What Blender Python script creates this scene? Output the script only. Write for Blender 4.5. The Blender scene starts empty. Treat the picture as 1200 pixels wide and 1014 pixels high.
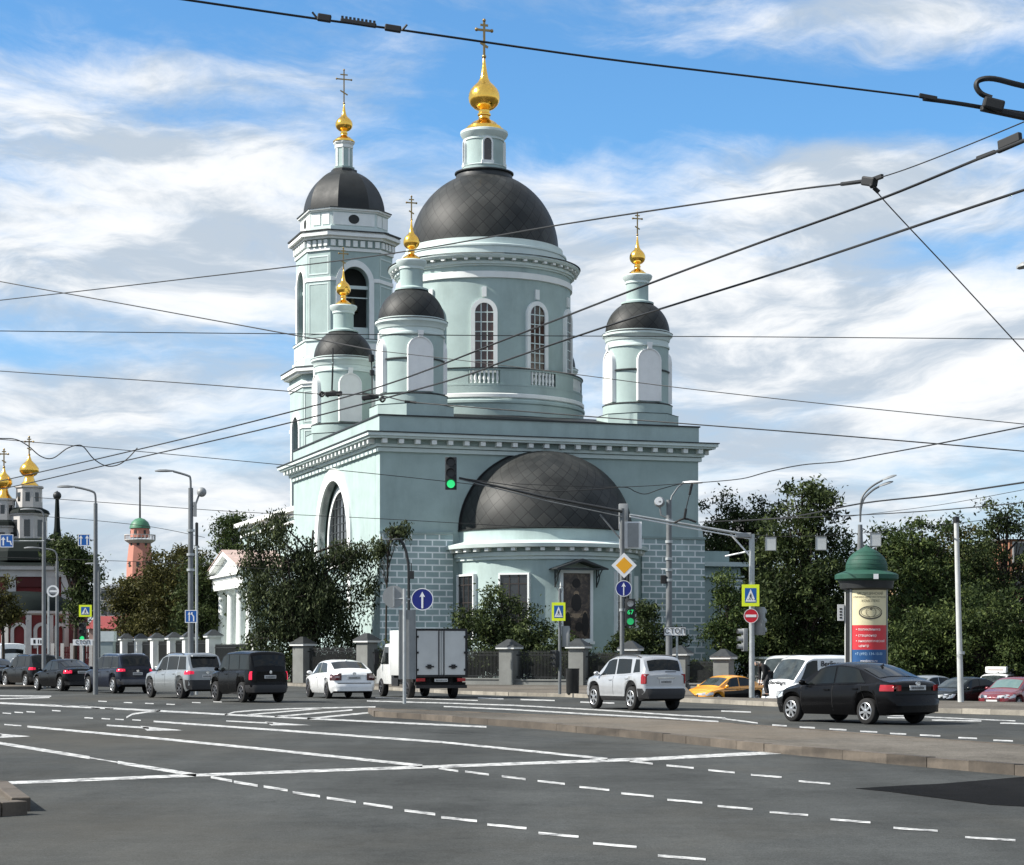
import bpy, bmesh, math, random
import numpy as np
from mathutils import Vector, Matrix
PI = math.pi
R = math.radians
random.seed(7)
rng = np.random.default_rng(11)
scene = bpy.context.scene
COL = scene.collection

# ---------------------------------------------------------------- camera
EYE, F, CX, HY = 1.65, 2400.0, 600.0, 768.0          # eye height, focal length in photo pixels, centre column, horizon row
cd = bpy.data.cameras.new("camera"); cam = bpy.data.objects.new("camera", cd); COL.objects.link(cam)
cam.location = (0, 0, EYE); cam.rotation_euler = (PI/2, 0, 0)
cd.sensor_width = 36; cd.lens = 36*F/1200; cd.shift_y = (HY-507)/1200
cd.clip_start = .1; cd.clip_end = 6000
scene.camera = cam

def P(px, py, Y):                                    # photo pixel at distance Y -> point in the place
    return Vector(((px-CX)/F*Y, Y, EYE+(HY-py)/F*Y))
def G(px, py, z=0.0):                                # photo pixel on the ground
    Y = (EYE-z)*F/(py-HY)
    return Vector(((px-CX)/F*Y, Y, z))
def PX(px, Y): return (px-CX)/F*Y
def HZ(py, Y): return EYE+(HY-py)/F*Y

# ---------------------------------------------------------------- objects
def empty(name, loc=(0,0,0), rz=0):
    o = bpy.data.objects.new(name, None); o.empty_display_size = .3
    COL.objects.link(o); o.location = loc; o.rotation_euler = (0,0,rz)
    return o
def tag(o, label=None, cat=None, group=None, kind=None):
    if label: o['label'] = label
    if cat: o['category'] = cat
    if group: o['group'] = group
    if kind: o['kind'] = kind
    return o
def thing(name, label, cat, loc=(0,0,0), rz=0, group=None):
    return tag(empty(name, loc, rz), label, cat, group)
def copy_tree(o, parent=None):
    c = o.copy(); COL.objects.link(c); c.parent = parent
    for ch in list(o.children): copy_tree(ch, c)
    return c
def move_to(o, loc, rz=0):
    o.location = loc; o.rotation_euler = (0,0,rz); return o

class MB:
    """collects faces; build() links ONE mesh object"""
    def __init__(s): s.v=[]; s.f=[]; s.m=[]; s.uv=[]; s.X=None
    def add(s, vs, fs, m=0, uvs=None):
        b = len(s.v)
        if s.X is not None: vs = [s.X @ Vector(p) for p in vs]
        s.v += [tuple(p) for p in vs]
        for i, f in enumerate(fs):
            s.f.append([b+k for k in f]); s.m.append(m)
            s.uv.append(uvs[i] if uvs else None)
        return s
    def box(s, x0,x1,y0,y1,z0,z1, m=0):
        vs=[(x0,y0,z0),(x1,y0,z0),(x1,y1,z0),(x0,y1,z0),(x0,y0,z1),(x1,y0,z1),(x1,y1,z1),(x0,y1,z1)]
        return s.add(vs,[(3,2,1,0),(4,5,6,7),(0,1,5,4),(1,2,6,5),(2,3,7,6),(3,0,4,7)],m)
    def cbox(s, c, d, m=0):
        return s.box(c[0]-d[0]/2,c[0]+d[0]/2,c[1]-d[1]/2,c[1]+d[1]/2,c[2]-d[2]/2,c[2]+d[2]/2,m)
    def lathe(s, prof, n=32, c=(0,0,0), a0=0, a1=2*PI, m=0, uvr=None):
        full = abs(a1-a0-2*PI) < 1e-6
        k = n if full else n+1
        vs=[]; fs=[]; uvs=[]
        L=[0]
        for i in range(1,len(prof)): L.append(L[-1]+math.hypot(prof[i][0]-prof[i-1][0],prof[i][1]-prof[i-1][1]))
        rm = uvr or max(p[0] for p in prof)
        for (r,z) in prof:
            for j in range(k):
                a = a0+(a1-a0)*j/n
                vs.append((c[0]+r*math.cos(a),c[1]+r*math.sin(a),c[2]+z))
        for i in range(len(prof)-1):
            for j in range(n):
                j2=(j+1)%k
                fs.append((i*k+j,i*k+j2,(i+1)*k+j2,(i+1)*k+j))
                u0=(a1-a0)*j/n*rm; u1=(a1-a0)*(j+1)/n*rm
                uvs.append([(u0,L[i]),(u1,L[i]),(u1,L[i+1]),(u0,L[i+1])])
        return s.add(vs,fs,m,uvs)
    def tube(s, pts, r=.05, n=6, m=0, caps=True):
        pts=[Vector(p) for p in pts]; N=len(pts)
        rs = r if isinstance(r,(list,tuple)) else [r]*N
        vs=[]; fs=[]
        up=None
        for i,p in enumerate(pts):
            t=(pts[min(i+1,N-1)]-pts[max(i-1,0)]).normalized()
            if up is None:
                up = Vector((0,0,1)) if abs(t.z)<.9 else Vector((0,1,0))
            a=t.cross(up)
            if a.length<1e-4: a=t.cross(Vector((1,0,0)))
            a.normalize(); b=a.cross(t).normalized(); up=b
            for j in range(n):
                q=2*PI*j/n
                vs.append(p+a*(rs[i]*math.cos(q))+b*(rs[i]*math.sin(q)))
        for i in range(N-1):
            for j in range(n):
                fs.append((i*n+j,i*n+(j+1)%n,(i+1)*n+(j+1)%n,(i+1)*n+j))
        if caps: fs.append(tuple(range(n-1,-1,-1))); fs.append(tuple((N-1)*n+j for j in range(n)))
        return s.add(vs,fs,m)
    def prism(s, poly, d0, d1, ax='y', m=0, back=True):
        """polygon of (a,b) extruded from d0 to d1 along ax; ax y: (x,z); ax x: (y,z); ax z: (x,y)"""
        f={'y':lambda a,b,d:(a,d,b),'x':lambda a,b,d:(d,a,b),'z':lambda a,b,d:(a,b,d)}[ax]
        n=len(poly)
        vs=[f(a,b,d0) for a,b in poly]+[f(a,b,d1) for a,b in poly]
        fs=[tuple(range(n))]+[(i,(i+1)%n,n+(i+1)%n,n+i) for i in range(n)]
        if back: fs.append(tuple(range(2*n-1,n-1,-1)))
        return s.add(vs,fs,m)
    def ring(s, outer, inner, d0, d1, ax='y', m=0, closed=False):
        """band between two outlines of equal count, extruded"""
        f={'y':lambda a,b,d:(a,d,b),'x':lambda a,b,d:(d,a,b),'z':lambda a,b,d:(a,b,d)}[ax]
        n=len(outer); vs=[]
        for d in (d0,d1):
            vs+=[f(a,b,d) for a,b in outer]; vs+=[f(a,b,d) for a,b in inner]
        fs=[]
        rngs=range(n if closed else n-1)
        for i in rngs:
            j=(i+1)%n
            fs+=[(i,j,n+j,n+i),(2*n+i,3*n+i,3*n+j,2*n+j),(i,2*n+i,2*n+j,j),(n+i,n+j,3*n+j,3*n+i)]
        if not closed:
            fs+=[(0,n,3*n,2*n),(n-1,2*n+n-1,4*n-1,2*n-1)]
        return s.add(vs,fs,m)
    def sphere(s, c, r, nu=12, nv=8, m=0, sc=(1,1,1)):
        vs=[];fs=[]
        for i in range(nv+1):
            t=PI*i/nv
            for j in range(nu):
                a=2*PI*j/nu
                vs.append((c[0]+sc[0]*r*math.sin(t)*math.cos(a),c[1]+sc[1]*r*math.sin(t)*math.sin(a),c[2]+sc[2]*r*math.cos(t)))
        for i in range(nv):
            for j in range(nu):
                fs.append((i*nu+j,(i+1)*nu+j,(i+1)*nu+(j+1)%nu,i*nu+(j+1)%nu))
        return s.add(vs,fs,m)
    def build(s, name, mats, parent=None, loc=None, rz=None, smooth=40, bevel=0):
        me=bpy.data.meshes.new(name)
        me.from_pydata(s.v,[],s.f)
        if not isinstance(mats,(list,tuple)): mats=[mats]
        for m in mats: me.materials.append(m)
        if len(mats)>1: me.polygons.foreach_set('material_index',s.m)
        if any(u is not None for u in s.uv):
            ul=me.uv_layers.new(name='UVMap')
            li=0; dat=[]
            for f,u in zip(s.f,s.uv):
                if u is None: dat += [0.0,0.0]*len(f)
                else:
                    for q in u: dat += [q[0],q[1]]
            ul.data.foreach_set('uv',dat)
        bm=bmesh.new(); bm.from_mesh(me)
        bmesh.ops.remove_doubles(bm,verts=bm.verts,dist=1e-5)
        bmesh.ops.recalc_face_normals(bm,faces=bm.faces)
        if bevel:
            es=[e for e in bm.edges if e.is_manifold and e.calc_face_angle(0)>R(40)]
            bmesh.ops.bevel(bm,geom=es,offset=bevel,segments=2,affect='EDGES',profile=.5,clamp_overlap=True)
        if smooth:
            for f in bm.faces: f.smooth=True
            for e in bm.edges:
                if len(e.link_faces)>2 or (e.is_manifold and e.calc_face_angle(0)>R(smooth)): e.smooth=False
        bm.to_mesh(me); bm.free()
        o=bpy.data.objects.new(name,me); COL.objects.link(o)
        if parent: o.parent=parent
        if loc is not None: o.location=loc
        if rz is not None: o.rotation_euler=(0,0,rz)
        return o
    def thing(s, name, mats, label, cat, group=None, **k):
        return tag(s.build(name,mats,**k),label,cat,group)

def rotz(pts,a):
    c,s=math.cos(a),math.sin(a)
    return [(p[0]*c-p[1]*s,p[0]*s+p[1]*c)+tuple(p[2:]) for p in pts]
def arch(cx, z0, zs, r, n=16, legs=True):            # outline of a round-headed opening: left foot, arc, right foot
    p=[(cx-r,z0)] if legs else []
    p+=[(cx-r*math.cos(PI*i/n),zs+r*math.sin(PI*i/n)) for i in range(n+1)]
    if legs: p.append((cx+r,z0))
    return p
def circ(cx,cz,r,n=24): return [(cx+r*math.cos(2*PI*i/n),cz+r*math.sin(2*PI*i/n)) for i in range(n)]
def smoothpath(pts, k=6):                            # Catmull-Rom through the points
    pts=[Vector(p) for p in pts]; out=[]
    for i in range(len(pts)-1):
        p0=pts[max(i-1,0)];p1=pts[i];p2=pts[i+1];p3=pts[min(i+2,len(pts)-1)]
        for j in range(k):
            t=j/k
            out.append(.5*((2*p1)+(p2-p0)*t+(2*p0-5*p1+4*p2-p3)*t*t+(3*p1-p0-3*p2+p3)*t**3))
    out.append(pts[-1]); return out
def text_mesh(name, body, size, mat, parent, M, extrude=.002, align='CENTER', sx=1.0):
    cu=bpy.data.curves.new('txt','FONT'); cu.body=body; cu.size=size; cu.align_x=align; cu.align_y='CENTER'
    cu.extrude=extrude; cu.resolution_u=3
    t=bpy.data.objects.new('txt',cu); COL.objects.link(t)
    dg=bpy.context.evaluated_depsgraph_get()
    me=bpy.data.meshes.new_from_object(t.evaluated_get(dg)); bpy.data.objects.remove(t)
    me.transform(M @ Matrix.Diagonal((sx,1,1,1)))
    me.materials.clear(); me.materials.append(mat)
    o=bpy.data.objects.new(name,me); COL.objects.link(o)
    if parent: o.parent=parent
    return o
def facing(loc, rz=0):                               # text plane standing upright, read from -Y, turned by rz
    return Matrix.Translation(loc) @ Matrix.Rotation(rz,4,'Z') @ Matrix.Rotation(PI/2,4,'X')

# ---------------------------------------------------------------- materials
MATS={}
def nd(nt,t,**k):
    n=nt.nodes.new(t)
    for a,b in k.items():
        if a.startswith('i_'):
            n.inputs[int(a[2:]) if a[2:].isdigit() else a[2:].replace('_',' ')].default_value=b
        else: setattr(n,a,b)
    return n
def rgba(c): return (c[0],c[1],c[2],1)
def srgb(r,g,b):
    f=lambda v:(v/255/12.92 if v/255<=.04045 else ((v/255+.055)/1.055)**2.4)
    return (f(r),f(g),f(b))
def mat(name, col, rough=.6, metal=0, var=.12, scale=2.0, dirt=0, dirtcol=(.05,.045,.04), bump=0, coat=0, spec=.35, stretch=(1,1,1), emit=None, fine=0, island=0):
    if name in MATS: return MATS[name]
    m=bpy.data.materials.new(name); m.use_nodes=True; nt=m.node_tree; b=nt.nodes['Principled BSDF']
    L=nt.links.new
    b.inputs['Roughness'].default_value=rough; b.inputs['Metallic'].default_value=metal
    b.inputs['Coat Weight'].default_value=coat; b.inputs['Coat Roughness'].default_value=.06
    b.inputs['Specular IOR Level'].default_value=spec
    tc=nd(nt,'ShaderNodeTexCoord'); mp=nd(nt,'ShaderNodeMapping'); mp.inputs['Scale'].default_value=stretch
    L(tc.outputs['Object'],mp.inputs[0])
    n1=nd(nt,'ShaderNodeTexNoise'); n1.inputs['Scale'].default_value=scale; n1.inputs['Detail'].default_value=6; n1.inputs['Roughness'].default_value=.65
    L(mp.outputs[0],n1.inputs['Vector'])
    mr=nd(nt,'ShaderNodeMapRange'); mr.inputs[1].default_value=.3; mr.inputs[2].default_value=.7; mr.inputs[3].default_value=1-var; mr.inputs[4].default_value=1+var
    L(n1.outputs[0],mr.inputs[0])
    mx=nd(nt,'ShaderNodeMix',data_type='RGBA',blend_type='MULTIPLY'); mx.inputs[0].default_value=1
    mx.inputs[6].default_value=rgba(col); L(mr.outputs[0],mx.inputs[7])
    out=mx.outputs[2]
    if dirt:
        n2=nd(nt,'ShaderNodeTexNoise'); n2.inputs['Scale'].default_value=scale*.7; n2.inputs['Detail'].default_value=8; n2.inputs['Roughness'].default_value=.7
        mp2=nd(nt,'ShaderNodeMapping'); mp2.inputs['Scale'].default_value=(1,1,.22); mp2.inputs['Location'].default_value=(3.1,1.7,5.2)
        L(tc.outputs['Object'],mp2.inputs[0]); L(mp2.outputs[0],n2.inputs['Vector'])
        r2=nd(nt,'ShaderNodeMapRange'); r2.inputs[1].default_value=.5; r2.inputs[2].default_value=.78; r2.inputs[3].default_value=0; r2.inputs[4].default_value=dirt
        L(n2.outputs[0],r2.inputs[0])
        m2=nd(nt,'ShaderNodeMix',data_type='RGBA'); m2.inputs[7].default_value=rgba(dirtcol)
        L(r2.outputs[0],m2.inputs[0]); L(out,m2.inputs[6]); out=m2.outputs[2]
    if island:
        g=nd(nt,'ShaderNodeNewGeometry'); ri=nd(nt,'ShaderNodeMapRange'); ri.inputs[3].default_value=1-island; ri.inputs[4].default_value=1+island
        L(g.outputs['Random Per Island'],ri.inputs[0]); mi=nd(nt,'ShaderNodeMix',data_type='RGBA',blend_type='MULTIPLY'); mi.inputs[0].default_value=1
        L(out,mi.inputs[6]); L(ri.outputs[0],mi.inputs[7]); out=mi.outputs[2]
    L(out,b.inputs['Base Color'])
    rr=nd(nt,'ShaderNodeMapRange'); rr.inputs[1].default_value=.3; rr.inputs[2].default_value=.7; rr.inputs[3].default_value=max(rough-.08,.02); rr.inputs[4].default_value=min(rough+.08,1)
    L(n1.outputs[0],rr.inputs[0]); L(rr.outputs[0],b.inputs['Roughness'])
    if bump:
        n3=nd(nt,'ShaderNodeTexNoise'); n3.inputs['Scale'].default_value=fine or scale*8; n3.inputs['Detail'].default_value=4
        L(mp.outputs[0],n3.inputs['Vector'])
        bp=nd(nt,'ShaderNodeBump'); bp.inputs['Strength'].default_value=bump; bp.inputs['Distance'].default_value=.03
        L(n3.outputs[0],bp.inputs['Height']); L(bp.outputs[0],b.inputs['Normal'])
    if emit:
        b.inputs['Emission Color'].default_value=rgba(emit[0]); b.inputs['Emission Strength'].default_value=emit[1]
    MATS[name]=m; return m
# ---------------------------------------------------------------- daylight
SUN_EL, SUN_AZ = R(41), R(-100)      # azimuth measured from +Y towards +X: the sun stands on the left
sd=bpy.data.lights.new('sun','SUN'); sd.energy=5.0; sd.angle=R(.6); sd.color=(1,.955,.88)
so=bpy.data.objects.new('sun',sd); COL.objects.link(so)
sdir=Vector((math.sin(SUN_AZ)*math.cos(SUN_EL),math.cos(SUN_AZ)*math.cos(SUN_EL),math.sin(SUN_EL)))
so.rotation_euler=sdir.to_track_quat('Z','Y').to_euler(); so.location=(-40,0,60)
W=bpy.data.worlds.new('World'); scene.world=W; W.use_nodes=True
nt=W.node_tree; L=nt.links.new
bg=nt.nodes['Background']
sky=nd(nt,'ShaderNodeTexSky'); sky.sky_type='NISHITA'; sky.sun_disc=False
sky.sun_elevation=SUN_EL; sky.sun_rotation=SUN_AZ; sky.air_density=1.0; sky.dust_density=.3; sky.ozone_density=2.2; sky.altitude=100
bg.inputs[1].default_value=.08
tc=nd(nt,'ShaderNodeTexCoord')
# deeper blue overhead: the clear sky is tinted as a polarised summer sky
tint=nd(nt,'ShaderNodeMix',data_type='RGBA',blend_type='MULTIPLY'); tint.inputs[0].default_value=1; tint.inputs[7].default_value=(.55,1.02,1.16,1)
L(sky.outputs[0],tint.inputs[6])
# cloud field in direction space (a flat cloud layer seen from below)
sep=nd(nt,'ShaderNodeSeparateXYZ'); L(tc.outputs['Generated'],sep.inputs[0])
def math_(op,a,b=None,c=None):
    n=nd(nt,'ShaderNodeMath',operation=op)
    for i,v in enumerate((a,b,c)):
        if v is None: continue
        if isinstance(v,(int,float)): n.inputs[i].default_value=v
        else: L(v,n.inputs[i])
    return n.outputs[0]
def comb(x,y,z):
    n=nd(nt,'ShaderNodeCombineXYZ')
    for i,v in enumerate((x,y,z)):
        if isinstance(v,(int,float)): n.inputs[i].default_value=v
        else: L(v,n.inputs[i])
    return n.outputs[0]
def noise(vec,scale,detail,rough,dist=0.0,lac=2.0):
    n=nd(nt,'ShaderNodeTexNoise'); n.inputs['Scale'].default_value=scale; n.inputs['Detail'].default_value=detail
    n.inputs['Roughness'].default_value=rough; n.inputs['Distortion'].default_value=dist; n.inputs['Lacunarity'].default_value=lac
    L(vec,n.inputs['Vector']); return n.outputs[0]
def rmp(v,a,b,c,d,smooth=True):
    n=nd(nt,'ShaderNodeMapRange'); n.interpolation_type='SMOOTHSTEP' if smooth else 'LINEAR'
    L(v,n.inputs[0])
    for i,q in enumerate((a,b,c,d)): n.inputs[1+i].default_value=q
    return n.outputs[0]
az=math_('ARCTAN2',sep.outputs[0],sep.outputs[1])          # 0 straight ahead, + to the right
el=math_('ARCSINE',sep.outputs[2])
warp=noise(comb(math_('MULTIPLY',az,3.0),math_('MULTIPLY',el,6.0),0.7),1.6,4,.55)
elw=math_('ADD',el,math_('MULTIPLY',math_('SUBTRACT',warp,.5),.06))
# long streaks rising to the right, and smaller billows
st=comb(math_('ADD',math_('MULTIPLY',az,4.0),math_('MULTIPLY',el,4.0)),math_('SUBTRACT',math_('MULTIPLY',elw,20.0),math_('MULTIPLY',az,-3.2)),2.3)
n_st=noise(st,1.0,11,.62,.35)
bl=comb(math_('MULTIPLY',az,9.0),math_('MULTIPLY',elw,22.0),5.1)
n_bl=noise(bl,1.3,12,.66,.3)
tc2=nd(nt,'ShaderNodeMix',data_type='RGBA'); tc2.inputs[6].default_value=(.80,.92,1.12,1); tc2.inputs[7].default_value=(.68,1.10,1.36,1)
L(rmp(el,.05,.24,0.0,1.0),tc2.inputs[0]); L(tc2.outputs[2],tint.inputs[7])
# where the sheet is thick (direction bumps: azimuth, elevation, half width, half height, weight)
def bump_(a,e,wa,we,w):
    da=math_('DIVIDE',math_('SUBTRACT',az,a),wa); de=math_('DIVIDE',math_('SUBTRACT',elw,e),we)
    d=math_('ADD',math_('MULTIPLY',da,da),math_('MULTIPLY',de,de))
    return math_('MULTIPLY',math_('EXPONENT',math_('MULTIPLY',d,-1.0)),w)
def dirn(px,py): return (math.atan((px-600)/2400), math.atan((768-py)/2400*math.cos(math.atan((px-600)/2400))))
cov=None
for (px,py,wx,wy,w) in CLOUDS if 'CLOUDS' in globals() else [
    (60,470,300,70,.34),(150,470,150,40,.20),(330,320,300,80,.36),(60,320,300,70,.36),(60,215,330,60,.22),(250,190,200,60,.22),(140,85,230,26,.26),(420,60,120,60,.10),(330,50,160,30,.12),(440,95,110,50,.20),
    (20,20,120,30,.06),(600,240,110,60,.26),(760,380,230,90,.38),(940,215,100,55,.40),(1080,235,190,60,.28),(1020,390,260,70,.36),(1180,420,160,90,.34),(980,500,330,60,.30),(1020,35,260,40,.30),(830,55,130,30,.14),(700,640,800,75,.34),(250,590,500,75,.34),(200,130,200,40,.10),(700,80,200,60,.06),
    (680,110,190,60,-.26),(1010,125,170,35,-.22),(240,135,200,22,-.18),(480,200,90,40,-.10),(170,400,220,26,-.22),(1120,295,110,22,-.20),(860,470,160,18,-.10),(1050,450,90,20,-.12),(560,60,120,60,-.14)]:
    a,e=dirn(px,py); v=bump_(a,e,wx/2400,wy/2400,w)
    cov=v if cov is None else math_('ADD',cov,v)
# unseen white cloud is added to neutralise the light, and a pale haze lies on the horizon
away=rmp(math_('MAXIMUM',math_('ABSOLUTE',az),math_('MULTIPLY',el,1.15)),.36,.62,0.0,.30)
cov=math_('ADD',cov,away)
mixn=math_('ADD',math_('MULTIPLY',n_st,1.15),math_('MULTIPLY',n_bl,.85))
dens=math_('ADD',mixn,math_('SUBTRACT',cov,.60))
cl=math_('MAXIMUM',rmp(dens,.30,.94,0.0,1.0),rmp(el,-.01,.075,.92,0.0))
# thick parts are greyer underneath
shade=rmp(noise(comb(math_('ADD',math_('MULTIPLY',az,8.0),math_('MULTIPLY',el,5.0)),math_('SUBTRACT',math_('MULTIPLY',elw,30.0),math_('MULTIPLY',az,3.0)),9.0),1.0,9,.62,.4),.40,.60,0.0,1.0)
ccol=nd(nt,'ShaderNodeMix',data_type='RGBA'); ccol.inputs[6].default_value=(4.0,4.65,5.4,1); ccol.inputs[7].default_value=(7.3,7.45,7.6,1)
L(shade,ccol.inputs[0])
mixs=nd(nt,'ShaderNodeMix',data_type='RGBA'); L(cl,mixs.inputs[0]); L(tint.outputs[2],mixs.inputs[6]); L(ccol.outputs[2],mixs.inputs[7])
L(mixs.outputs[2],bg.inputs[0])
scene.view_settings.view_transform='Standard'; scene.view_settings.look='None'; scene.view_settings.gamma=1; scene.view_settings.exposure=.78
scene.cycles.max_bounces=6; scene.cycles.transparent_max_bounces=12; scene.cycles.use_denoising=True
scene.cycles.sample_clamp_indirect=6
# ---------------------------------------------------------------- materials of the church
def wall_mat(name, col, dirt=.42):
    return mat(name, col, rough=.85, var=.10, scale=.7, dirt=dirt, dirtcol=(.16,.20,.19), bump=.12, fine=9, spec=.25)
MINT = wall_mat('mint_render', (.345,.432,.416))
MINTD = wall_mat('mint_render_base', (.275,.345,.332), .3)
WHITE = mat('white_trim', (.74,.76,.74), rough=.75, var=.06, scale=1.2, dirt=.18, dirtcol=(.3,.32,.3), spec=.3)
PALEG = mat('pale_trim', (.56,.64,.62), rough=.75, var=.06, scale=1.0, dirt=.2, dirtcol=(.25,.3,.28), spec=.3)
GOLD = mat('gold_leaf', (1.0,.58,.11), rough=.2, metal=1, var=.08, scale=6)
CROSSM = mat('dull_gold', (.30,.21,.09), rough=.4, metal=.8, var=.1, scale=5)
FLASH = mat('roof_flashing', (.026,.029,.03), rough=.5, var=.2, scale=3)
GLASSD = mat('dark_window_glass', (.018,.02,.022), rough=.08, var=.3, scale=1.5, spec=.7)
GLASSR = mat('brown_window_glass', (.055,.026,.02), rough=.12, var=.3, scale=.9, spec=.6)
INSIDE = mat('dark_interior', (.04,.043,.042), rough=.9)
def tile_mat():
    m=bpy.data.materials.new('lozenge_roof_tiles'); m.use_nodes=True; nt=m.node_tree; L=nt.links.new; b=nt.nodes['Principled BSDF']
    uv=nd(nt,'ShaderNodeUVMap'); mp=nd(nt,'ShaderNodeMapping'); mp.inputs['Rotation'].default_value=(0,0,R(45))
    L(uv.outputs[0],mp.inputs[0])
    br=nd(nt,'ShaderNodeTexBrick'); br.offset=0; br.squash=1
    br.inputs['Scale'].default_value=1; br.inputs['Brick Width'].default_value=.62; br.inputs['Row Height'].default_value=.62
    br.inputs['Mortar Size'].default_value=.022; br.inputs['Mortar Smooth'].default_value=.2; br.inputs['Bias'].default_value=0
    br.inputs['Color1'].default_value=(.017,.019,.0185,1); br.inputs['Color2'].default_value=(.031,.032,.030,1); br.inputs['Mortar'].default_value=(.006,.006,.006,1)
    L(mp.outputs[0],br.inputs[0])
    tc=nd(nt,'ShaderNodeTexCoord'); n=nd(nt,'ShaderNodeTexNoise'); n.inputs['Scale'].default_value=.8; n.inputs['Detail'].default_value=8
    L(tc.outputs['Object'],n.inputs[0])
    mr=nd(nt,'ShaderNodeMapRange'); mr.inputs[1].default_value=.3; mr.inputs[2].default_value=.7; mr.inputs[3].default_value=.6; mr.inputs[4].default_value=1.45
    L(n.outputs[0],mr.inputs[0])
    mx=nd(nt,'ShaderNodeMix',data_type='RGBA',blend_type='MULTIPLY'); mx.inputs[0].default_value=1
    L(br.outputs[0],mx.inputs[6]); L(mr.outputs[0],mx.inputs[7]); L(mx.outputs[2],b.inputs['Base Color'])
    b.inputs['Roughness'].default_value=.55; b.inputs['Specular IOR Level'].default_value=.28
    bp=nd(nt,'ShaderNodeBump'); bp.inputs['Strength'].default_value=.22; bp.inputs['Distance'].default_value=.02
    iv=nd(nt,'ShaderNodeMath',operation='SUBTRACT'); iv.inputs[0].default_value=1; L(br.outputs[1],iv.inputs[1])
    L(iv.outputs[0],bp.inputs['Height']); L(bp.outputs[0],b.inputs['Normal'])
    return m
TILES = tile_mat()
SHEET = mat('dark_sheet_roof', (.021,.023,.023), rough=.55, spec=.28, var=.3, scale=1.0, bump=.2, fine=3)
def brick_mat():
    m=bpy.data.materials.new('painted_rusticated_brick'); m.use_nodes=True; nt=m.node_tree; L=nt.links.new; b=nt.nodes['Principled BSDF']
    tc=nd(nt,'ShaderNodeTexCoord'); sp=nd(nt,'ShaderNodeSeparateXYZ'); L(tc.outputs['Object'],sp.inputs[0])
    ad=nd(nt,'ShaderNodeMath',operation='ADD'); L(sp.outputs[0],ad.inputs[0]); L(sp.outputs[1],ad.inputs[1])
    cb=nd(nt,'ShaderNodeCombineXYZ'); L(ad.outputs[0],cb.inputs[0]); L(sp.outputs[2],cb.inputs[1])
    br=nd(nt,'ShaderNodeTexBrick'); br.offset=.5
    br.inputs['Scale'].default_value=1; br.inputs['Brick Width'].default_value=.83; br.inputs['Row Height'].default_value=.355
    br.inputs['Mortar Size'].default_value=.042; br.inputs['Mortar Smooth'].default_value=.05
    br.inputs['Color1'].default_value=(.30,.39,.39,1); br.inputs['Color2'].default_value=(.36,.45,.445,1); br.inputs['Mortar'].default_value=(.84,.87,.86,1)
    L(cb.outputs[0],br.inputs[0])
    n=nd(nt,'ShaderNodeTexNoise'); n.inputs['Scale'].default_value=.9; n.inputs['Detail'].default_value=7; L(tc.outputs['Object'],n.inputs[0])
    mr=nd(nt,'ShaderNodeMapRange'); mr.inputs[1].default_value=.3; mr.inputs[2].default_value=.7; mr.inputs[3].default_value=.82; mr.inputs[4].default_value=1.12
    L(n.outputs[0],mr.inputs[0])
    mx=nd(nt,'ShaderNodeMix',data_type='RGBA',blend_type='MULTIPLY'); mx.inputs[0].default_value=1
    L(br.outputs[0],mx.inputs[6]); L(mr.outputs[0],mx.inputs[7]); L(mx.outputs[2],b.inputs['Base Color'])
    b.inputs['Roughness'].default_value=.8
    bp=nd(nt,'ShaderNodeBump'); bp.inputs['Strength'].default_value=.5; bp.inputs['Distance'].default_value=.03; bp.invert=True
    iv=nd(nt,'ShaderNodeMath',operation='SUBTRACT'); iv.inputs[0].default_value=1; L(br.outputs[1],iv.inputs[1])
    L(iv.outputs[0],bp.inputs['Height']); L(bp.outputs[0],b.inputs['Normal'])
    return m
BRICKP = brick_mat()

# ---------------------------------------------------------------- gilded finials
def gold_profile(Rr,k):
    pr=[(1.28,0),(1.28,.12),(1.12,.16),(1.1,.3),(.95,.36),(.8,.55),(.5,.72),(.38,.8),(.35,1.0),(.43,1.05),(.43,1.15),(.36,1.2),(.36,1.38),(.62,1.5),(.86,1.72),(.98,1.95),(1.02,2.2),(.99,2.45),(.88,2.72),(.66,2.98),(.42,3.2),(.28,3.46),(.19,3.9),(.12,4.35),(.08,4.7),(.05,4.78)]
    return [(a*Rr,b*Rr*k) for a,b in pr]
def cross_mb(z, h, t, ball):
    m=MB(); m.sphere((0,0,z),ball,12,8)
    m.box(-t,t,-t*.6,t*.6,z,z+h)
    m.box(-h*.23,h*.23,-t*.55,t*.55,z+h*.70,z+h*.70+t*2)
    m.box(-h*.115,h*.115,-t*.55,t*.55,z+h*.84,z+h*.84+t*1.8)
    m.X=Matrix.Translation((0,0,z+h*.32)) @ Matrix.Rotation(R(28),4,'Y')
    m.box(-h*.13,h*.13,-t*.5,t*.5,-t,t); m.X=None
    for (a,b) in ((-h*.23,z+h*.70+t),(h*.23,z+h*.70+t),(0,z+h)): m.sphere((a,0,b),t*1.7,8,6)
    return m
def finial(parent, Rr, k, z0, crosstop, c=(0,0), rz=0):
    m=MB(); m.lathe(gold_profile(Rr,k),28,(c[0],c[1],z0)); g=m.build('cupola',GOLD,parent,smooth=50)
    zt=z0+4.78*Rr*k+.1*Rr
    x=cross_mb(0,crosstop-zt,max(.035,Rr*.07),Rr*.14).build('cross',CROSSM,parent,loc=(c[0],c[1],zt),rz=rz)
    return g
def ring_dents(m, r, z0, z1, n, w, d, c=(0,0), a0=0, a1=2*PI, mi=0):
    for i in range(n):
        a=a0+(a1-a0)*(i+.5)/n
        m.X=Matrix.Translation((c[0],c[1],0)) @ Matrix.Rotation(a,4,'Z')
        m.box(r-.05,r+d,-w/2,w/2,z0,z1,mi)
    m.X=None
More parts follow.
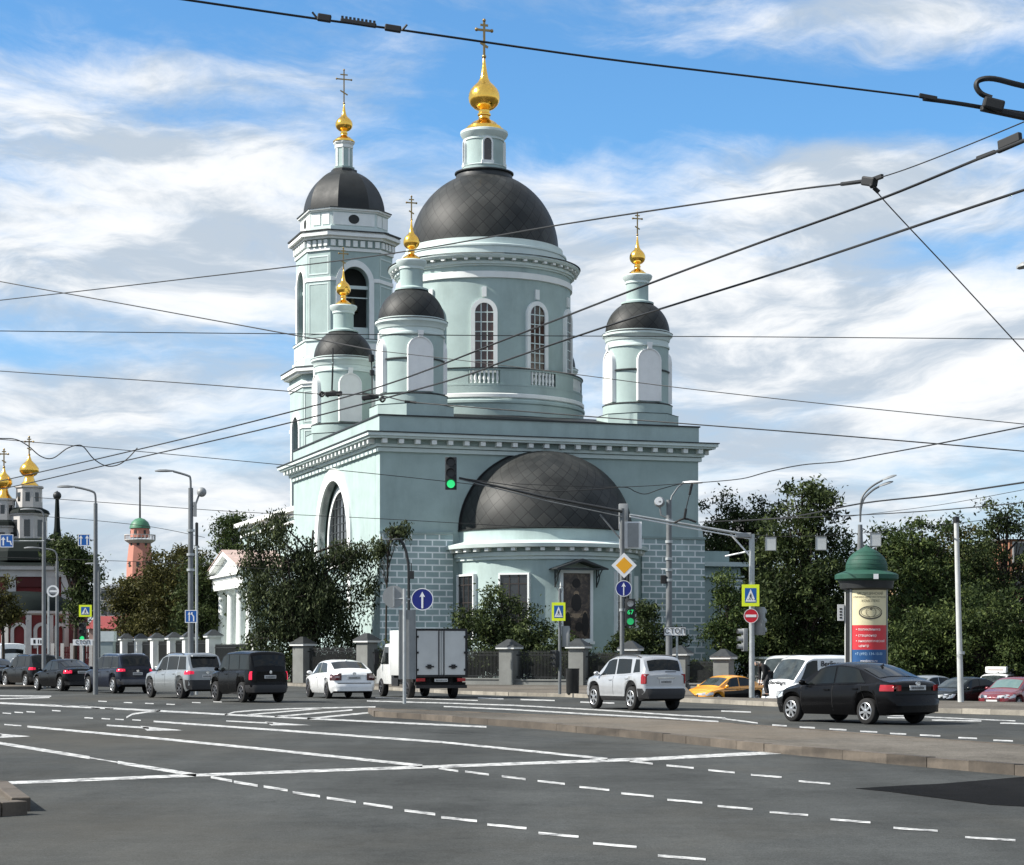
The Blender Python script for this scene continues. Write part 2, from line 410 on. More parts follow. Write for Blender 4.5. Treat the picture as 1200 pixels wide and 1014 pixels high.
def window_on(parent, name, c, ang, r, z0, zs, rw, frame=.2, glass=None, bars=(2,6), arched=True, part='window', barm=None):
    """round-headed window set on a curved wall: glass and frame stand on the tangent plane at angle ang"""
    M=Matrix.Translation((c[0],c[1],0)) @ Matrix.Rotation(ang,4,'Z') @ Matrix.Translation((r,0,0)) @ Matrix.Rotation(PI/2,4,'Z')
    # in M's frame: x runs along the wall, -y is outward
    if arched: inner=arch(0,z0,zs,rw,14); outer=arch(0,z0,zs,rw+frame,14)
    else: inner=[(-rw,z0),(-rw,zs),(rw,zs),(rw,z0)]; outer=[(-rw-frame,z0-frame),(-rw-frame,zs+frame),(rw+frame,zs+frame),(rw+frame,z0-frame)]
    g=MB(); g.X=M; g.prism(inner,-.03,.2); w=g.build(part,glass or GLASSR,parent,smooth=0)
    f=MB(); f.X=M; f.ring(outer,inner,-.13,.2,closed=not arched)
    if arched: f.box(-rw-frame-.05,rw+frame+.05,-.16,.1,z0-.18,z0)
    f.build('frame',WHITE,w,smooth=30)
    if bars:
        b=MB(); b.X=M
        for i in range(1,bars[0]+1):
            x=-rw+2*rw*i/(bars[0]+1); zt=zs+(math.sqrt(max(rw*rw-x*x,0)) if arched else 0)
            b.box(x-.03,x+.03,-.06,-.02,z0,zt)
        ztop=zs+(rw*.6 if arched else 0)
        for i in range(1,bars[1]+1):
            z=z0+(ztop-z0)*i/(bars[1]+.5)
            hw=rw if z<zs else math.sqrt(max(rw*rw-(z-zs)**2,0))
            b.box(-hw,hw,-.058,-.022,z-.03,z+.03)
        b.build('glazing_bar',barm or PALEG,w,smooth=0)
    return w

# ---------------------------------------------------------------- the church
TH=R(18.8)
CHURCH=thing('church','mint green five-domed church with white trim, dark domes and gilded onion cupolas','church',(-7.43,115,0),TH)
CW,CD=19.5,21.8
NY,NR=10.75,4.55                                      # big niche of the side wall
m=MB()
m.box(.01,CW,0,1.0,0,13.6); m.box(CW-1,CW,1.0,CD,0,13.6); m.box(.36,CW-1,CD-1,CD,0,13.6)
m.prism([(1.0,0)]+arch(NY,0,8.5,NR-.75,24)+[(CD,0),(CD,13.6),(1.0,13.6)],0,.36,'x')
m.box(.56,1.2,NY-5,NY+5,0,13.5)                       # back of the niche
m.box(.02,.56,NY-NR+.76,NY+NR-.76,0,4.6)
m.build('wall',MINT,CHURCH,smooth=30)
m=MB()
m.ring([(a,b) for a,b in arch(NY,4.4,8.5,NR,24)],[(a,b) for a,b in arch(NY,4.4,8.5,NR-.75,24)],-.14,.3,'x')
m.ring(arch(NY,7.2,8.6,NR-1.15,24),arch(NY,7.2,8.6,NR-1.5,24),.42,.7,'x'); m.box(.38,.7,NY-3.5,NY+3.5,7.0,7.2)
m.build('archivolt',WHITE,CHURCH,smooth=30)
m=MB(); m.prism(arch(NY,7.2,8.6,NR-1.5,20),.5,.65,'x'); w=m.build('window',GLASSD,CHURCH,smooth=0)
m=MB()
for i in range(1,7):
    y=NY-(NR-1.5)+2*(NR-1.5)*i/7; m.box(.46,.5,y-.04,y+.04,7.2,8.6+math.sqrt(max((NR-1.5)**2-(y-NY)**2,0)))
for i in range(1,9):
    z=7.2+.5*i; hw=(NR-1.5) if z<8.6 else math.sqrt(max((NR-1.5)**2-(z-8.6)**2,0)); m.box(.465,.497,NY-hw,NY+hw,z-.03,z+.03)
m.build('glazing_bar',FLASH,w,smooth=0)
# rusticated corners
m=MB(); m.box(.0,4.26,-.14,-.002,.6,8.5); m.build('rusticated_corner',BRICKP,CHURCH,smooth=0)
m=MB(); m.box(15.85,CW+.36,-.14,-.002,.6,8.5); m.box(CW+.002,CW+.36,0,4.5,.6,8.5); m.build('rusticated_corner',BRICKP,CHURCH,smooth=0)
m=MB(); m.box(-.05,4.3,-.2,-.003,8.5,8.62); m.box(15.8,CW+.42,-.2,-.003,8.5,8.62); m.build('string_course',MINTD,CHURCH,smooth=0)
m=MB(); m.box(-.16,4.3,-.26,.2,0,.6); m.box(15.8,CW+.5,-.26,.2,0,.6); m.box(-.16,.15,.2,CD,0,.6); m.build('plinth',mat('grey_plinth',(.22,.23,.22),rough=.85,var=.2,dirt=.3),CHURCH,smooth=0)
# entablature, parapet
def around(m,o,z0,z1,mi=0): m.box(-o,CW+o,-o,CD+o,z0,z1,mi)
m=MB(); around(m,.16,13.1,13.32); around(m,.28,13.36,13.52); around(m,.78,13.80,13.92); around(m,.9,13.92,14.1)
m.build('cornice',PALEG,CHURCH,smooth=0)
m=MB()
n=21
for i in range(n):
    x=-.35+(CW+.7)*(i+.5)/n; m.box(x-.14,x+.14,-.68,-.2,13.53,13.78); m.box(x-.14,x+.14,CD+.2,CD+.68,13.53,13.78)
n=24
for i in range(n):
    y=-.35+(CD+.7)*(i+.5)/n; m.box(-.68,-.2,y-.14,y+.14,13.53,13.78); m.box(CW+.2,CW+.68,y-.14,y+.14,13.53,13.78)
m.build('dentils',WHITE,CHURCH,smooth=0)
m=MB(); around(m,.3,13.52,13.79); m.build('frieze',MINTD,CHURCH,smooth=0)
m=MB(); around(m,.96,14.1,14.16); around(m,.1,15.12,15.2); m.build('flashing',FLASH,CHURCH,smooth=0)
m=MB(); around(m,.03,14.16,15.12); m.build('parapet',MINT,CHURCH,smooth=0)
DC=(9.65,10.7)
m=MB(); vs=[(.3,.3,15.18),(CW-.3,.3,15.18),(CW-.3,CD-.3,15.18),(.3,CD-.3,15.18),(5,5,16.0),(14.5,5,16.0),(14.5,16.5,16.0),(5,16.5,16.0)]
m.add(vs,[(0,1,5,4),(1,2,6,5),(2,3,7,6),(3,0,4,7),(4,5,6,7)]); m.build('roof',SHEET,CHURCH,smooth=0)
# apse with its half dome
AC=(9.8,0)
m=MB(); m.lathe([(5.38,0),(5.38,.9),(5.2,.95),(5.2,7.0)],56,AC+(0,),PI,2*PI)
m.lathe([(5.2,7.0),(5.2,7.02)],56,AC+(0,),PI,2*PI)
apse=m.build('apse',MINT,CHURCH,smooth=40)
m=MB(); m.lathe([(5.2,6.95),(5.32,6.97),(5.32,7.12),(5.45,7.16),(5.45,7.36)],56,AC+(0,),PI,2*PI)
m.lathe([(5.5,7.6),(5.95,7.62),(6.0,7.82),(5.2,8.02)],56,AC+(0,),PI,2*PI)
m.build('cornice',PALEG,apse,smooth=40)
m=MB(); m.lathe([(5.2,8.0),(5.14,8.1),(5.14,8.72)],56,AC+(0,),PI,2*PI); m.build('attic_band',MINT,apse,smooth=40)
m=MB(); ring_dents(m,5.5,7.42,7.6,22,.24,.3,AC,PI,2*PI); m.build('dentils',WHITE,apse,smooth=0)
m=MB(); m.lathe([(5.42,7.36),(5.46,7.6)],56,AC+(0,),PI,2*PI); m.build('frieze',MINTD,apse,smooth=40)
m=MB(); m.lathe([(5.1*math.cos(t),8.7+4.72*math.sin(t)) for t in [PI/2*i/22 for i in range(23)]],56,AC+(0,),PI,2*PI,uvr=5.0)
m.lathe([(5.2,8.66),(5.22,8.74),(5.08,8.76)],56,AC+(0,),PI,2*PI)
m.ring([(AC[0]+5.2*math.cos(PI*i/40),8.7+4.82*math.sin(PI*i/40)) for i in range(41)],[(AC[0]+5.0*math.cos(PI*i/40),8.7+4.62*math.sin(PI*i/40)) for i in range(41)],-.12,-.01)
m.build('half_dome',TILES,apse,smooth=40)
for k,(z0,zs,rw) in {-2:(2.6,6.1,.8),-1:(2.6,6.1,.8),1:(2.4,6.25,.7),2:(2.6,6.1,.8)}.items():
    window_on(apse,'window',AC,-PI/2+R(38*k),5.23,z0,zs,rw,.10,GLASSD,(2,3),arched=False,part='window',barm=mat('brown_sash',(.028,.022,.02),rough=.6))
# icon panel and its canopy
def icon_mat():
    m=bpy.data.materials.new('old_icon_paint'); m.use_nodes=True; nt=m.node_tree; L=nt.links.new; b=nt.nodes['Principled BSDF']
    tc=nd(nt,'ShaderNodeTexCoord'); n=nd(nt,'ShaderNodeTexNoise'); n.inputs['Scale'].default_value=2.6; n.inputs['Detail'].default_value=9; n.inputs['Roughness'].default_value=.7; n.inputs['Distortion'].default_value=.6
    L(tc.outputs['Object'],n.inputs[0])
    cr=nd(nt,'ShaderNodeValToRGB'); e=cr.color_ramp.elements; e[0].position=.3; e[0].color=(.012,.01,.009,1); e[1].position=.7; e[1].color=(.20,.15,.10,1)
    q=e.new(.5); q.color=(.055,.035,.025,1)
    L(n.outputs[0],cr.inputs[0]); L(cr.outputs[0],b.inputs['Base Color']); b.inputs['Roughness'].default_value=.35
    return m
Mi=Matrix.Translation((AC[0],-5.2,0))
m=MB(); m.X=Mi; m.box(-.82,.82,-.1,.4,2.55,6.2); ic=m.build('icon_panel',icon_mat(),apse,smooth=0)
m=MB(); m.X=Mi; m.ring([(-.96,2.42),(-.96,6.34),(.96,6.34),(.96,2.42)],[(-.8,2.56),(-.8,6.18),(.8,6.18),(.8,2.56)],-.2,.3,closed=True); m.box(-1.05,1.05,-.24,.2,2.26,2.42); m.build('frame',WHITE,ic,smooth=0)
m=MB(); m.X=Mi
for (x,z,s,h) in ((0,4.5,.3,.55),(-.52,3.3,.2,.75),(.52,3.3,.2,.75),(0,5.6,.25,.3),(.15,3.2,.22,.3)):
    m.prism([(x+s*math.cos(t),z+h*math.sin(t)*(1 if math.sin(t)>0 else .8)) for t in [2*PI*i/14 for i in range(14)]],-.118,-.098)
m.build('robed_figures',mat('icon_dark_paint',(.012,.009,.008),rough=.4),ic,smooth=0)
m=MB(); m.X=Mi
for (x,z,s) in ((0,5.05,.16),(-.52,4.0,.12),(.52,4.0,.12)):
    m.prism(circ(x,z,s,14),-.112,-.096)
for x in (-.3,.3): m.box(x-.09,x+.09,-.112,-.099,3.75,3.83)
m.prism([(-.35,3.95),(.35,3.98),(.12,3.7),(-.12,3.7)],-.112,-.096)
m.build('halos',mat('icon_ochre',(.28,.2,.13),rough=.4,var=.4,scale=5),ic,smooth=0)
m=MB(); m.X=Mi
m.prism([(-1.5,6.42),(0,6.95),(1.5,6.42),(1.5,6.36),(0,6.8),(-1.5,6.36)],-1.15,.25)
m.box(-1.5,1.5,-1.16,-1.1,6.34,6.42)
for x in (-1.25,1.2):
    m.box(x,x+.06,-.05,.02,5.4,6.4); m.tube([(x+.03,-.03,5.45),(x+.03,-.35,5.75),(x+.03,-.5,6.1),(x+.03,-.9,6.36)],.035,6); m.tube([(x+.03,-.03,5.9),(x+.03,-.3,6.05),(x+.03,-.35,6.35)],.03,6)
m.build('canopy',FLASH,apse,smooth=0)

# drum, dome, lantern
m=MB(); c3=DC+(0,)
m.lathe([(6.4,16.0),(6.4,16.7),(6.22,16.8),(6.22,17.35),(6.3,17.4),(6.3,17.5),(6.15,17.6),(6.15,18.55),(5.4,18.56),(5.4,25.1),(5.4,26.25),(5.5,26.3)],72,c3)
drum=m.build('drum',MINT,CHURCH,smooth=40)
m=MB(); m.lathe([(5.4,25.1),(5.52,25.12),(5.52,25.45),(5.42,25.5)],72,c3); m.lathe([(6.2,17.62),(6.26,17.68),(6.26,17.92),(6.2,17.98)],72,c3)
m.build('white_band',WHITE,drum,smooth=40)
m=MB(); m.lathe([(5.4,25.95),(5.5,25.98),(5.5,26.1),(5.62,26.15),(5.62,26.4)],72,c3)
m.lathe([(5.6,26.62),(5.9,26.64),(6.0,26.85),(5.95,26.98),(5.2,27.12),(5.1,27.18),(5.1,27.5),(5.16,27.52),(5.16,27.6),(4.92,27.66),(4.92,27.95),(4.6,28.0)],72,c3)
m.build('cornice',PALEG,drum,smooth=40)
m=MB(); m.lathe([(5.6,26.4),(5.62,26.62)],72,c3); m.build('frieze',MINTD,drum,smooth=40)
m=MB(); ring_dents(m,5.62,26.44,26.64,50,.22,.24,DC); m.build('dentils',WHITE,drum,smooth=0)
m=MB(); m.lathe([(5.98,26.985),(6.04,27.0),(6.04,27.04),(5.2,27.16)],72,c3); m.lathe([(6.12,19.62),(6.2,19.62),(6.2,19.68),(5.9,19.7)],72,c3); m.lathe([(6.42,16.72),(6.46,16.74),(6.44,16.8),(6.2,16.86)],72,c3); m.build('flashing',FLASH,drum,smooth=40)
WA=[-PI/2+R(18+36*k) for k in range(-5,5)]
for a in WA:
    w=window_on(drum,'window',DC,a,5.41,19.6,23.3,.55,.25,GLASSR,(2,6))
    k=MB(); k.X=Matrix.Translation(c3) @ Matrix.Rotation(a,4,'Z'); k.box(5.36,5.52,-.14,.14,24.2,24.75); k.build('keystone',WHITE,w,smooth=0)
m=MB()
for i,a in enumerate(WA):
    b=WA[(i+1)%len(WA)]
    if b<a: b+=2*PI
    m.lathe([(6.12,18.56),(6.12,19.62),(5.92,19.62),(5.92,18.56)],10,c3,a+.155,b-.155)
m.lathe([(6.14,19.5),(6.14,19.61),(5.9,19.61),(5.9,19.5),(6.14,19.5)],72,c3)
m.lathe([(6.16,18.565),(6.16,18.68),(5.9,18.68)],72,c3)
m.build('parapet',MINT,drum,smooth=40)
for a in WA:
    m=MB()
    for j in range(7):
        q=a+.13*(j-3)/3
        m.lathe([(.05,18.68),(.085,18.74),(.05,18.82),(.1,19.0),(.06,19.25),(.085,19.4),(.06,19.5)],8,(DC[0]+6.02*math.cos(q),DC[1]+6.02*math.sin(q),0))
    m.build('balustrade',WHITE,drum,smooth=40)
m=MB(); m.lathe([(4.65*math.cos(t),27.98+4.5*math.sin(t)) for t in [R(68)*i/24 for i in range(25)]],72,c3,uvr=4.6)
dome=m.build('dome',TILES,CHURCH,smooth=40)
m=MB(); m.lathe([(1.78,32.0),(1.78,32.3),(1.72,32.45),(1.85,32.5),(1.85,32.58),(1.3,32.7)],40,c3); m.build('collar',FLASH,dome,smooth=40)
m=MB(); m.lathe([(1.36,32.5),(1.36,32.85),(1.2,32.9),(1.2,34.55)],40,c3); lant=m.build('lantern',MINT,CHURCH,smooth=40)
m=MB(); m.lathe([(1.2,34.2),(1.26,34.22),(1.26,34.32),(1.4,34.45),(1.5,34.6),(1.48,34.72),(1.2,34.8)],40,c3); m.lathe([(1.37,32.82),(1.4,32.86),(1.25,32.92)],40,c3); m.build('cornice',PALEG,lant,smooth=40)
for k in range(4): window_on(lant,'window',DC,-PI/2+R(-8+90*k),1.19,33.05,33.95,.24,.1,GLASSD,None)
finial(CHURCH,.97,.96,34.76,41.5,DC)

# corner turrets
def turret():
    b=MB()
    b.lathe([(2.45,15.1),(2.45,16.02),(2.0,16.08)],8,(0,0,0),R(22.5),R(382.5))
    b.lathe([(2.08,16.0),(2.08,16.66),(1.98,16.76),(1.85,16.78),(1.85,20.35)],44)
    t=b.build('turret',MINT,None,smooth=40)
    q=MB(); q.lathe([(1.85,20.2),(1.93,20.22),(1.93,20.32),(1.86,20.36),(1.86,20.6),(1.92,20.64),(1.98,20.85),(2.1,20.95),(2.1,21.08),(1.95,21.14),(1.95,21.22)],44)
    q.build('cornice',PALEG,t,smooth=40)
    q=MB(); q.lathe([(2.1,16.66),(2.12,16.7),(1.95,16.79)],44); q.lathe([(2.47,16.03),(2.49,16.05),(2.0,16.12)],8,(0,0,0),R(22.5),R(382.5)); q.lathe([(2.1,21.08),(2.13,21.1),(1.93,21.18)],44)
    for k in range(4):
        a=R(45+90*k); q.lathe([(1.85,18.72),(1.94,18.74),(1.94,18.80),(1.85,18.84)],10,(0,0,0),a-R(21),a+R(21))
    q.build('flashing',FLASH,t,smooth=40)
    q=MB(); q.lathe([(1.93*math.cos(s),21.18+1.95*math.sin(s)) for s in [R(68)*i/14 for i in range(15)]],44,uvr=1.9); q.build('turret_dome',TILES,t,smooth=40)
    for k in range(4):
        a=R(90*k); n=MB()
        n.X=Matrix.Rotation(a,4,'Z') @ Matrix.Translation((1.81,0,0)) @ Matrix.Rotation(PI/2,4,'Z')
        ol=arch(0,16.85,19.3,.68,14); n.prism(ol,-.075,.3)
        n.ring(arch(0,16.85,19.3,.75,14),ol,-.12,.2); n.prism([(-.13,20.0),(-.17,20.4),(.17,20.4),(.13,20.0)],-.16,.1)
        n.build('niche',mat('niche_white',(.80,.80,.785),rough=.8,var=.05,dirt=.12,dirtcol=(.4,.4,.4)),t,smooth=30)
    q=MB(); q.lathe([(.98,22.92),(.98,23.02),(.78,23.08),(.66,23.15),(.66,24.2)],28); q.build('neck',MINT,t,smooth=40)
    q=MB(); q.lathe([(.66,24.05),(.72,24.08),(.72,24.2),(.86,24.36),(.9,24.5),(.86,24.56),(.6,24.58)],28); q.build('neck_cornice',PALEG,t,smooth=40)
    finial(t,.47,1.0,24.56,28.15)
    return t
TP=[(2.6,2.6),(16.68,2.6),(2.6,18.7),(16.7,18.7)]
t0=turret()
for i,(x,y) in enumerate(TP):
    t=t0 if i==0 else copy_tree(t0)
    t.parent=CHURCH; t.location=(x,y,0)

# refectory, portico and north porch
m=MB(); m.box(1.2,18.3,CD+.02,45,0,11.2); ref=m.build('refectory',MINT,CHURCH,smooth=0)
m=MB(); m.box(.9,18.6,CD+.02,45.2,11.2,11.45); m.box(.6,18.9,CD+.04,45.3,11.45,11.75); m.box(1.05,18.4,CD+.03,45.1,10.7,10.9); m.build('cornice',WHITE,ref,smooth=0)
m=MB(); m.prism([(.6,11.75),(9.7,14.2),(18.9,11.75)],CD+.05,45.3); m.build('refectory_roof',SHEET,ref,smooth=0)
for y in (23.6,25.6,41,43.5):
    for z in (1.6,6.3):
        w=MB(); w.box(1.15,1.4,y-.55,y+.55,z,z+2.9); w=w.build('window',GLASSD,ref,smooth=0)
        f=MB(); f.ring([(y-.7,z-.15),(y-.7,z+3.05),(y+.7,z+3.05),(y+.7,z-.15)],[(y-.55,z),(y-.55,z+2.9),(y+.55,z+2.9),(y+.55,z)],1.05,1.3,'x',closed=True); f.build('frame',WHITE,w,smooth=0)
PC=33.2
m=MB(); m.box(-2.2,1.2,PC-6,PC+6,0,.6); m.box(-2.3,1.3,PC-5.9,PC+5.9,6.35,7.05); m.box(-2.55,1.3,PC-6.2,PC+6.2,7.25,7.42); m.box(-2.35,1.3,PC-5.95,PC+5.95,7.05,7.25)
m.prism([(PC-5.9,7.42),(PC,8.72),(PC+5.9,7.42)],-2.2,1.3,'x')
for s in (-1,1): m.prism([(PC+s*6.4,7.42),(PC+s*6.4,7.62),(PC,9.05),(PC,8.72),(PC+s*5.9,7.42)],-2.6,-2.2,'x')
port=m.build('portico',WHITE,CHURCH,smooth=0)
m=MB()
for s in (-1,1): m.prism([(PC+s*6.45,7.63),(PC+s*6.45,7.7),(PC,9.15),(PC,9.06)],-2.65,1.3,'x')
m.build('portico_roof',mat('rusty_roof',(.40,.30,.265),rough=.7,var=.2),port,smooth=0)
for i in range(4):
    y=PC-5.1+10.2*i/3
    m=MB(); m.lathe([(.46,.6),(.46,.8),(.38,.9),(.37,2.5),(.31,6.0),(.42,6.1),(.44,6.35)],16,(-1.6,y,0)); m.build('column',WHITE,port,smooth=40)
m=MB(); m.box(CW+.01,26,8,15,0,7.6); m.box(CW+.01,25.4,8.4,14.6,7.6,8.3); pn=m.build('north_porch',MINT,CHURCH,smooth=0)
m=MB(); m.box(CW+.01,26.4,7.6,15.4,7.3,7.58); m.box(CW+.01,26.2,7.8,15.2,6.6,6.72); m.ring(circ(CW+2.2,9.0,1.6,20)[:11],circ(CW+2.2,9.0,1.05,20)[:11],7.7,8.2,'y'); m.build('cornice',PALEG,pn,smooth=0)
m=MB(); m.box(CW+1.2,CW+2.5,7.9,8.2,1.0,6.2); m.build('window',GLASSD,pn,smooth=0)
m=MB(); m.box(24.4,26.15,7.86,7.998,.4,6.5); m.build('rusticated_corner',BRICKP,pn,smooth=0)

# ---------------------------------------------------------------- bell tower
TWR=thing('bell_tower','tall tiered mint bell tower with chamfered corners, open arches and one small gold cupola','bell tower',(-7.43,115,0),TH)
tl=Matrix.Rotation(TH,4,'Z') @ Vector((9.7,48,0)); TWR.location=(-7.43+tl.x+.3,115+tl.y,0)
def cham(h,c): return [(-h+c,-h),(h-c,-h),(h,-h+c),(h,h-c),(h-c,h),(-h+c,h),(-h,h-c),(-h,-h+c)]
def lvl(m,h,c,z0,z1,mi=0): m.prism(cham(h,c),z0,z1,'z',mi)
def tier(name,h,c,z0,z1,ar,zs,za):
    m=MB()
    for k in range(4):
        m.X=Matrix.Rotation(k*PI/2,4,'Z')
        w=h-c
        m.prism([(-w,z0)]+([] )+arch(0,za,zs,ar,16)+[(w,z0),(w,z1),(-w,z1)] if za<=z0+.01 else [(-w,z0),(w,z0),(w,z1),(-w,z1)],-h,-h+.9)
        m.prism([(w,-h),(h,-h+c),(h-.64,-h+c+.64),(w-.64,-h+.64)],z0,z1,'z')
    m.X=None; m.box(-h+1.7,h-1.7,-h+1.7,h-1.7,z0,z1,1)  # added core stops see-through light; its dark colour stands in for shade
    o=m.build(name,[MINT,INSIDE],TWR,smooth=30)
    q=MB(); pq=MB()
    for k in range(4):
        q.X=Matrix.Rotation(k*PI/2,4,'Z')
        q.ring(arch(0,za,zs,ar+.42,16),arch(0,za,zs,ar+.002,16),-h-.14,-h+.1)
        zm=zs+.1
        q.box(-(h-c),-ar-.42,-h-.09,-h+.05,zm,zm+.28); q.box(ar+.42,(h-c),-h-.09,-h+.05,zm,zm+.28)
        q.prism([(h-c+.0,-h-.09),(h+.09,-h+c),(h,-h+c+.05),(h-c-.05,-h+.05)],zm+.002,zm+.282,'z')
        # raised panel edges on the chamfers
        q.X=q.X @ Matrix.Translation((h-c/2,-h+c/2,0)) @ Matrix.Rotation(PI/4,4,'Z')
        cw=c*.7071-.16
        for (a,b) in ((z0+.3,zm-.15),(zm+.5,z1-.3)):
            if b-a>.6: pq.X=q.X; pq.ring([(-cw,a),(-cw,b),(cw,b),(cw,a)],[(-cw+.09,a+.09),(-cw+.09,b-.09),(cw-.09,b-.09),(cw-.09,a+.09)],-.035,.02,closed=True)
    q.build('archivolt',WHITE,o,smooth=30); pq.build('panel_moulding',PALEG,o,smooth=0)
    return o
# lower tier
tier('lower_tier',4.15,1.75,9.0,23.0,1.25,19.6,9.0)
m=MB(); lvl(m,4.6,1.95,0,9.0); m.build('base',MINT,TWR,smooth=0)
m=MB(); lvl(m,4.25,1.8,23.0,23.25); lvl(m,4.35,1.82,23.25,23.5); lvl(m,4.85,2.0,24.2,24.5); lvl(m,4.65,1.95,24.02,24.2); m.build('lower_cornice',WHITE,TWR,smooth=0)
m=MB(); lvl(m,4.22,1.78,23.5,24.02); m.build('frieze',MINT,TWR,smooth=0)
m=MB(); lvl(m,4.9,2.02,24.5,24.58); lvl(m,3.95,1.7,26.74,26.8); m.build('flashing',FLASH,TWR,smooth=0)
m=MB(); lvl(m,4.0,1.7,24.58,25.3); lvl(m,3.85,1.66,25.3,26.6); lvl(m,3.95,1.7,26.6,26.74); m.build('pedestal',PALEG,TWR,smooth=0)
m=MB()
for k in range(4):
    m.X=Matrix.Rotation(k*PI/2,4,'Z')
    for x in (-1.45,-.1,1.25): m.box(x-.5,x+.6,-3.9,-3.8,25.5,26.4)
m.build('pedestal_panel',WHITE,TWR,smooth=0)
# belfry
belf=tier('belfry',3.7,1.6,26.8,33.2,1.22,31.0,26.8)
m=MB()
for k in range(4):
    m.X=Matrix.Rotation(k*PI/2,4,'Z'); m.box(-1.22,1.22,-3.35,-3.1,30.6,30.85); m.box(-1.22,1.22,-3.3,-3.15,29.9,29.98)
    m.box(-1.22,1.22,-3.35,-3.28,26.82,27.7)
m.build('tie_beam',PALEG,belf,smooth=0)
m=MB()
for k in range(4):
    m.X=Matrix.Rotation(k*PI/2,4,'Z') @ Matrix.Translation((0,-2.75,0))
    m.lathe([(.05,30.0),(.2,29.9),(.3,29.5),(.36,29.2),(.55,28.9),(.5,28.88)],16)
m.build('bell',mat('bronze_bell',(.10,.08,.04),rough=.4,metal=.8),belf,smooth=40)
m=MB(); lvl(m,3.8,1.62,33.2,33.45); lvl(m,4.0,1.68,34.15,34.35); lvl(m,4.3,1.8,34.35,34.6); lvl(m,4.15,1.74,34.6,34.75); m.build('cornice',WHITE,TWR,smooth=0)
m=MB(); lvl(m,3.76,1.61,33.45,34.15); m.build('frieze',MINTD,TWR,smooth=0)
m=MB()
for k in range(4):
    m.X=Matrix.Rotation(k*PI/2,4,'Z')
    for i in range(7): x=-1.9+3.8*i/6; m.box(x-.19,x+.19,-3.95,-3.74,33.55,34.05)
    m.X=m.X @ Matrix.Translation((3.76-.8,-3.76+.8,0)) @ Matrix.Rotation(PI/4,4,'Z')
    for i in range(4): x=-.8+1.6*i/3; m.box(x-.16,x+.16,-.19,.02,33.55,34.05)
m.build('dentils',WHITE,TWR,smooth=0)
m=MB(); lvl(m,4.36,1.82,34.75,34.82); lvl(m,3.66,1.54,37.22,37.3); m.build('flashing',FLASH,TWR,smooth=0)
m=MB(); lvl(m,3.45,1.44,34.82,35.4); lvl(m,3.3,1.38,35.4,36.9); m.build('attic',PALEG,TWR,smooth=0)
m=MB(); lvl(m,3.42,1.43,36.9,37.05); lvl(m,3.58,1.5,37.05,37.22)
for k in range(4):
    m.X=Matrix.Rotation(k*PI/2,4,'Z'); m.box(-1.8,1.8,-3.38,-3.25,35.55,36.8)
    m.X=m.X @ Matrix.Translation((3.3-.69,-3.3+.69,0)) @ Matrix.Rotation(PI/4,4,'Z')
    for x in (-.45,.45): m.box(x-.36,x+.36,-.07,.02,35.6,36.75)
m.build('attic_trim',WHITE,TWR,smooth=0)
m=MB()
for k in range(4):
    m.X=Matrix.Rotation(k*PI/2,4,'Z'); m.prism(circ(0,36.18,.46,20),-3.42,-3.3)
rw=m.build('round_window',INSIDE,TWR,smooth=0)
m=MB()
a8=R(22.5)
pr=[(3.5*math.cos(t)+.02,37.3+3.55*math.sin(t)) for t in [R(73)*i/14 for i in range(15)]]
m.lathe(pr,8,(0,0,0),a8,a8+2*PI,uvr=3.3); td=m.build('dome',SHEET,TWR,smooth=25)
m=MB(); m.lathe([(1.12,40.6),(1.12,40.85),(.8,40.95)],8,(0,0,0),a8,a8+2*PI); m.build('collar',FLASH,td,smooth=0)
m=MB(); m.lathe([(.86,40.85),(.86,41.05),(.66,41.1),(.66,42.7),(.6,42.75)],8,(0,0,0),a8,a8+2*PI); ln=m.build('lantern',MINT,TWR,smooth=0)
m=MB(); m.lathe([(.66,42.4),(.74,42.45),(.74,42.65),(.86,42.8),(.86,42.9),(.5,42.95)],8,(0,0,0),a8,a8+2*PI)
for k in range(8): m.X=Matrix.Rotation(a8+k*PI/4,4,'Z'); m.box(.6,.7,-.06,.06,41.1,42.4)
m.X=None; m.build('trim',WHITE,ln,smooth=0)
finial(TWR,.68,.92,42.9,48.6)

# ---------------------------------------------------------------- storey heights, taken on the near side of each round or chamfered storey
def remap(objs, tab, sxy=None, zmax=1e9, ctr=(0,0)):
    done=set()
    for o in objs:
        if o.type!='MESH' or o.data.name in done: continue
        done.add(o.data.name); dz=o.location.z
        for v in o.data.vertices:
            z=v.co.z+dz
            if sxy and z<zmax: v.co.x=ctr[0]+(v.co.x-ctr[0])*sxy; v.co.y=ctr[1]+(v.co.y-ctr[1])*sxy
            v.co.z=interp0(tab,z)-(interp0(tab,dz) if dz else 0)
        if dz: o.location.z=interp0(tab,dz)
def interp0(tab,x):
    if x<=tab[0][0]: return tab[0][1]+x-tab[0][0]
    for (a,va),(b,vb) in zip(tab,tab[1:]):
        if x<=b: return va+(vb-va)*(x-a)/(b-a)
    return tab[-1][1]+x-tab[-1][0]
def family(o):
    out=[o]
    for c in o.children: out+=family(c)
    return out
fam=[]
for c in CHURCH.children:
    n=c.name.split('.')[0]
    if n in('drum','dome','lantern') : fam+=family(c)
    if n=='cupola' or n=='cross': fam.append(c)
remap(fam,[(16.0,15.25),(16.8,15.9),(17.6,17.0),(18.56,17.75),(19.62,18.78),(23.25,22.15),(24.2,23.15),(24.75,23.75),(25.1,24.3),(25.5,24.72),(26.4,25.3),(27.04,25.72),(27.98,26.9),(32.0,31.25),(32.58,31.8),(34.76,34.42),(41.5,41.4)])
remap(family(t0),[(15.1,15.05),(16.75,16.6),(20.35,20.1),(21.2,20.95),(23.0,22.75),(24.56,24.42),(28.15,28.15)])
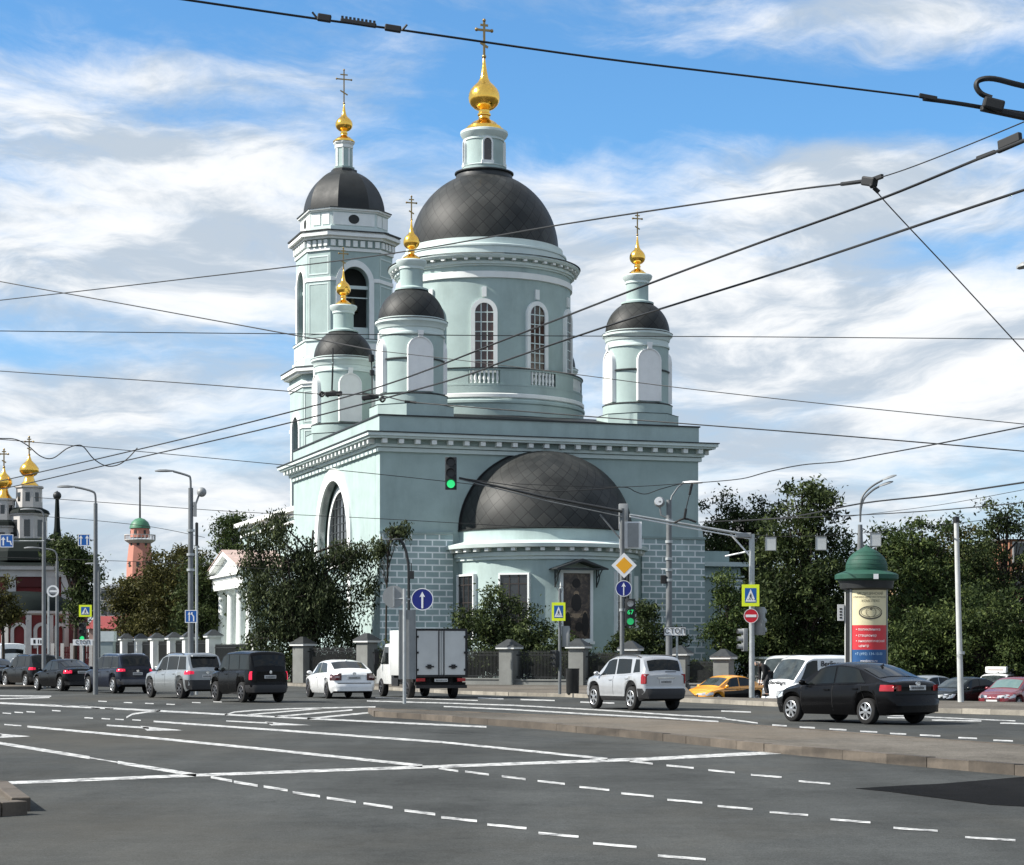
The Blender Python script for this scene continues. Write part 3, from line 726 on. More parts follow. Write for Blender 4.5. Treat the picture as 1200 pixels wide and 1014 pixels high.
fam=[o for c in TWR.children for o in family(c)]
remap(fam,[(0,0),(9,9),(24.58,24.15),(32.22,32.05),(33.2,33.25),(34.82,34.78),(37.3,36.7),(40.85,40.35),(42.9,42.6),(48.6,48.4)],.935,40.9)
# ---------------------------------------------------------------- ground, roads, pavements
def asphalt(name, col, crack=True):
    m=bpy.data.materials.new(name); m.use_nodes=True; nt=m.node_tree; L=nt.links.new; b=nt.nodes['Principled BSDF']
    tc=nd(nt,'ShaderNodeTexCoord')
    def nz(scale,detail,rough,st=(1,1,1),rot=0):
        mp=nd(nt,'ShaderNodeMapping'); mp.inputs['Scale'].default_value=st; mp.inputs['Rotation'].default_value=(0,0,rot)
        L(tc.outputs['Object'],mp.inputs[0]); n=nd(nt,'ShaderNodeTexNoise'); n.inputs['Scale'].default_value=scale; n.inputs['Detail'].default_value=detail; n.inputs['Roughness'].default_value=rough
        L(mp.outputs[0],n.inputs[0]); return n.outputs[0]
    def mr(v,a,bb,c,d):
        n=nd(nt,'ShaderNodeMapRange'); L(v,n.inputs[0])
        for i,q in enumerate((a,bb,c,d)): n.inputs[1+i].default_value=q
        return n.outputs[0]
    def mul(a,bb):
        n=nd(nt,'ShaderNodeMath',operation='MULTIPLY'); L(a,n.inputs[0]); L(bb,n.inputs[1]); return n.outputs[0]
    big=mr(nz(.16,7,.68),.3,.7,.72,1.25)
    streak=mr(nz(.5,5,.6,(1,.045,1),R(27.5)),.35,.7,1.12,.80)     # tyre lanes along the road
    fine=mr(nz(55,3,.7),.3,.7,.62,1.38)
    grain=mr(nz(17,4,.8),.32,.68,.80,1.20)
    mid=mr(nz(3.2,6,.72),.3,.7,.88,1.12)
    spots=mr(nz(1.7,6,.75),.60,.75,1,.6)
    stain=mr(nz(.4,9,.74,(1,.45,1),R(20)),.50,.70,1,.70)
    v=mul(mul(mul(mul(mul(mul(big,streak),fine),spots),stain),grain),mid)
    if crack:
        vo=nd(nt,'ShaderNodeTexVoronoi',feature='DISTANCE_TO_EDGE'); vo.inputs['Scale'].default_value=.10
        mp=nd(nt,'ShaderNodeMapping'); L(tc.outputs['Object'],mp.inputs[0])
        nn=nd(nt,'ShaderNodeTexNoise'); nn.inputs['Scale'].default_value=.8; nn.inputs['Detail'].default_value=6; L(tc.outputs['Object'],nn.inputs[0])
        mm=nd(nt,'ShaderNodeVectorMath',operation='MULTIPLY_ADD'); mm.inputs[1].default_value=(2.6,2.6,2.6); L(nn.outputs[1],mm.inputs[0]); L(mp.outputs[0],mm.inputs[2])
        L(mm.outputs[0],vo.inputs['Vector'])
        ck=mr(vo.outputs[0],.002,.009,.42,1)
        v=mul(v,ck)
    mx=nd(nt,'ShaderNodeMix',data_type='RGBA',blend_type='MULTIPLY'); mx.inputs[0].default_value=1; mx.inputs[6].default_value=rgba(col); L(v,mx.inputs[7])
    dm=nd(nt,'ShaderNodeMix',data_type='RGBA'); dm.inputs[7].default_value=(col[0]*1.5,col[1]*1.32,col[2]*1.12,1)
    L(mr(nz(.11,6,.65,(1,.6,1),R(35)),.48,.70,0,.5),dm.inputs[0]); L(mx.outputs[2],dm.inputs[6])
    L(dm.outputs[2],b.inputs['Base Color']); b.inputs['Roughness'].default_value=.85; b.inputs['Specular IOR Level'].default_value=.02
    bp=nd(nt,'ShaderNodeBump'); bp.inputs['Strength'].default_value=.35; bp.inputs['Distance'].default_value=.01
    L(nz(70,3,.7),bp.inputs['Height']); L(bp.outputs[0],b.inputs['Normal'])
    return m
ASPH=asphalt('worn_asphalt',(.062,.0655,.0645),False); ASPHN=asphalt('fresh_asphalt',(.012,.0122,.0125),False)
PAVE=asphalt('pavement_asphalt',(.120,.110,.096),False)
STONE=mat('granite_kerb',(.088,.073,.058),rough=.85,var=.35,scale=1.5,island=.3,dirt=.6,dirtcol=(.07,.06,.05),bump=.3)
STONEL=mat('granite_kerb_light',(.24,.22,.185),rough=.8,var=.3,scale=1.5,island=.22,dirt=.5,dirtcol=(.1,.09,.07),bump=.3)
def paint_mat():
    m=bpy.data.materials.new('worn_road_paint'); m.use_nodes=True; nt=m.node_tree; L=nt.links.new; b=nt.nodes['Principled BSDF']
    tc=nd(nt,'ShaderNodeTexCoord'); n=nd(nt,'ShaderNodeTexNoise'); n.inputs['Scale'].default_value=4; n.inputs['Detail'].default_value=10; n.inputs['Roughness'].default_value=.78
    L(tc.outputs['Object'],n.inputs[0]); cr=nd(nt,'ShaderNodeValToRGB'); e=cr.color_ramp.elements
    e[0].position=.40; e[0].color=(.07,.07,.07,1); e[1].position=.575; e[1].color=(.60,.60,.58,1); L(n.outputs[0],cr.inputs[0])
    L(cr.outputs[0],b.inputs['Base Color']); b.inputs['Roughness'].default_value=.7
    return m
PAINT=paint_mat()
def slab(name,poly,z0,z1,mtl,kind='structure',**k):
    m=MB(); m.prism([(p[0],p[1]) for p in poly],z0,z1,'z'); return tag(m.build(name,mtl,smooth=0),kind=kind)
r=Vector((-.462,.887,0)); nrm=Vector((.887,.462,0))
kp=[(1500,850),(1200,838.5),(1100,835.5),(900,827.5),(808,823),(667,817),(600,815.5),(530,813),(450,808.5),(340,804),(230,799.5),(130,794.5)]
kerb=[G(*q) for q in kp]
far=kerb[-1]+r*180
# whole ground to the horizon, a metre lower than the street at the car park
GRASS=mat('dry_ground',(.05,.055,.03),rough=.95,var=.4,scale=.3,bump=.4)
m=MB(); m.add([(-3000,-200,-.95),(3000,-200,-.95),(3000,5000,-.95),(-3000,5000,-.95)],[(0,1,2,3)]); tag(m.build('ground',GRASS,smooth=0),kind='structure')
slab('road',[(-300,-40),(300,-40),(300,40)]+[(60,48)]+[(k.x,k.y) for k in kerb]+[(far.x,far.y),(-300,far.y+40)],-1.2,0,ASPH)
# pavement in front of the church, up to the fence
fenceL=[P(q[0],768,q[1]) for q in ((850,101),(790,102),(678,104),(597,105.5),(430,110),(355,113),(250,131),(140,168))]
back=[Vector((60,58,0)),G(1200,823,.13),G(1125,821.5,.13),G(1010,819,.13),G(880,818,.13),G(815,816.5,.13)]
pave=[(60,48)]+[(k.x,k.y) for k in kerb]+[(far.x+3,far.y)]+[(-26,200)]+[(q.x+.6,q.y+1.2) for q in reversed(fenceL[1:])]+[(b.x,b.y) for b in reversed(back)]
slab('pavement',pave,-1.1,.13,PAVE)
m=MB()
def kerbstrip(m,pts,w,z0,z1,mi=0):
    pts=[Vector((p[0],p[1],0)) for p in pts]
    for i in range(len(pts)-1):
        a,b=pts[i],pts[i+1]; d=(b-a).normalized(); q=Vector((d.y,-d.x,0))*w
        nseg=max(1,int((b-a).length/1.0))
        for j in range(nseg):
            p0=a+(b-a)*(j/nseg)+d*.006; p1=a+(b-a)*((j+1)/nseg)-d*.006; e=random.uniform(-.006,.006)
            vs=[(p0.x+q.x+d.y*e,p0.y+q.y,z0),(p1.x+q.x,p1.y+q.y,z0),(p1.x,p1.y,z0),(p0.x,p0.y,z0)]
            vs+=[(v[0],v[1],z1+e) for v in vs]
            m.add(vs,[(3,2,1,0),(4,5,6,7),(0,1,5,4),(1,2,6,5),(2,3,7,6),(3,0,4,7)],mi)
kerbstrip(m,[(60,48)]+[(k.x,k.y) for k in kerb]+[(far.x,far.y)],-.18,-.3,.145)
tag(m.build('kerb',STONEL,smooth=0,bevel=0),kind='structure')
# churchyard behind the fence
slab('churchyard',[(f.x,f.y+.4) for f in fenceL]+[(-30,300),(28,300),(22,104)],-1.0,.05,mat('churchyard_lawn',(.045,.06,.025),rough=.95,var=.35,scale=.6,bump=.5))
# car park, lower than the street
slab('car_park',[(5,76),(300,60),(300,125),(25,125),(12,100)],-1.15,-.8,asphalt('car_park_asphalt',(.05,.05,.05),False))
# refuge island
fr=[G(438,835.5),G(445,840),G(500,843.5),G(600,851.5),G(660,856.5),G(760,866),G(905,881.5),G(1050,895),G(1200,908.5),G(1500,937)]
bk=[G(1500,893,.135),G(1200,874,.135),G(1000,859.5,.135),G(860,848.5,.135),G(760,843,.135),G(680,839.5,.135),G(600,837,.135),G(500,833,.135),G(450,831.5,.135)]
slab('refuge_island',[(p.x,p.y) for p in fr+bk],-.5,.135,PAVE)
m=MB(); kerbstrip(m,[(p.x,p.y) for p in fr],.16,-.3,.15); kerbstrip(m,[(p.x,p.y) for p in bk]+[(fr[0].x,fr[0].y)],.14,-.3,.15)
tag(m.build('island_kerb',STONE,smooth=0),kind='structure')
# broken kerb corner at the left edge of the picture
a=[G(-260,921,),G(4,924),G(24,931),G(34,938),G(33,957),G(-30,962),G(-300,972)]
slab('traffic_island',[(p.x,p.y) for p in [G(-260,921,.1),G(0,927,.1),G(14,934,.1),G(0,946,.1),G(-300,960,.1)]],-.3,.10,PAVE)
m=MB()
kerbstrip(m,[(p.x,p.y) for p in [G(-300,963),G(-60,958.5),G(2,957),G(33,955)]],-.22,-.3,.145)
p0,p1=G(36,951),G(10,930.5)
kerbstrip(m,[(p0.x,p0.y),(p1.x,p1.y),(G(-120,926).x,G(-120,926).y)],-.2,-.3,.15)
tag(m.build('island_kerb',STONE,smooth=0,bevel=.012),kind='structure')
# small far island under the queue on the left
q=[G(-60,808.5),G(47,808),G(48,806),G(-60,805)]
slab('refuge_island',[(p.x,p.y) for p in q],-.3,.15,PAVE)
# painted markings, all one kind of paint on the road
m=MB()
def stroke(pts,t,z=.005):
    for i in range(len(pts)-1):
        (x0,y0),(x1,y1)=pts[i],pts[i+1]
        t=[q*.84 for q in t] if isinstance(t,(list,tuple)) and i==0 else (t*.84 if i==0 else t)
        ta=t if not isinstance(t,(list,tuple)) else t[i]; tb=t if not isinstance(t,(list,tuple)) else t[i+1]
        m.add([G(x0,y0+ta/2,z),G(x1,y1+tb/2,z),G(x1,y1-tb/2,z),G(x0,y0-ta/2,z)],[(0,1,2,3)])
def dashes(L_,dy,t):
    for (x0,x1,y) in L_: stroke([(x0,y-dy/2),(x1,y+dy/2)],t)
dashes([(247,272,913),(274,302,918.5),(309,337,924),(343,375,931),(383,417,937.5),(426,460,944),(474,510,952),(517,559,960),(571,617,968.5),(631,678,978.5),(695,746,990.5),(771,827,1005),(850,912,1021)],4.6,3.5)
dashes([(514,537,902),(545,573,906),(588,616,911.5),(630,662,917),(679,714,924),(728,766,931.5),(782,823,939),(841,882,946.5),(902,947,953.5),(973,1020,962),(1047,1099,972),(1131,1190,983),(1235,1300,997)],3.6,2.8)
dashes([(738,765,893.5),(781,813,898.5),(830,861,904),(880,916,909.5),(936,973,917)],3.0,2.5)
stroke([(-80,858),(0,871),(105,888)],[3.6,3.8,4.2]); stroke([(105,888),(138,893.5)],1.6); stroke([(138,893.5),(230,908.5)],[4.2,4.6])
stroke([(32,851.5),(180,865),(330,880),(495,897.5)],[2.6,3.0,3.4,3.8])
stroke([(180,845.5),(330,856),(520,870),(712,889.5)],[2.2,2.6,2.8,3])
stroke([(-120,922),(0,918),(230,908.5),(495,899),(760,889.5),(915,881.5)],[4.5,4.2,4,3.8,4.4,4.6])
stroke([(-60,821),(0,824),(165,832),(265,837.5),(400,844),(570,852)],[2.2,2.4,2.4,2.2,2.2,2.4])
stroke([(0,819),(58,817.5)],1.4); stroke([(-40,815),(60,816)],1.4)
stroke([(263,838),(275,834.5),(300,832.5),(345,830.5),(440,828.5)],1.6)
stroke([(290,837.8),(377,830.3)],1.7); stroke([(322,840),(413,832)],1.8); stroke([(360,842.3),(434,835.2)],2.0)
stroke([(148,841),(155,837),(172,834.5),(188,833)],[2.4,2.2,2,1.8])
def arrow(x0,y0,x1,y1,hw,t):
    xm=x0+(x1-x0)*.55; ym=y0+(y1-y0)*.55
    stroke([(x0,y0),(xm,ym)],t)
    m.add([G(xm-10,ym-hw*.8,.005),G(x1,y1,.005),G(xm-2,ym+hw,.005)],[(0,1,2)])
arrow(125,850,215,856,3.2,2.2); arrow(-40,860,36,863,3.2,2.4); arrow(265,845,365,850,2.4,1.6)
for (x,y) in ((8,836),(22,835),(36,834.4),(66,833),(104,841.5),(124,842.5),(140,843.2),(160,844),(10,849.5),(20,850.3)): stroke([(x-5,y-.3),(x+5,y+.3)],1.5)
for (x,y) in ((60,826),(78,827),(98,827.8),(120,822),(150,823.5),(175,824.5),(200,825.5),(230,823.5),(255,822.6),(112,830),(128,830.6)): stroke([(x-5,y-.2),(x+5,y+.2)],1.3)
# carriageway beyond the island
stroke([(520,828),(600,831.6),(700,837.5),(780,841.5),(842,845.8)],[1.6,1.8,2,2,2.2])
stroke([(430,821.5),(520,824),(600,826.6),(700,832),(790,838),(850,841.5)],[1.4,1.4,1.6,1.6,1.8,1.8])
dashes([(905,922,850.2),(937,955,852.6),(972,992,855),(1008,1028,857.5),(1043,1062,860),(1078,1102,862),(1123,1145,865),(1164,1187,868),(1212,1240,871)],1,2)
dashes([(560,590,818.5),(610,650,820.5),(680,720,823.5),(845,880,834),(1040,1082,841.5),(1092,1150,844.5),(1172,1215,848)],1.2,1.7)
stroke([(1000,836.5),(1090,840.5),(1190,845)],1.3); stroke([(846,842),(888,847.5)],1.8)
stroke([(440,817.5),(500,819),(560,821)],1.2)
tag(m.build('road_markings',PAINT,smooth=0),kind='structure')
m=MB(); pp=[G(1003,924.5),G(1060,921),(G(1100,919.2)),G(1200,910.8),G(1330,903),G(1400,940),G(1200,945.5),G(1160,943.5),G(1090,934.5),G(1040,928)]
m.prism([(p.x,p.y) for p in pp],-.1,.006,'z'); tag(m.build('road_patch',ASPHN,smooth=0),kind='structure')

# ---------------------------------------------------------------- churchyard fence: plinth, pillars, iron grilles
FST=mat('fence_render',(.17,.175,.165),rough=.85,var=.18,scale=1.2,dirt=.45,dirtcol=(.06,.06,.055))
FSW=mat('fence_white',(.62,.63,.61),rough=.8,var=.12,scale=1.2,dirt=.35,dirtcol=(.15,.15,.14))
IRON=mat('black_iron',(.012,.013,.013),rough=.5,var=.2)
def fence(name,label,pts,stone,piltop,plinth_h,zbase,caps):
    t=thing(name,label,'fence',(pts[0][0],pts[0][1],0))
    o=Vector((pts[0][0],pts[0][1],0))
    for i in range(len(pts)-1):
        a=Vector((pts[i][0],pts[i][1],0))-o; b=Vector((pts[i+1][0],pts[i+1][1],0))-o; d=(b-a); Ln=d.length; ang=math.atan2(d.y,d.x)
        M=Matrix.Translation(a) @ Matrix.Rotation(ang,4,'Z')
        za=piltop[i]; zb=piltop[i+1]; top=min(za,zb)-.35
        m=MB(); m.X=M; m.box(.38,Ln-.38,-.22,.22,zbase[i],plinth_h[i]); m.box(.38,Ln-.38,-.27,.27,plinth_h[i],plinth_h[i]+.07); m.build('plinth',stone,t,smooth=0)
        m=MB(); m.X=M
        n=max(3,int(Ln/.105))
        for k in range(n):
            x=.5+(Ln-1.0)*(k+.5)/n; m.box(x-.017,x+.017,-.017,.017,plinth_h[i],top); m.add([(x-.03,-.01,top),(x+.03,-.01,top),(x,0,top+.14),(x-.03,.01,top),(x+.03,.01,top)],[(0,1,2),(3,4,2),(0,3,2),(1,4,2)])
        for z in (plinth_h[i]+.18,top-.12): m.box(.4,Ln-.4,-.02,.02,z-.025,z+.025)
        m.build('iron_grille',IRON,t,smooth=0)
    for i,p in enumerate(pts):
        m=MB(); a=Vector((p[0],p[1],0))-o; j=min(i,len(pts)-2)
        ang=math.atan2(pts[j+1][1]-pts[j][1],pts[j+1][0]-pts[j][0])
        m.X=Matrix.Translation(a) @ Matrix.Rotation(ang,4,'Z')
        z=piltop[i]; zb=zbase[min(i,len(zbase)-1)]
        m.box(-.40,.40,-.40,.40,zb,z-.16)
        pl=m.build('pillar',stone,t,smooth=0)
        m=MB(); m.X=Matrix.Translation(a) @ Matrix.Rotation(ang,4,'Z'); m.box(-.53,.53,-.53,.53,z-.16,z-.04); m.build('cap_slab',FSW,pl,smooth=0)
        if caps:
            m=MB(); m.X=Matrix.Translation(a) @ Matrix.Rotation(ang,4,'Z')
            m.add([(-.57,-.57,z-.04),(.57,-.57,z-.04),(.57,.57,z-.04),(-.57,.57,z-.04),(-.1,-.1,z+.34),(.1,-.1,z+.34),(.1,.1,z+.34),(-.1,.1,z+.34)],[(0,1,5,4),(1,2,6,5),(2,3,7,6),(3,0,4,7),(4,5,6,7)])
            m.build('pyramid_cap',FLASH,pl,smooth=0)
    return t
def fp(px,Y): return (PX(px,Y),Y)
fence('churchyard_fence','iron churchyard fence on a stone plinth with grey pyramid-capped pillars in front of the apse',
      [fp(848,101),fp(797,102),fp(739,103),fp(678,104),fp(597,105.5),fp(513,107.5),fp(430,110),fp(355,113)],FST,
      [1.62,1.80,2.04,2.16,2.13,2.25,2.5,2.33],[.2,.25,.3,.35,.4,.45,.5],[-.7,-.4,-.1,0,0,0,0,0],True)
fence('churchyard_fence','fence with white capped pillars running left past the portico to the bare pole',
      [fp(303,121),fp(250,131),fp(222,137),fp(204,141),fp(184,145.5),fp(165,150),fp(148,154.5),fp(134,159)],FSW,
      [2.6,2.95,2.9,2.9,2.9,2.9,2.95,2.95],[.8]*7,[0]*8,True)
# lower fence of the car park side, seen in gaps between the trees
fence('car_park_fence','low fence with white-topped pillars in deep shade behind the car park',[fp(1180,118),fp(1110,118),fp(1040,118),fp(970,116),fp(893,112)],FST,[1.6,1.9,1.5,1.6,1.6],[-.3]*4,[-.85]*5,False)
# ---------------------------------------------------------------- vehicles
TYRE=mat('tyre_rubber',(.012,.012,.012),rough=.85,var=.2,scale=6)
RIM=mat('alloy_rim',(.42,.43,.44),rough=.32,metal=.75,var=.15,scale=8)
RIMD=mat('dark_alloy_rim',(.09,.09,.095),rough=.35,metal=.7,var=.2,scale=8)
UNDER=mat('underbody_black',(.008,.008,.008),rough=.9)
PLAST=mat('black_plastic',(.016,.016,.017),rough=.55,var=.2,scale=5)
CHROME=mat('chrome',(.62,.63,.64),rough=.14,metal=1,var=.05)
AUTOG=mat('car_glass',(.008,.010,.010),rough=.04,var=.2,spec=.28)
AUTOGL=mat('car_glass_clear',(.03,.038,.038),rough=.04,var=.6,scale=3,spec=.6)
TAILR=mat('tail_lamp_red',(.30,.008,.012),rough=.12,var=.2,coat=.8)
TAILL=mat('lit_tail_lamp',(.5,.01,.03),rough=.2,emit=((1,.03,.10),.35))
TAILC=mat('tail_lamp_clear',(.45,.33,.33),rough=.12,coat=.8)
HEADL=mat('head_lamp',(.55,.57,.58),rough=.08,metal=.3,var=.3,coat=1)
PLATE=mat('number_plate',(.55,.55,.54),rough=.5,var=.1)
PLTXT=mat('number_plate_smudge',(.12,.12,.12),rough=.6)
SEAM=mat('panel_gap',(.006,.006,.006),rough=.8)
def paint(name,col,metal=.0,rough=.28,dirt=.1,coat=.85,spec=.5):
    return mat(name,col,rough=rough,metal=metal,var=.07,scale=1.3,dirt=dirt,dirtcol=(.11,.10,.09),coat=coat,spec=spec)
def lerp(a,b,t): return a+(b-a)*t
def interp(tab,x):
    if x<=tab[0][0]: return tab[0][1]
    for (a,va),(b,vb) in zip(tab,tab[1:]):
        if x<=b:
            t=(x-a)/(b-a) if b>a else 0
            return va+(vb-va)*t
    return tab[-1][1]
def sinterp(tab,x):                                   # smoothed polyline
    h=.07
    return (interp(tab,x-h)+2*interp(tab,x)+interp(tab,x+h))/4
class Car:
    """body lofted along y (rear -, front +) from a belt line, a roof line and a plan outline; every fitting is laid on that surface"""
    def __init__(s,S):
        s.S=S; s.L=S['L']; s.W=S['W']/2; s.rw=S.get('rw',.32)
        s.maxr=max(v for _,v in S['roof'])
        s.wr=S.get('wroof',.76)
    def sec(s,y):
        S=s.S; h=s.L/2
        plan=interp(S.get('plan',[(-h,.86),(-h+.05,.92),(-h+.18,.97),(-h+.5,1),(h-.9,1),(h-.45,.96),(h-.2,.89),(h-.06,.78),(h,.68)]),y)
        w=s.W*plan
        zb=interp(S.get('bot',[(-h,.42),(-h+.12,.30),(-h+.5,.22),(h-.6,.20),(h-.15,.22),(h,.34)]),y)
        belt=sinterp(S['belt'],y); roof=max(sinterp(S['roof'],y),belt+.012)
        for yw in S['wheels']:
            ra=s.rw*1.09+.01
            d=abs(y-yw)
            if d<ra: zb=max(zb,s.rw+math.sqrt(ra*ra-d*d))
        k=max(0,min(1,(roof-belt)/(max(interp(S['roof'],y),s.maxr)-belt+1e-6)))
        zb=min(zb,belt-.12)
        zm=max(lerp(zb,belt,.45),zb+.03); zs=belt
        g=S.get('bulge',1.0)
        wr=lerp(.86*w,s.W*s.wr*min(1,plan*1.03),k)
        cr=S.get('crown',.035)
        z6=belt+(roof-belt)*.90 if k>.02 else belt+.006
        zlo=min(zb+.14,zm-.01)
        return [(0,zb),(w*.88,zb),(w*.965,zlo),(w,zm),(w*.995,lerp(zm,zs,.7)),(w*.955,zs-.015),(w*.90,zs+.006),(wr,z6),(wr*.88,max(roof-.012,z6+.003)),(wr*.5,roof+cr*.7),(0,roof+cr)]
    def side(s,y,z):                                  # x on the flank
        p=s.sec(y)[1:9]
        for (x0,z0),(x1,z1) in zip(p,p[1:]):
            if z0<=z<=z1: return lerp(x0,x1,(z-z0)/(z1-z0+1e-9))
        return p[0][0] if z<p[0][1] else p[-1][0]
    def gl(s,y,t):                                    # point on the glasshouse side, t 0 belt .. 1 roof rail
        p=s.sec(y); a,b=p[6],p[7]
        return Vector((lerp(a[0],b[0],t)+.007,y,lerp(a[1],b[1],t)+.004))
    def top(s,y,fx):
        p=s.sec(y)[7:]; w=p[0][0]; x=abs(fx)*w
        for (x0,z0),(x1,z1) in zip(p,p[1:]):
            if x1<=x<=x0: z=lerp(z1,z0,(x-x1)/(x0-x1+1e-9)); break
        else: z=p[0][1]
        return Vector((math.copysign(x,fx),y,z))
    def build(s,root,mats):
        S=s.S; h=s.L/2
        ys=[]
        n=int(s.L/.045)
        for i in range(n+1): ys.append(-h+s.L*i/n)
        for k in (.012,.03): ys+= [-h+k,h-k]
        for yw in S['wheels']:
            ra=s.rw*1.09+.01
            for q in range(13):
                a=PI*q/12; ys.append(yw-ra*.999*math.cos(a))
        ys=sorted(set(round(y,4) for y in ys))
        m=MB(); P_=[]; vs=[]
        for y in ys:
            p=s.sec(y); full=[(x,z) for x,z in p]+[(-x,z) for x,z in reversed(p[1:-1])]
            vs+=[(x,y,z) for x,z in full]
        k=20; fs=[]; mi=[]
        for i in range(len(ys)-1):
            for j in range(k):
                fs.append((i*k+j,i*k+(j+1)%k,(i+1)*k+(j+1)%k,(i+1)*k+j))
        b=len(m.v); m.v+=[tuple(v) for v in vs]
        clad=S.get('clad',0)
        for q,f in enumerate(fs):
            j=q%k; m.f.append(list(f)); m.uv.append(None)
            zc=max(vs[f[0]][2],vs[f[1]][2])
            m.m.append(1 if j in (0,k-1) else (2 if (clad and j in (1,k-2)) else 0))
        for base in (0,(len(ys)-1)*k):
            rows=[]
            for j in range(1,10):
                a=Vector(vs[base+j]); b_=Vector(vs[base+k-j]); rows.append([a.lerp(b_,q/8) for q in range(9)])
            m.add([p for r_ in rows for p in r_],[(i*9+q,i*9+q+1,(i+1)*9+q+1,(i+1)*9+q) for i in range(8) for q in range(8)])
            for e,rw_ in ((0,rows[0]),(10,rows[-1])):
                m.add([Vector(vs[base+e])]+rw_,[(0,q+1,q+2) for q in range(8)])
        return m.build('body',[mats,UNDER,S.get('cladm',PLAST)],root,smooth=38)
    def patch(s,name,mtl,root,rows,both=True,thick=0):
        """grid of points (rows of Vectors on the +x side), mirrored when both"""
        m=MB()
        R_=len(rows); C_=len(rows[0])
        for sg in ((1,-1) if both else (1,)):
            vs=[(sg*p.x,p.y,p.z) for r_ in rows for p in r_]
            m.add(vs,[(i*C_+j,i*C_+j+1,(i+1)*C_+j+1,(i+1)*C_+j) for i in range(R_-1) for j in range(C_-1)])
        return m.build(name,mtl,root,smooth=60)
    def sidewin(s,root,yb0,yb1,yt0,yt1,t0=.06,t1=.93,mtl=None,chrome=None):
        rows=[]
        for i in range(5):
            t=i/4; y0=lerp(yb0,yt0,t); y1=lerp(yb1,yt1,t)
            rows.append([s.gl(lerp(y0,y1,j/7),lerp(t0,t1,t)) for j in range(8)])
        for sg in (1,-1):
            rr=[[Vector((sg*p.x,p.y,p.z)) for p in r_] for r_ in rows]
            w=s.patch('window',mtl or AUTOG,root,rr,False)
            if chrome:
                m=MB(); m.tube([p+Vector((sg*.004,0,0)) for p in rr[0]],.012,5); m.tube([p+Vector((sg*.004,0,0)) for p in rr[-1]],.012,5); m.build('trim',chrome,w)
    def topglass(s,name,root,ya,yb,fx=.9,mtl=None,n=8,off=.010):
        rows=[]
        for i in range(n+1):
            y=lerp(ya,yb,i/n)
            dz=(sinterp(s.S['roof'],y+.03)-sinterp(s.S['roof'],y-.03))/.06
            nn=Vector((0,-dz,1)).normalized()*off
            rows.append([s.top(y,fx*(j/8*2-1))+nn for j in range(9)])
        return s.patch(name,mtl or AUTOG,root,rows,False)
    def flank(s,y0,y1,z0,z1,off=.006,n=5,slant=0):
        rows=[]
        for i in range(4):
            z=lerp(z0,z1,i/3)
            rows.append([Vector((s.side(lerp(y0,y1,j/n)+slant*i/3,z)+off,lerp(y0,y1,j/n)+slant*i/3,z)) for j in range(n+1)])
        return rows
    def rear(s,x0,x1,z0,z1,off=.008,y=None):
        yy=(-s.L/2 if y is None else y)-off
        return [[Vector((lerp(x0,x1,j/3),yy,lerp(z0,z1,i/2))) for j in range(4)] for i in range(3)]
    def seams(s,root,ylist,z0,z1):
        m=MB()
        for y in ylist:
            for sg in (1,-1):
                r_=[Vector((sg*(s.side(y,lerp(z0,z1,i/6))+.004),y,lerp(z0,z1,i/6))) for i in range(7)]
                vs=[]; 
                for p in r_: vs+=[(p.x,p.y-.008,p.z),(p.x,p.y+.008,p.z)]
                m.add(vs,[(2*i,2*i+1,2*i+3,2*i+2) for i in range(6)])
        return m.build('door_seams',SEAM,root,smooth=0)
def wheel(root,x,y,rw,w,side,rimm,spokes=7):
    m=MB(); prof=[(rw*.62,-w/2),(rw*.9,-w/2),(rw*.975,-w*.42),(rw,-w*.3),(rw,w*.3),(rw*.975,w*.42),(rw*.9,w/2),(rw*.62,w/2)]
    m.lathe(prof,28); wh=m.build('wheel',TYRE,root,smooth=40)
    wh.rotation_euler=(0,PI/2*side,0); wh.location=(x,y,rw)
    m=MB(); m.lathe([(rw*.66,w*.50),(rw*.63,w*.54),(rw*.6,w*.50),(rw*.58,w*.2),(rw*.02,w*.2)],28,m=1)
    m.lathe([(rw*.67,w*.505),(rw*.63,w*.545),(rw*.595,w*.50)],28)
    for k in range(spokes):
        m.X=Matrix.Rotation(2*PI*k/spokes,4,'Z')
        m.add([(rw*.08,-rw*.075,w*.50),(rw*.62,-rw*.10,w*.48),(rw*.62,rw*.10,w*.48),(rw*.08,rw*.075,w*.50),(rw*.08,-rw*.07,w*.25),(rw*.6,-rw*.09,w*.25),(rw*.6,rw*.09,w*.25),(rw*.08,rw*.07,w*.25)],[(0,1,2,3),(0,4,5,1),(1,5,6,2),(2,6,7,3),(3,7,4,0)])
    m.X=None; m.lathe([(rw*.17,w*.3),(rw*.17,w*.50),(rw*.12,w*.53),(0,w*.53)],14)
    m.build('rim',[rimm,UNDER],wh,smooth=40)
    return wh
def mirror(root,c,y,z,mtl):
    for sg in (1,-1):
        x=sg*(c.side(y,z-.05)+.03)
        m=MB(); m.sphere((x+sg*.07,y,z+.05),.1,10,8,0,(1.05,.62,.72)); m.box(min(x-sg*.06,x+sg*.05),max(x-sg*.06,x+sg*.05),y-.03,y+.03,z-.02,z+.03)
        m.build('mirror',mtl,root,smooth=50)
def plate(root,y,z,w=.52,hh=.112,x=0):
    m=MB(); m.box(x-w/2,x+w/2,y-.012,y,z-hh/2,z+hh/2); p=m.build('number_plate',PLATE,root,smooth=0)
    m=MB(); q=x-w/2+.05
    while q<x+w/2-.06:
        a=random.uniform(.022,.04); m.box(q,q+a,y-.016,y-.0125,z-hh*.28,z+hh*.28*random.uniform(.6,1)); q+=a+.018
    m.build('smudged_marks',PLTXT,p,smooth=0)
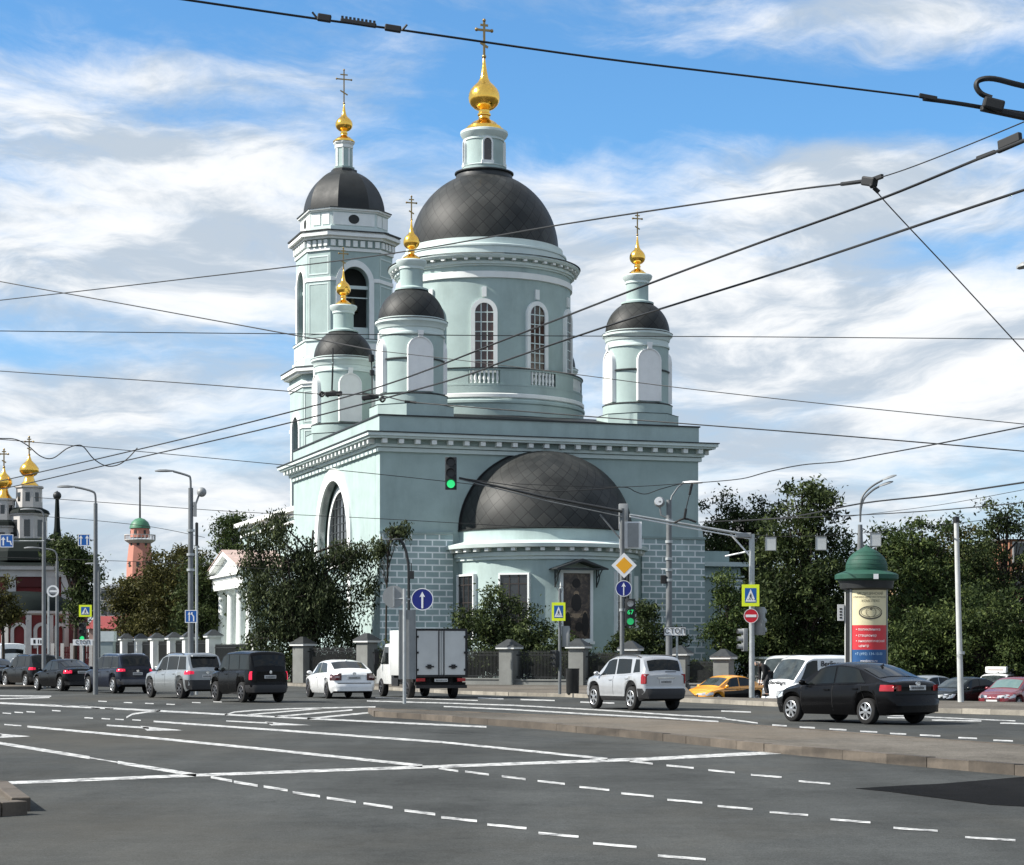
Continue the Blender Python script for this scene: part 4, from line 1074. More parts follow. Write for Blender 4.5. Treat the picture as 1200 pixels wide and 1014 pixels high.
def car(name,label,cat,S,loc,heading,pm,group=None):
    root=thing(name,label,cat,loc,heading,group); root.scale=(S.get('sc',1),S.get('sc',1),1)
    c=Car(S); h=c.L/2
    c.build(root,pm)
    for w in S['side']: c.sidewin(root,*w,mtl=S.get('glass'),chrome=S.get('wtrim'))
    c.topglass('windscreen',root,*S['wind'],mtl=S.get('wglass') or AUTOGL)
    c.topglass('rear_window',root,*S['rearw'],fx=S.get('rfx',.88),mtl=S.get('glass'))
    tw=S.get('tw',.215)
    for yw in S['wheels']:
        for sg in (1,-1): wheel(root,sg*(c.W-tw/2-.012),yw,c.rw,tw,sg,S.get('rim',RIM),S.get('spokes',7))
    # lamps: each wraps from the tail panel round the corner
    z0,z1,inner,wrap=S['tail']
    tl=S.get('tailm',TAILR)
    for sg in (1,-1):
        m=MB()
        rows=c.flank(-h+.02,-h+wrap,z0,z1,.022,8,S.get('tslant',0))
        C_=len(rows[0])
        xe=c.side(-h+.004,(z0+z1)/2)+.012
        back=[[Vector((xe,-h-.022,z0)),Vector((inner*c.W,-h-.024,z0+.01))],[Vector((xe,-h-.022,z1)),Vector((inner*c.W,-h-.024,z1-.01))]]
        vs=[(sg*p.x,p.y,p.z) for r_ in rows for p in r_]
        m.add(vs,[(i*C_+j,i*C_+j+1,(i+1)*C_+j+1,(i+1)*C_+j) for i in range(3) for j in range(C_-1)])
        m.add([(sg*back[0][0].x,back[0][0].y,z0),(sg*back[0][1].x,back[0][1].y,back[0][1].z),(sg*back[1][1].x,back[1][1].y,back[1][1].z),(sg*back[1][0].x,back[1][0].y,z1)],[(0,1,2,3)])
        m.add([(sg*rows[i][0].x,rows[i][0].y,rows[i][0].z) for i in range(4)]+[(sg*xe,-h-.022,lerp(z0,z1,i/3)) for i in range(4)],[(i,i+1,i+5,i+4) for i in range(3)])
        t=m.build('taillight',tl,root,smooth=50)
        if S.get('tailc'):
            m=MB(); zc=lerp(z0,z1,.35); zd=lerp(z0,z1,.6)
            rr=c.flank(-h+.05,-h+wrap*.7,zc,zd,.028,3); vs=[(sg*p.x,p.y,p.z) for r_ in rr for p in r_]
            m.add(vs,[(i*4+j,i*4+j+1,(i+1)*4+j+1,(i+1)*4+j) for i in range(3) for j in range(3)])
            m.add([(sg*xe*.98,-h-.030,zc),(sg*lerp(xe,inner*c.W,.7),-h-.030,zc),(sg*lerp(xe,inner*c.W,.7),-h-.030,zd),(sg*xe*.98,-h-.030,zd)],[(0,1,2,3)])
            m.build('reversing_lamp',S['tailc'],t,smooth=0)
        hz0,hz1,hl=S.get('head',(.58,.74,.5))
        rows=c.flank(h-hl,h-.1,hz0,hz1,.008,6)
        rows[0]=[Vector((p.x,p.y,lerp(hz0,hz0-.02,j/6)+.05*(1-j/6))) for j,p in enumerate(rows[0])]
        m=MB(); C_=len(rows[0]); m.add([(sg*p.x,p.y,p.z) for r_ in rows for p in r_],[(i*C_+j,i*C_+j+1,(i+1)*C_+j+1,(i+1)*C_+j) for i in range(3) for j in range(C_-1)])
        xf=c.side(h-.005,hz0)+.004
        m.add([(sg*xf,h+.008,hz0),(sg*xf*.45,h+.010,hz0+.02),(sg*xf*.45,h+.010,hz1-.05),(sg*xf,h+.008,hz1-.02)],[(0,1,2,3)])
        m.add([(sg*rows[i][-1].x,rows[i][-1].y,rows[i][-1].z) for i in range(4)]+[(sg*xf,h+.008,lerp(hz0,hz1-.02,i/3)) for i in range(4)],[(i,i+1,i+5,i+4) for i in range(3)])
        m.build('headlight',HEADL,root,smooth=50)
    # grille and plates
    gz=S.get('grille',(.36,.62))
    m=MB(); m.box(-c.W*.40,c.W*.40,h-.02,h+.012,gz[0],gz[1]); g=m.build('grille',PLAST,root,smooth=0)
    m=MB()
    for q in range(4): z=lerp(gz[0],gz[1],(q+.5)/4); m.box(-c.W*.39,c.W*.39,h+.012,h+.018,z-.012,z+.012)
    m.build('grille_bar',CHROME,g,smooth=0)
    plate(root,-h-.008,S.get('platez',.82)); m=MB(); m.box(-.26,.26,h+.02,h+.03,.40,.51); m.build('number_plate',PLATE,root,smooth=0)
    # lower bumper
    bz=S.get('bump',(.30,.46)); rows=[]
    xe=c.side(-h+.004,(bz[0]+bz[1])/2)
    m=MB(); rr=c.flank(-h+.03,-h+S.get('bwrap',.3),bz[0],bz[1],.012,5)
    for sg in (1,-1):
        C_=6; m.add([(sg*p.x,p.y,p.z) for r_ in rr for p in r_],[(i*C_+j,i*C_+j+1,(i+1)*C_+j+1,(i+1)*C_+j) for i in range(3) for j in range(C_-1)])
        m.add([(sg*rr[i][0].x,rr[i][0].y,rr[i][0].z) for i in range(4)]+[(sg*xe,-h-.014,lerp(bz[0],bz[1],i/3)) for i in range(4)],[(i,i+1,i+5,i+4) for i in range(3)])
    m.add([(lerp(-xe,xe,j/10),-h-.014,lerp(bz[0],bz[1],i/3)) for i in range(4) for j in range(11)],[(i*11+j,i*11+j+1,(i+1)*11+j+1,(i+1)*11+j) for i in range(3) for j in range(10)])
    m.build('bumper',S.get('bumpm',PLAST),root,smooth=50)
    if S.get('bline'):
        z=S['bline']; m=MB(); m.add([(lerp(-xe,xe,j/10)*.98,-h-.012,z+q) for q in (-.011,.011) for j in range(11)],[(j,j+1,j+12,j+11) for j in range(10)]); m.build('tailgate_seam',SEAM,root,smooth=0)
    c.seams(root,S['seams'],c.sec(0)[1][1]+.1,interp(S['belt'],0)-.02)
    if S.get('badge'):
        m=MB(); m.X=Matrix.Translation((0,-h-.012,S['badge'])); m.prism([(.075*math.cos(2*PI*i/16),.048*math.sin(2*PI*i/16)) for i in range(16)],-.01,.01); m.build('badge',CHROME,root,smooth=0)
    if S.get('garnish'):
        z,w=S['garnish']; m=MB(); m.box(-w,w,-h-.03,-h,z-.02,z+.02); m.build('tailgate_garnish',CHROME,root,smooth=0)
    for y in S.get('handles',()):
        for sg in (1,-1):
            z=interp(S['belt'],y)-.12; x=c.side(y,z); m=MB(); m.box(sg*x-.02 if sg>0 else -x-.03,x+.03 if sg>0 else -x+.02,y-.09,y+.09,z-.014,z+.014); m.build('door_handle',S.get('hm',pm),root,smooth=0)
    mirror(root,c,S['mir'],interp(S['belt'],S['mir'])+.03,S.get('mirm',pm))
    if S.get('rails'):
        y0,y1=S['rails']
        for sg in (1,-1):
            pts=[c.top(lerp(y0,y1,i/8),sg*.93)+Vector((0,0,.055 if 0<i<8 else .0)) for i in range(9)]
            m=MB(); m.tube(pts,.018,6); m.build('roof_rail',S.get('railm',PLAST),root,smooth=50)
    if S.get('spoiler'):
        y,w,d=S['spoiler']; m=MB(); vs=[]
        p=c.top(y,0)
        z=c.top(y,.9).z
        m.box(-w,w,y-d,y+.1,z-.02,z+.025); m.build('spoiler',S.get('spm',pm),root,smooth=0,bevel=.01)
    if S.get('aerial'):
        y=S['aerial']; p=c.top(y,0); m=MB(); m.add([(-.02,y-.09,p.z),(.02,y-.09,p.z),(.02,y+.06,p.z),(-.02,y+.06,p.z),(0,y-.08,p.z+.07)],[(0,1,4),(1,2,4),(2,3,4),(3,0,4)]); m.build('aerial',pm,root,smooth=0)
    if S.get('wiper'):
        y,z=S['wiper']; m=MB(); m.box(-.02,.42,y-.03,y-.01,z,z+.018); m.build('wiper',SEAM,root,smooth=0)
    if S.get('arch'):
        m=MB()
        for yw in S['wheels']:
            for sg in (1,-1):
                ra=c.rw*1.13+.015; pts=[]
                for q in range(15):
                    a=R(-10)+R(200)*q/14; y=yw+ra*1.03*math.cos(a); z=c.rw+ra*1.03*math.sin(a)
                    pts.append((sg*(c.side(y,min(z,.9))+.0),y,z))
                m.tube(pts,.035,6)
        m.build('arch_cladding',S['arch'],root,smooth=50)
    # crowned nose and tail: everything on the body bends with it
    zsh=S.get('shelf',.60); rec=S.get('rec',.07)
    def ss(a,b,x):
        t=max(0,min(1,(x-a)/(b-a))); return t*t*(3-2*t)
    for o in root.children:
        if o.name.split('.')[0]=='wheel': continue
        for q in (o,)+tuple(o.children):
            for v in q.data.vertices:
                x,y,z=v.co
                t=max(0,min(1,(-h+.5-y)/.5)); t2=max(0,min(1,(y-h+.6)/.6))
                if t>0: v.co.y+=t*(.11*(x/c.W)**2+rec*ss(zsh-.03,zsh+.04,z)-.02)
                if t2>0: v.co.y-=t2*(.17*(x/c.W)**2+.05*ss(.55,.75,z)-.03)
    return root,c
def sedan(L=4.4,W=1.72,H=1.46,**k):
    h=L/2
    S=dict(L=L,W=W,rw=.315,wheels=(-h+.93,h-.86),
      belt=[(-h,.86),(-h+.06,.96),(-h+.5,.99),(-.6,.955),(.6,.91),(1.05,.90),(h-.5,.80),(h-.15,.70),(h,.56)],
      roof=[(-h,.86),(-h+.05,1.0),(-h+.42,1.045),(-h+.62,1.10),(-1.0,1.33),(-.7,H-.04),(-.2,H),(.25,H-.03),(.5,H-.12),(1.2,.95),(h-.45,.82),(h,.56)],
      side=[(-1.22,-.17,-.92,-.17),(-.11,.93,-.11,.42)],wind=(1.12,.5),rearw=(-h+.66,-.98),
      tail=(.80,.95,.60,.40),seams=(-1.15,-.14,.98),handles=(-.95,.05),mir=.86,platez=.88,aerial=-.95,tw=.2)
    S.update(k); return S
def suv(L=4.6,W=1.85,H=1.7,**k):
    h=L/2
    S=dict(L=L,W=W,rw=.36,wheels=(-h+.92,h-.90),wroof=.77,
      belt=[(-h,1.0),(-h+.1,1.07),(-.8,1.06),(.4,1.03),(1.0,1.02),(h-.5,.95),(h-.15,.84),(h,.66)],
      roof=[(-h,1.0),(-h+.06,1.14),(-h+.42,H-.10),(-h+.55,H-.02),(-.4,H),(.2,H-.02),(.55,H-.12),(1.25,1.07),(h-.5,.97),(h,.66)],
      side=[(-h+.42,-1.2,-h+.62,-1.2),(-1.13,-.12,-1.13,-.12),(-.05,1.0,-.05,.5)],wind=(1.18,.58),rearw=(-h+.09,-h+.42),
      tail=(.86,1.1,.5,.4),seams=(-1.16,-.08,1.0),handles=(-.95,.15),mir=.92,platez=.86,rails=(-h+.7,.3),bot=[(-h,.5),(-h+.12,.36),(-h+.5,.28),(h-.6,.27),(h-.15,.28),(h,.4)],bump=(.38,.56),aerial=None,wiper=None,rfx=.86)
    S.update(k); return S
WHITEP=paint('white_car_paint',(.70,.71,.71),dirt=.08); SILV=paint('silver_car_paint',(.43,.44,.45),.45,.33,.15); BLACKP=paint('black_car_paint',(.003,.003,.0035),0,.22,.01,.06,.16)
GREYP=paint('grey_silver_paint',(.28,.30,.31),.5,.33,.2); NAVY=paint('navy_blue_paint',(.009,.012,.022),.1,.22,.08,.12,.3); CHARC=paint('charcoal_paint',(.009,.010,.011),.1,.25,.08,.1,.25); DGREEN=paint('dark_green_black_paint',(.007,.010,.010),.1,.22,.06,.1,.25)
ORANGE=paint('taxi_orange_paint',(.80,.33,.02),0,.3,.1); REDP=paint('dark_red_paint',(.16,.018,.024),.2,.28,.15)
# one ground point per car: pixel column of its middle and distance
def spot(px,Y,z=0): return (PX(px,Y),Y,z)
car('sedan_car','glossy black sedan driving left in front of the poster column','car',sedan(4.45,1.73,1.46,badge=.98,tailm=TAILR,hm=BLACKP,spoiler=None,bumpm=BLACKP,bline=.72),spot(1001,50.3),R(33.5),BLACKP)
duster=suv(4.3,1.82,1.64,sc=.88,clad=1,rim=RIM,spokes=6,arch=None,
   roof=[(-2.15,.98),(-2.09,1.16),(-1.86,1.52),(-1.68,1.60),(-.4,1.64),(.2,1.62),(.5,1.53),(1.12,1.08),(1.6,1.0),(2.15,.70)],
   belt=[(-2.15,1.02),(-2.03,1.13),(-1.4,1.10),(-.8,1.06),(.4,1.02),(1.0,1.01),(1.65,.97),(2.0,.88),(2.15,.70)],
   side=[(-1.72,-1.28,-1.56,-1.32),(-1.12,-.18,-1.06,-.18),(-.08,.92,-.08,.46)],wind=(1.06,.52),rearw=(-2.07,-1.87),
   tail=(.80,1.09,.82,.15),tailm=TAILR,bump=(.36,.66),bwrap=.55,rails=(-1.55,.35),garnish=(.98,.36),platez=.86,wiper=(-2.09,1.15),handles=(-.98,.1))
car('suv_car','muddy silver suv with black roof rails and black rear bumper, driving past the icon panel','car',duster,spot(743,62.6),R(28),SILV)
car('liftback_car','clean white liftback car with black tail lamps beside the box truck','car',
   sedan(4.57,1.77,1.46,badge=.96,tail=(.70,.98,.56,.3),tailm=mat('smoked_tail_lamp',(.05,.012,.014),rough=.12,coat=.8),tailc=TAILC,rim=RIMD,platez=.80,hm=WHITEP,bumpm=WHITEP,bline=.60,
   roof=[(-2.285,.84),(-2.23,1.0),(-1.95,1.06),(-1.75,1.12),(-1.05,1.38),(-.75,1.43),(-.2,1.46),(.25,1.43),(.5,1.34),(1.2,.95),(1.83,.82),(2.285,.56)],rearw=(-1.72,-1.06)),spot(397,79.3),R(20),WHITEP)
boxy=suv(4.32,1.82,1.78,sc=.86,clad=0,rim=RIMD,roof=[(-2.16,1.0),(-2.12,1.2),(-1.98,1.70),(-1.85,1.75),(-.4,1.78),(.35,1.75),(.62,1.66),(1.15,1.12),(1.6,1.04),(2.16,.76)],
   belt=[(-2.16,1.0),(-2.08,1.12),(-.8,1.12),(.4,1.10),(1.0,1.08),(1.65,1.02),(2.0,.94),(2.16,.76)],wroof=.85,
   side=[(-1.88,-.98,-1.80,-.98),(-.90,.0,-.90,.0),(.07,.98,.07,.62)],wind=(1.12,.66),rearw=(-2.105,-1.985),tail=(.80,1.09,.86,.10),tailm=TAILL,bump=(.36,.62),bwrap=.5,bline=.68,platez=.90,rails=None,wiper=None,rfx=.92)
r5,_=car('suv_car','boxy black suv with upright square tail and pale number plate, last in the queue','car',boxy,spot(290,72.6),R(33),BLACKP,'cars queuing at the left')
m=MB(); m.lathe([(.05,0),(.06,.012),(0,.014)],12); e=m.build('tailgate_badge',CHROME,r5,loc=(0,-2.15,1.06)); e.rotation_euler=(PI/2,0,0)
car('suv_car','silver grey suv with roof spoiler, queuing between the boxy black suv and the blue suv','car',
   suv(4.86,1.92,1.72,sc=.86,badge=1.0,rim=RIMD,tail=(.93,1.06,.66,.36),tailm=TAILL,spoiler=(-1.98,.6,.22),rails=(-1.5,.3),bump=(.36,.72),bwrap=.3),spot(215,79.0),R(35),GREYP,'cars queuing at the left')
car('suv_car','navy blue suv with chrome roof rails and window line in the queue','car',
   suv(4.88,1.98,1.70,sc=.86,badge=.98,rim=RIM,tail=(.95,1.07,.66,.36),tailm=TAILL,wtrim=CHROME,railm=CHROME,bump=(.40,.62),bwrap=.4,bumpm=RIMD),spot(138,89.5),R(35),NAVY,'cars queuing at the left')
car('sedan_car','low black sedan with bright red tail lamps in the queue left of the blue suv','car',
   sedan(4.85,1.86,1.46,sc=.86,tail=(.82,.97,.62,.36),tailm=TAILL,wtrim=None,rw=.335),spot(75,95),R(36),BLACKP,'cars queuing at the left')
car('suv_car','dark charcoal suv with open gap behind it, fifth from the boxy suv in the queue','car',
   suv(4.7,1.9,1.68,sc=.86,rim=RIM,tail=(.92,1.05,.68,.34),tailm=TAILL,rails=(-1.5,.3)),spot(35,103.5),R(37),CHARC,'cars queuing at the left')
car('sedan_car','grey car at the head of the queue cut by the left edge','car',sedan(4.5,1.78,1.46,tailm=TAILR),spot(-8,110),R(25),CHARC,'cars queuing at the left')
car('hatchback_car','small white car beyond the queue with its roof catching the sun','car',sedan(4.2,1.75,1.52),spot(28,128),R(25),WHITEP)
car('sedan_car','dark car with black roof seen over the low black sedan','car',sedan(4.4,1.75,1.62),spot(56,122),R(25),CHARC)
# car park behind the pavement, a step lower
ZP=-.8
rx_,cx_=car('taxi_car','orange yellow taxi with dark doors parked nose left behind the pavement','taxi',sedan(4.4,1.76,1.48,grille=(.44,.60),head=(.56,.70,.5)),spot(850,98,ZP),R(130),ORANGE)
cx_.patch('door',BLACKP,rx_,cx_.flank(-1.75,.95,.36,.86,.008,12))
car('sedan_car','dark blue black sedan parked nose left behind the bare concrete pole','car',sedan(4.4,1.74,1.46,head=(.56,.74,.62),wglass=AUTOGL),spot(1130,92,ZP),R(128),DGREEN)
car('sedan_car','dark red car parked at the right edge','car',sedan(4.5,1.77,1.47,head=(.58,.74,.5),wglass=mat('tinted_windscreen',(.10,.16,.15),rough=.05,coat=.6)),spot(1190,91,ZP),R(140),REDP)
rt,ct=car('taxi_car','white car with a white roof sign parked between the dark sedan and the red car','taxi',sedan(4.3,1.75,1.5),spot(1168,106,ZP),R(150),WHITEP)
m=MB(); m.box(-.55,.55,-.2,.2,1.53,1.86); s_=m.build('roof_sign',mat('roof_sign_white',(.75,.75,.74),rough=.4),rt,bevel=.05)
m=MB(); m.box(-.4,.4,.2,.206,1.66,1.74); m.build('roof_sign_marking',mat('faded_marking',(.4,.35,.32)),s_,smooth=0)
car('sedan_car','dark car almost hidden behind the boot of the black sedan','car',sedan(4.3,1.74,1.47),spot(1085,99,ZP),R(125),GREYP)
# delivery van
van=dict(L=5.2,W=2.0,rw=.34,wheels=(-1.55,1.65),wroof=.86,crown=.05,
   belt=[(-2.6,1.2),(-2.5,1.28),(.6,1.30),(1.5,1.30),(2.0,1.26),(2.35,1.08),(2.5,.9),(2.6,.66)],
   roof=[(-2.6,1.2),(-2.56,2.25),(-2.45,2.38),(-.5,2.42),(1.0,2.40),(1.32,2.28),(2.02,1.36),(2.38,1.12),(2.6,.66)],
   side=[(.75,1.85,.75,1.36)],wind=(2.0,1.34),rearw=(-2.58,-2.53),tail=(.9,1.4,.85,.1),seams=(.6,1.7),handles=(.8,),mir=1.8,mirm=PLAST,platez=.7,head=(.70,1.0,.42),grille=(.5,.72),glass=AUTOG)
rv,cv=car('delivery_van','white high roofed delivery van with dark lettering behind the black sedan','van',van,spot(957,88,ZP),R(124),WHITEP)
LET=mat('dark_lettering',(.02,.02,.022),rough=.5)
# lettering on the flank that faces the street and on the bonnet
zs=2.02
Mv=Matrix.Translation((-cv.side(-.6,zs)-.03,-.02,zs+.06)) @ Matrix.Rotation(-PI/2,4,'Z') @ Matrix.Rotation(PI/2,4,'X')
text_mesh('lettering','Berlings',.34,LET,rv,Mv,.01,sx=1.1)
zt=sinterp(van['roof'],2.22)+.06
Mv2=Matrix.Translation((0,2.24,zt)) @ Matrix.Rotation(PI,4,'Z') @ Matrix.Rotation(R(48),4,'X')
text_mesh('lettering','Berlings',.30,LET,rv,Mv2,.01,sx=1.15)
# a further white minibus deep in the car park
van2=dict(van); van2['side']=[(-2.2,-.9,-2.2,-.9),(-.8,.6,-.8,.6),(.75,1.85,.75,1.36)]
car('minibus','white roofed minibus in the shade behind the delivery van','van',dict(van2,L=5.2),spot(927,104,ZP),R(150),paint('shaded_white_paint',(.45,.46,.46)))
car('delivery_van','white van far off at the left edge beyond the queue','van',van,spot(6,136),R(25),WHITEP)
# ---------------------------------------------------------------- box truck
TBOX=mat('truck_box_panel',(.50,.51,.50),rough=.5,var=.12,scale=.8,dirt=.4,dirtcol=(.16,.15,.13))
tr=thing('box_truck','small white box truck with closed double rear doors beside the white liftback','truck',spot(490.5,80.5),R(19))
m=MB(); m.box(-1.02,1.02,-3.0,.55,.86,2.62); bx=m.build('cargo_box',TBOX,tr,smooth=30,bevel=.02)
m=MB(); m.ring([(-1.04,.82),(-1.04,2.66),(1.04,2.66),(1.04,.82)],[(-.96,.90),(-.96,2.58),(.96,2.58),(.96,.90)],-3.06,-2.98,closed=True); m.build('door_frame',PLAST,bx,smooth=0)
for sg in (-1,1):
    m=MB(); m.box(min(sg*.03,sg*.95),max(sg*.03,sg*.95),-3.05,-3.0,.91,2.57); d=m.build('cargo_door',TBOX,tr,smooth=0)
    m=MB(); m.tube([(sg*.10,-3.07,.80),(sg*.10,-3.07,2.58)],.022,6); m.tube([(sg*.30,-3.08,1.22),(sg*.62,-3.08,1.22)],.03,6); m.box(min(sg*.4,sg*.55),max(sg*.4,sg*.55),-3.1,-3.05,1.14,1.3); d2=m.build('lock_bar',PLAST,d,smooth=40)
    m=MB()
    for z in (1.1,1.75,2.35): m.box(min(sg*.9,sg*1.06),max(sg*.9,sg*1.06),-3.09,-3.05,z-.04,z+.04)
    m.build('hinge',PLAST,d,smooth=0)
m=MB(); m.box(-.5,-.35,-2.9,2.6,.55,.85); m.box(.35,.5,-2.9,2.6,.55,.85); m.box(-1,1,-2.95,-2.8,.50,.62); m.box(-.98,.98,-2.6,-2.5,.6,.86); m.box(-.98,.98,-1.0,-.9,.6,.86); m.box(-.9,.9,-2.7,.4,.62,.85); m.build('chassis',UNDER,tr,smooth=0)
m=MB(); m.box(-1.0,1.0,-3.12,-3.0,.40,.52); m.build('underrun_bar',PLAST,tr,smooth=0)
for sg in (-1,1):
    m=MB(); m.box(sg*.8-.16,sg*.8+.16,-3.06,-2.98,.66,.78); m.build('taillight',TAILR,tr,smooth=0)
m=MB(); m.prism([(.62,.5),(.62,2.0),(.75,2.12),(1.5,2.1),(2.25,1.25),(2.75,1.05),(2.85,.5)],-.95,.95,'x'); m.build('cab',paint('truck_cab_white',(.6,.61,.6)),tr,smooth=30,bevel=.04)
for sg in (-1,1):
    m=MB(); m.prism([(.95,1.3),(.95,1.98),(1.48,1.98),(2.05,1.3)],sg*.955,sg*.965,'x'); m.build('window',AUTOG,tr,smooth=0)
    m=MB(); m.tube([(sg*.95,1.9,1.3),(sg*1.2,1.9,1.45)],.02,6); m.box(sg*1.2-.09,sg*1.2+.09,1.86,1.94,1.3,1.75); m.build('mirror',PLAST,tr,smooth=0)
m=MB(); m.add([(-.85,1.56,2.06),(.85,1.56,2.06),(.85,2.28,1.29),(-.85,2.28,1.29)],[(0,1,2,3)]); m.build('windscreen',AUTOG,tr,smooth=0)
for y in (-1.75,2.05):
    for sg in (-1,1): wheel(tr,sg*.86,y,.37,.24,sg,RIMD,5)
m=MB(); m.box(-1.04,-.98,-.7,.2,.45,.75); m.build('side_box',PLAST,tr,smooth=0)
plate(tr,-3.02,.7)

# ---------------------------------------------------------------- street furniture
STEEL=mat('grey_painted_steel',(.15,.16,.165),rough=.5,metal=.2,var=.15,scale=3,dirt=.3)
ZINC=mat('galvanised_steel',(.40,.42,.42),rough=.45,metal=.5,var=.15,scale=4,dirt=.3,dirtcol=(.15,.15,.14))
CONC=mat('pale_concrete',(.46,.47,.46),rough=.85,var=.15,scale=2,dirt=.35,dirtcol=(.14,.14,.13))
DARKST=mat('dark_steel',(.03,.032,.033),rough=.5,metal=.3,var=.2)
SBLUE=mat('sign_blue',(.012,.10,.36),rough=.4,var=.05); SDBLUE=mat('sign_deep_blue',(.010,.020,.17),rough=.4,var=.05)
SWHITE=mat('sign_white',(.74,.75,.75),rough=.4,var=.04); SYEL=mat('sign_fluorescent_yellow',(.74,.86,.03),rough=.45,var=.04)
SORANGE=mat('sign_amber',(.78,.37,.02),rough=.4,var=.04); SRED=mat('sign_red',(.52,.016,.03),rough=.4,var=.05); SBACK=mat('sign_back_grey',(.26,.27,.27),rough=.55,metal=.3,var=.12,scale=3)
SBLACK=mat('sign_black',(.012,.012,.013),rough=.5)
GREENL=mat('lit_green_lamp',(.02,.4,.12),rough=.3,emit=((.04,.9,.27),.5)); GREEND=mat('dim_green_lamp',(.02,.25,.08),rough=.25,emit=((.03,.6,.2),.35)); OFFL=mat('unlit_lamp',(.03,.03,.03),rough=.2)
def pole(parent,pts,r,mtl,name='pole',n=12):
    m=MB(); m.tube(pts,r,n); return m.build(name,mtl,parent,smooth=50)
def collars(parent,x,zs,r,mtl=None):
    for z in zs:
        m=MB(); m.lathe([(r,-.05),(r+.025,-.05),(r+.025,.05),(r,.05)],12,(x,0,z)); m.build('collar',mtl or ZINC,parent,smooth=40)
def lamp(parent,p,d,L_=.62,mtl=None):
    """cobra head: from p along horizontal direction d"""
    d=Vector(d).normalized(); q=Vector((-d.y,d.x,0)).normalized()
    m=MB(); st=[(0,.05,.05),(.12,.085,.06),(.4,.15,.085),(.75,.16,.08),(1.0,.06,.04)]
    vs=[];k=10
    for (t,w,hh) in st:
        for j in range(k):
            a=2*PI*j/k; s=math.sin(a); vs.append(Vector(p)+d*(t*L_)+q*(w*math.cos(a))+Vector((0,0,hh*(s if s>0 else s*.35))))
    m.add(vs,[(i*k+j,i*k+(j+1)%k,(i+1)*k+(j+1)%k,(i+1)*k+j) for i in range(len(st)-1) for j in range(k)]+[tuple(range(k)),tuple((len(st)-1)*k+j for j in range(k))])
    return m.build('lamp_head',mtl or SBACK,parent,smooth=50)
# sign faces; local frame: x right, z up, front towards -y. c is the centre
def disc(parent,c,r,mtl,back=SBACK,name='sign_face',rim=None):
    m=MB(); m.prism(circ(c[0],c[2],r,32),c[1]-.012,c[1]+.012); s=m.build(name,mtl,parent,smooth=0)
    if rim:
        m=MB(); m.ring(circ(c[0],c[2],r,32),circ(c[0],c[2],r*.93,32),c[1]-.016,c[1]-.0125,closed=True); m.build('border',rim,s,smooth=0)
    return s
def poly(parent,name,mtl,pts,c,d0=.014,d1=.0125):
    m=MB(); m.prism([(c[0]+a,c[2]+b) for a,b in pts],c[1]-d0,c[1]-d1); return m.build(name,mtl,parent,smooth=0)
def up_arrow(parent,c,s,mtl=None,w=.11):
    return poly(parent,'arrow',mtl or SWHITE,[(-w*s,-.95*s),(w*s,-.95*s),(w*s,.30*s),(.30*s,.22*s),(0,.80*s),(-.30*s,.22*s),(-w*s,.30*s)],c,.018,.0135)
def ped_sign(parent,c,w,h_=None):
    h_=h_ or w*1.12
    m=MB(); m.box(c[0]-w/2,c[0]+w/2,c[1]-.014,c[1]+.014,c[2]-h_/2,c[2]+h_/2); s=m.build('sign_face',SYEL,parent,smooth=0)
    a=w*.335; b=h_*.335
    m=MB(); m.box(c[0]-a,c[0]+a,c[1]-.017,c[1]-.0145,c[2]-b,c[2]+b); m.build('blue_field',SBLUE,s,smooth=0)
    poly(s,'triangle',SWHITE,[(-a*.9,-b*.86),(a*.9,-b*.86),(0,b*.86)],c,.021,.0175)
    k=a*.9
    m=MB(); m.X=Matrix.Translation((c[0],c[1]-.0235,c[2]-b*.1))
    m.prism(circ(0,k*.38,k*.12,10),-.001,.0015)
    for pts in ([(-.1,.22),(.1,.25),(.12,-.12),(-.1,-.12)],[(-.1,-.12),(.02,-.12),(-.2,-.62),(-.32,-.58)],[(0,-.12),(.12,-.12),(.34,-.56),(.22,-.62)],[(.08,.22),(.3,-.02),(.24,-.08),(.04,.12)],[(-.08,.22),(-.3,-.0),(-.25,-.07),(-.05,.12)]):
        m.prism([(x*k,z*k) for x,z in pts],-.001,.0015)
    for x in (-.62,-.2,.22,.6): m.prism([(x*k,-.72*k),((x+.22)*k,-.72*k),((x+.18)*k,-.62*k),((x+.02)*k,-.62*k)],-.001,.0015)
    m.build('walking_figure',SBLACK,s,smooth=0)
    return s
def signal(parent,c,s=1.0,rz=0,lit=None,mid=None,back=False,visors=True,mtl=None,lens=('dark','dark','dark')):
    """three-lamp signal head facing -y in its own frame"""
    e=MB(); M=Matrix.Translation(c) @ Matrix.Rotation(rz,4,'Z')
    e.X=M; e.box(-.17*s,.17*s,-.10*s,.10*s,-.48*s,.48*s); hd=e.build('signal_head',mtl or DARKST,parent,smooth=30,bevel=.02)
    for i,z in enumerate((.32,0,-.32)):
        mt={'dark':OFFL,'green':GREENL,'dim':GREEND,'pale':SWHITE}[lens[i]]
        q=MB(); q.X=M; q.prism(circ(0,z*s,.12*s,18),-.125*s,-.10*s); q.build('lens',mt,hd,smooth=0)
        q=MB(); q.X=M
        o=[(.145*s*math.cos(a),z*s+.145*s*math.sin(a)) for a in [R(-20)+R(220)*t/14 for t in range(15)]]
        n_=[(.13*s*math.cos(a),z*s+.13*s*math.sin(a)) for a in [R(-20)+R(220)*t/14 for t in range(15)]]
        q.ring(o,n_,-.30*s,-.1*s); q.build('visor',mtl or DARKST,hd,smooth=40)
    return hd

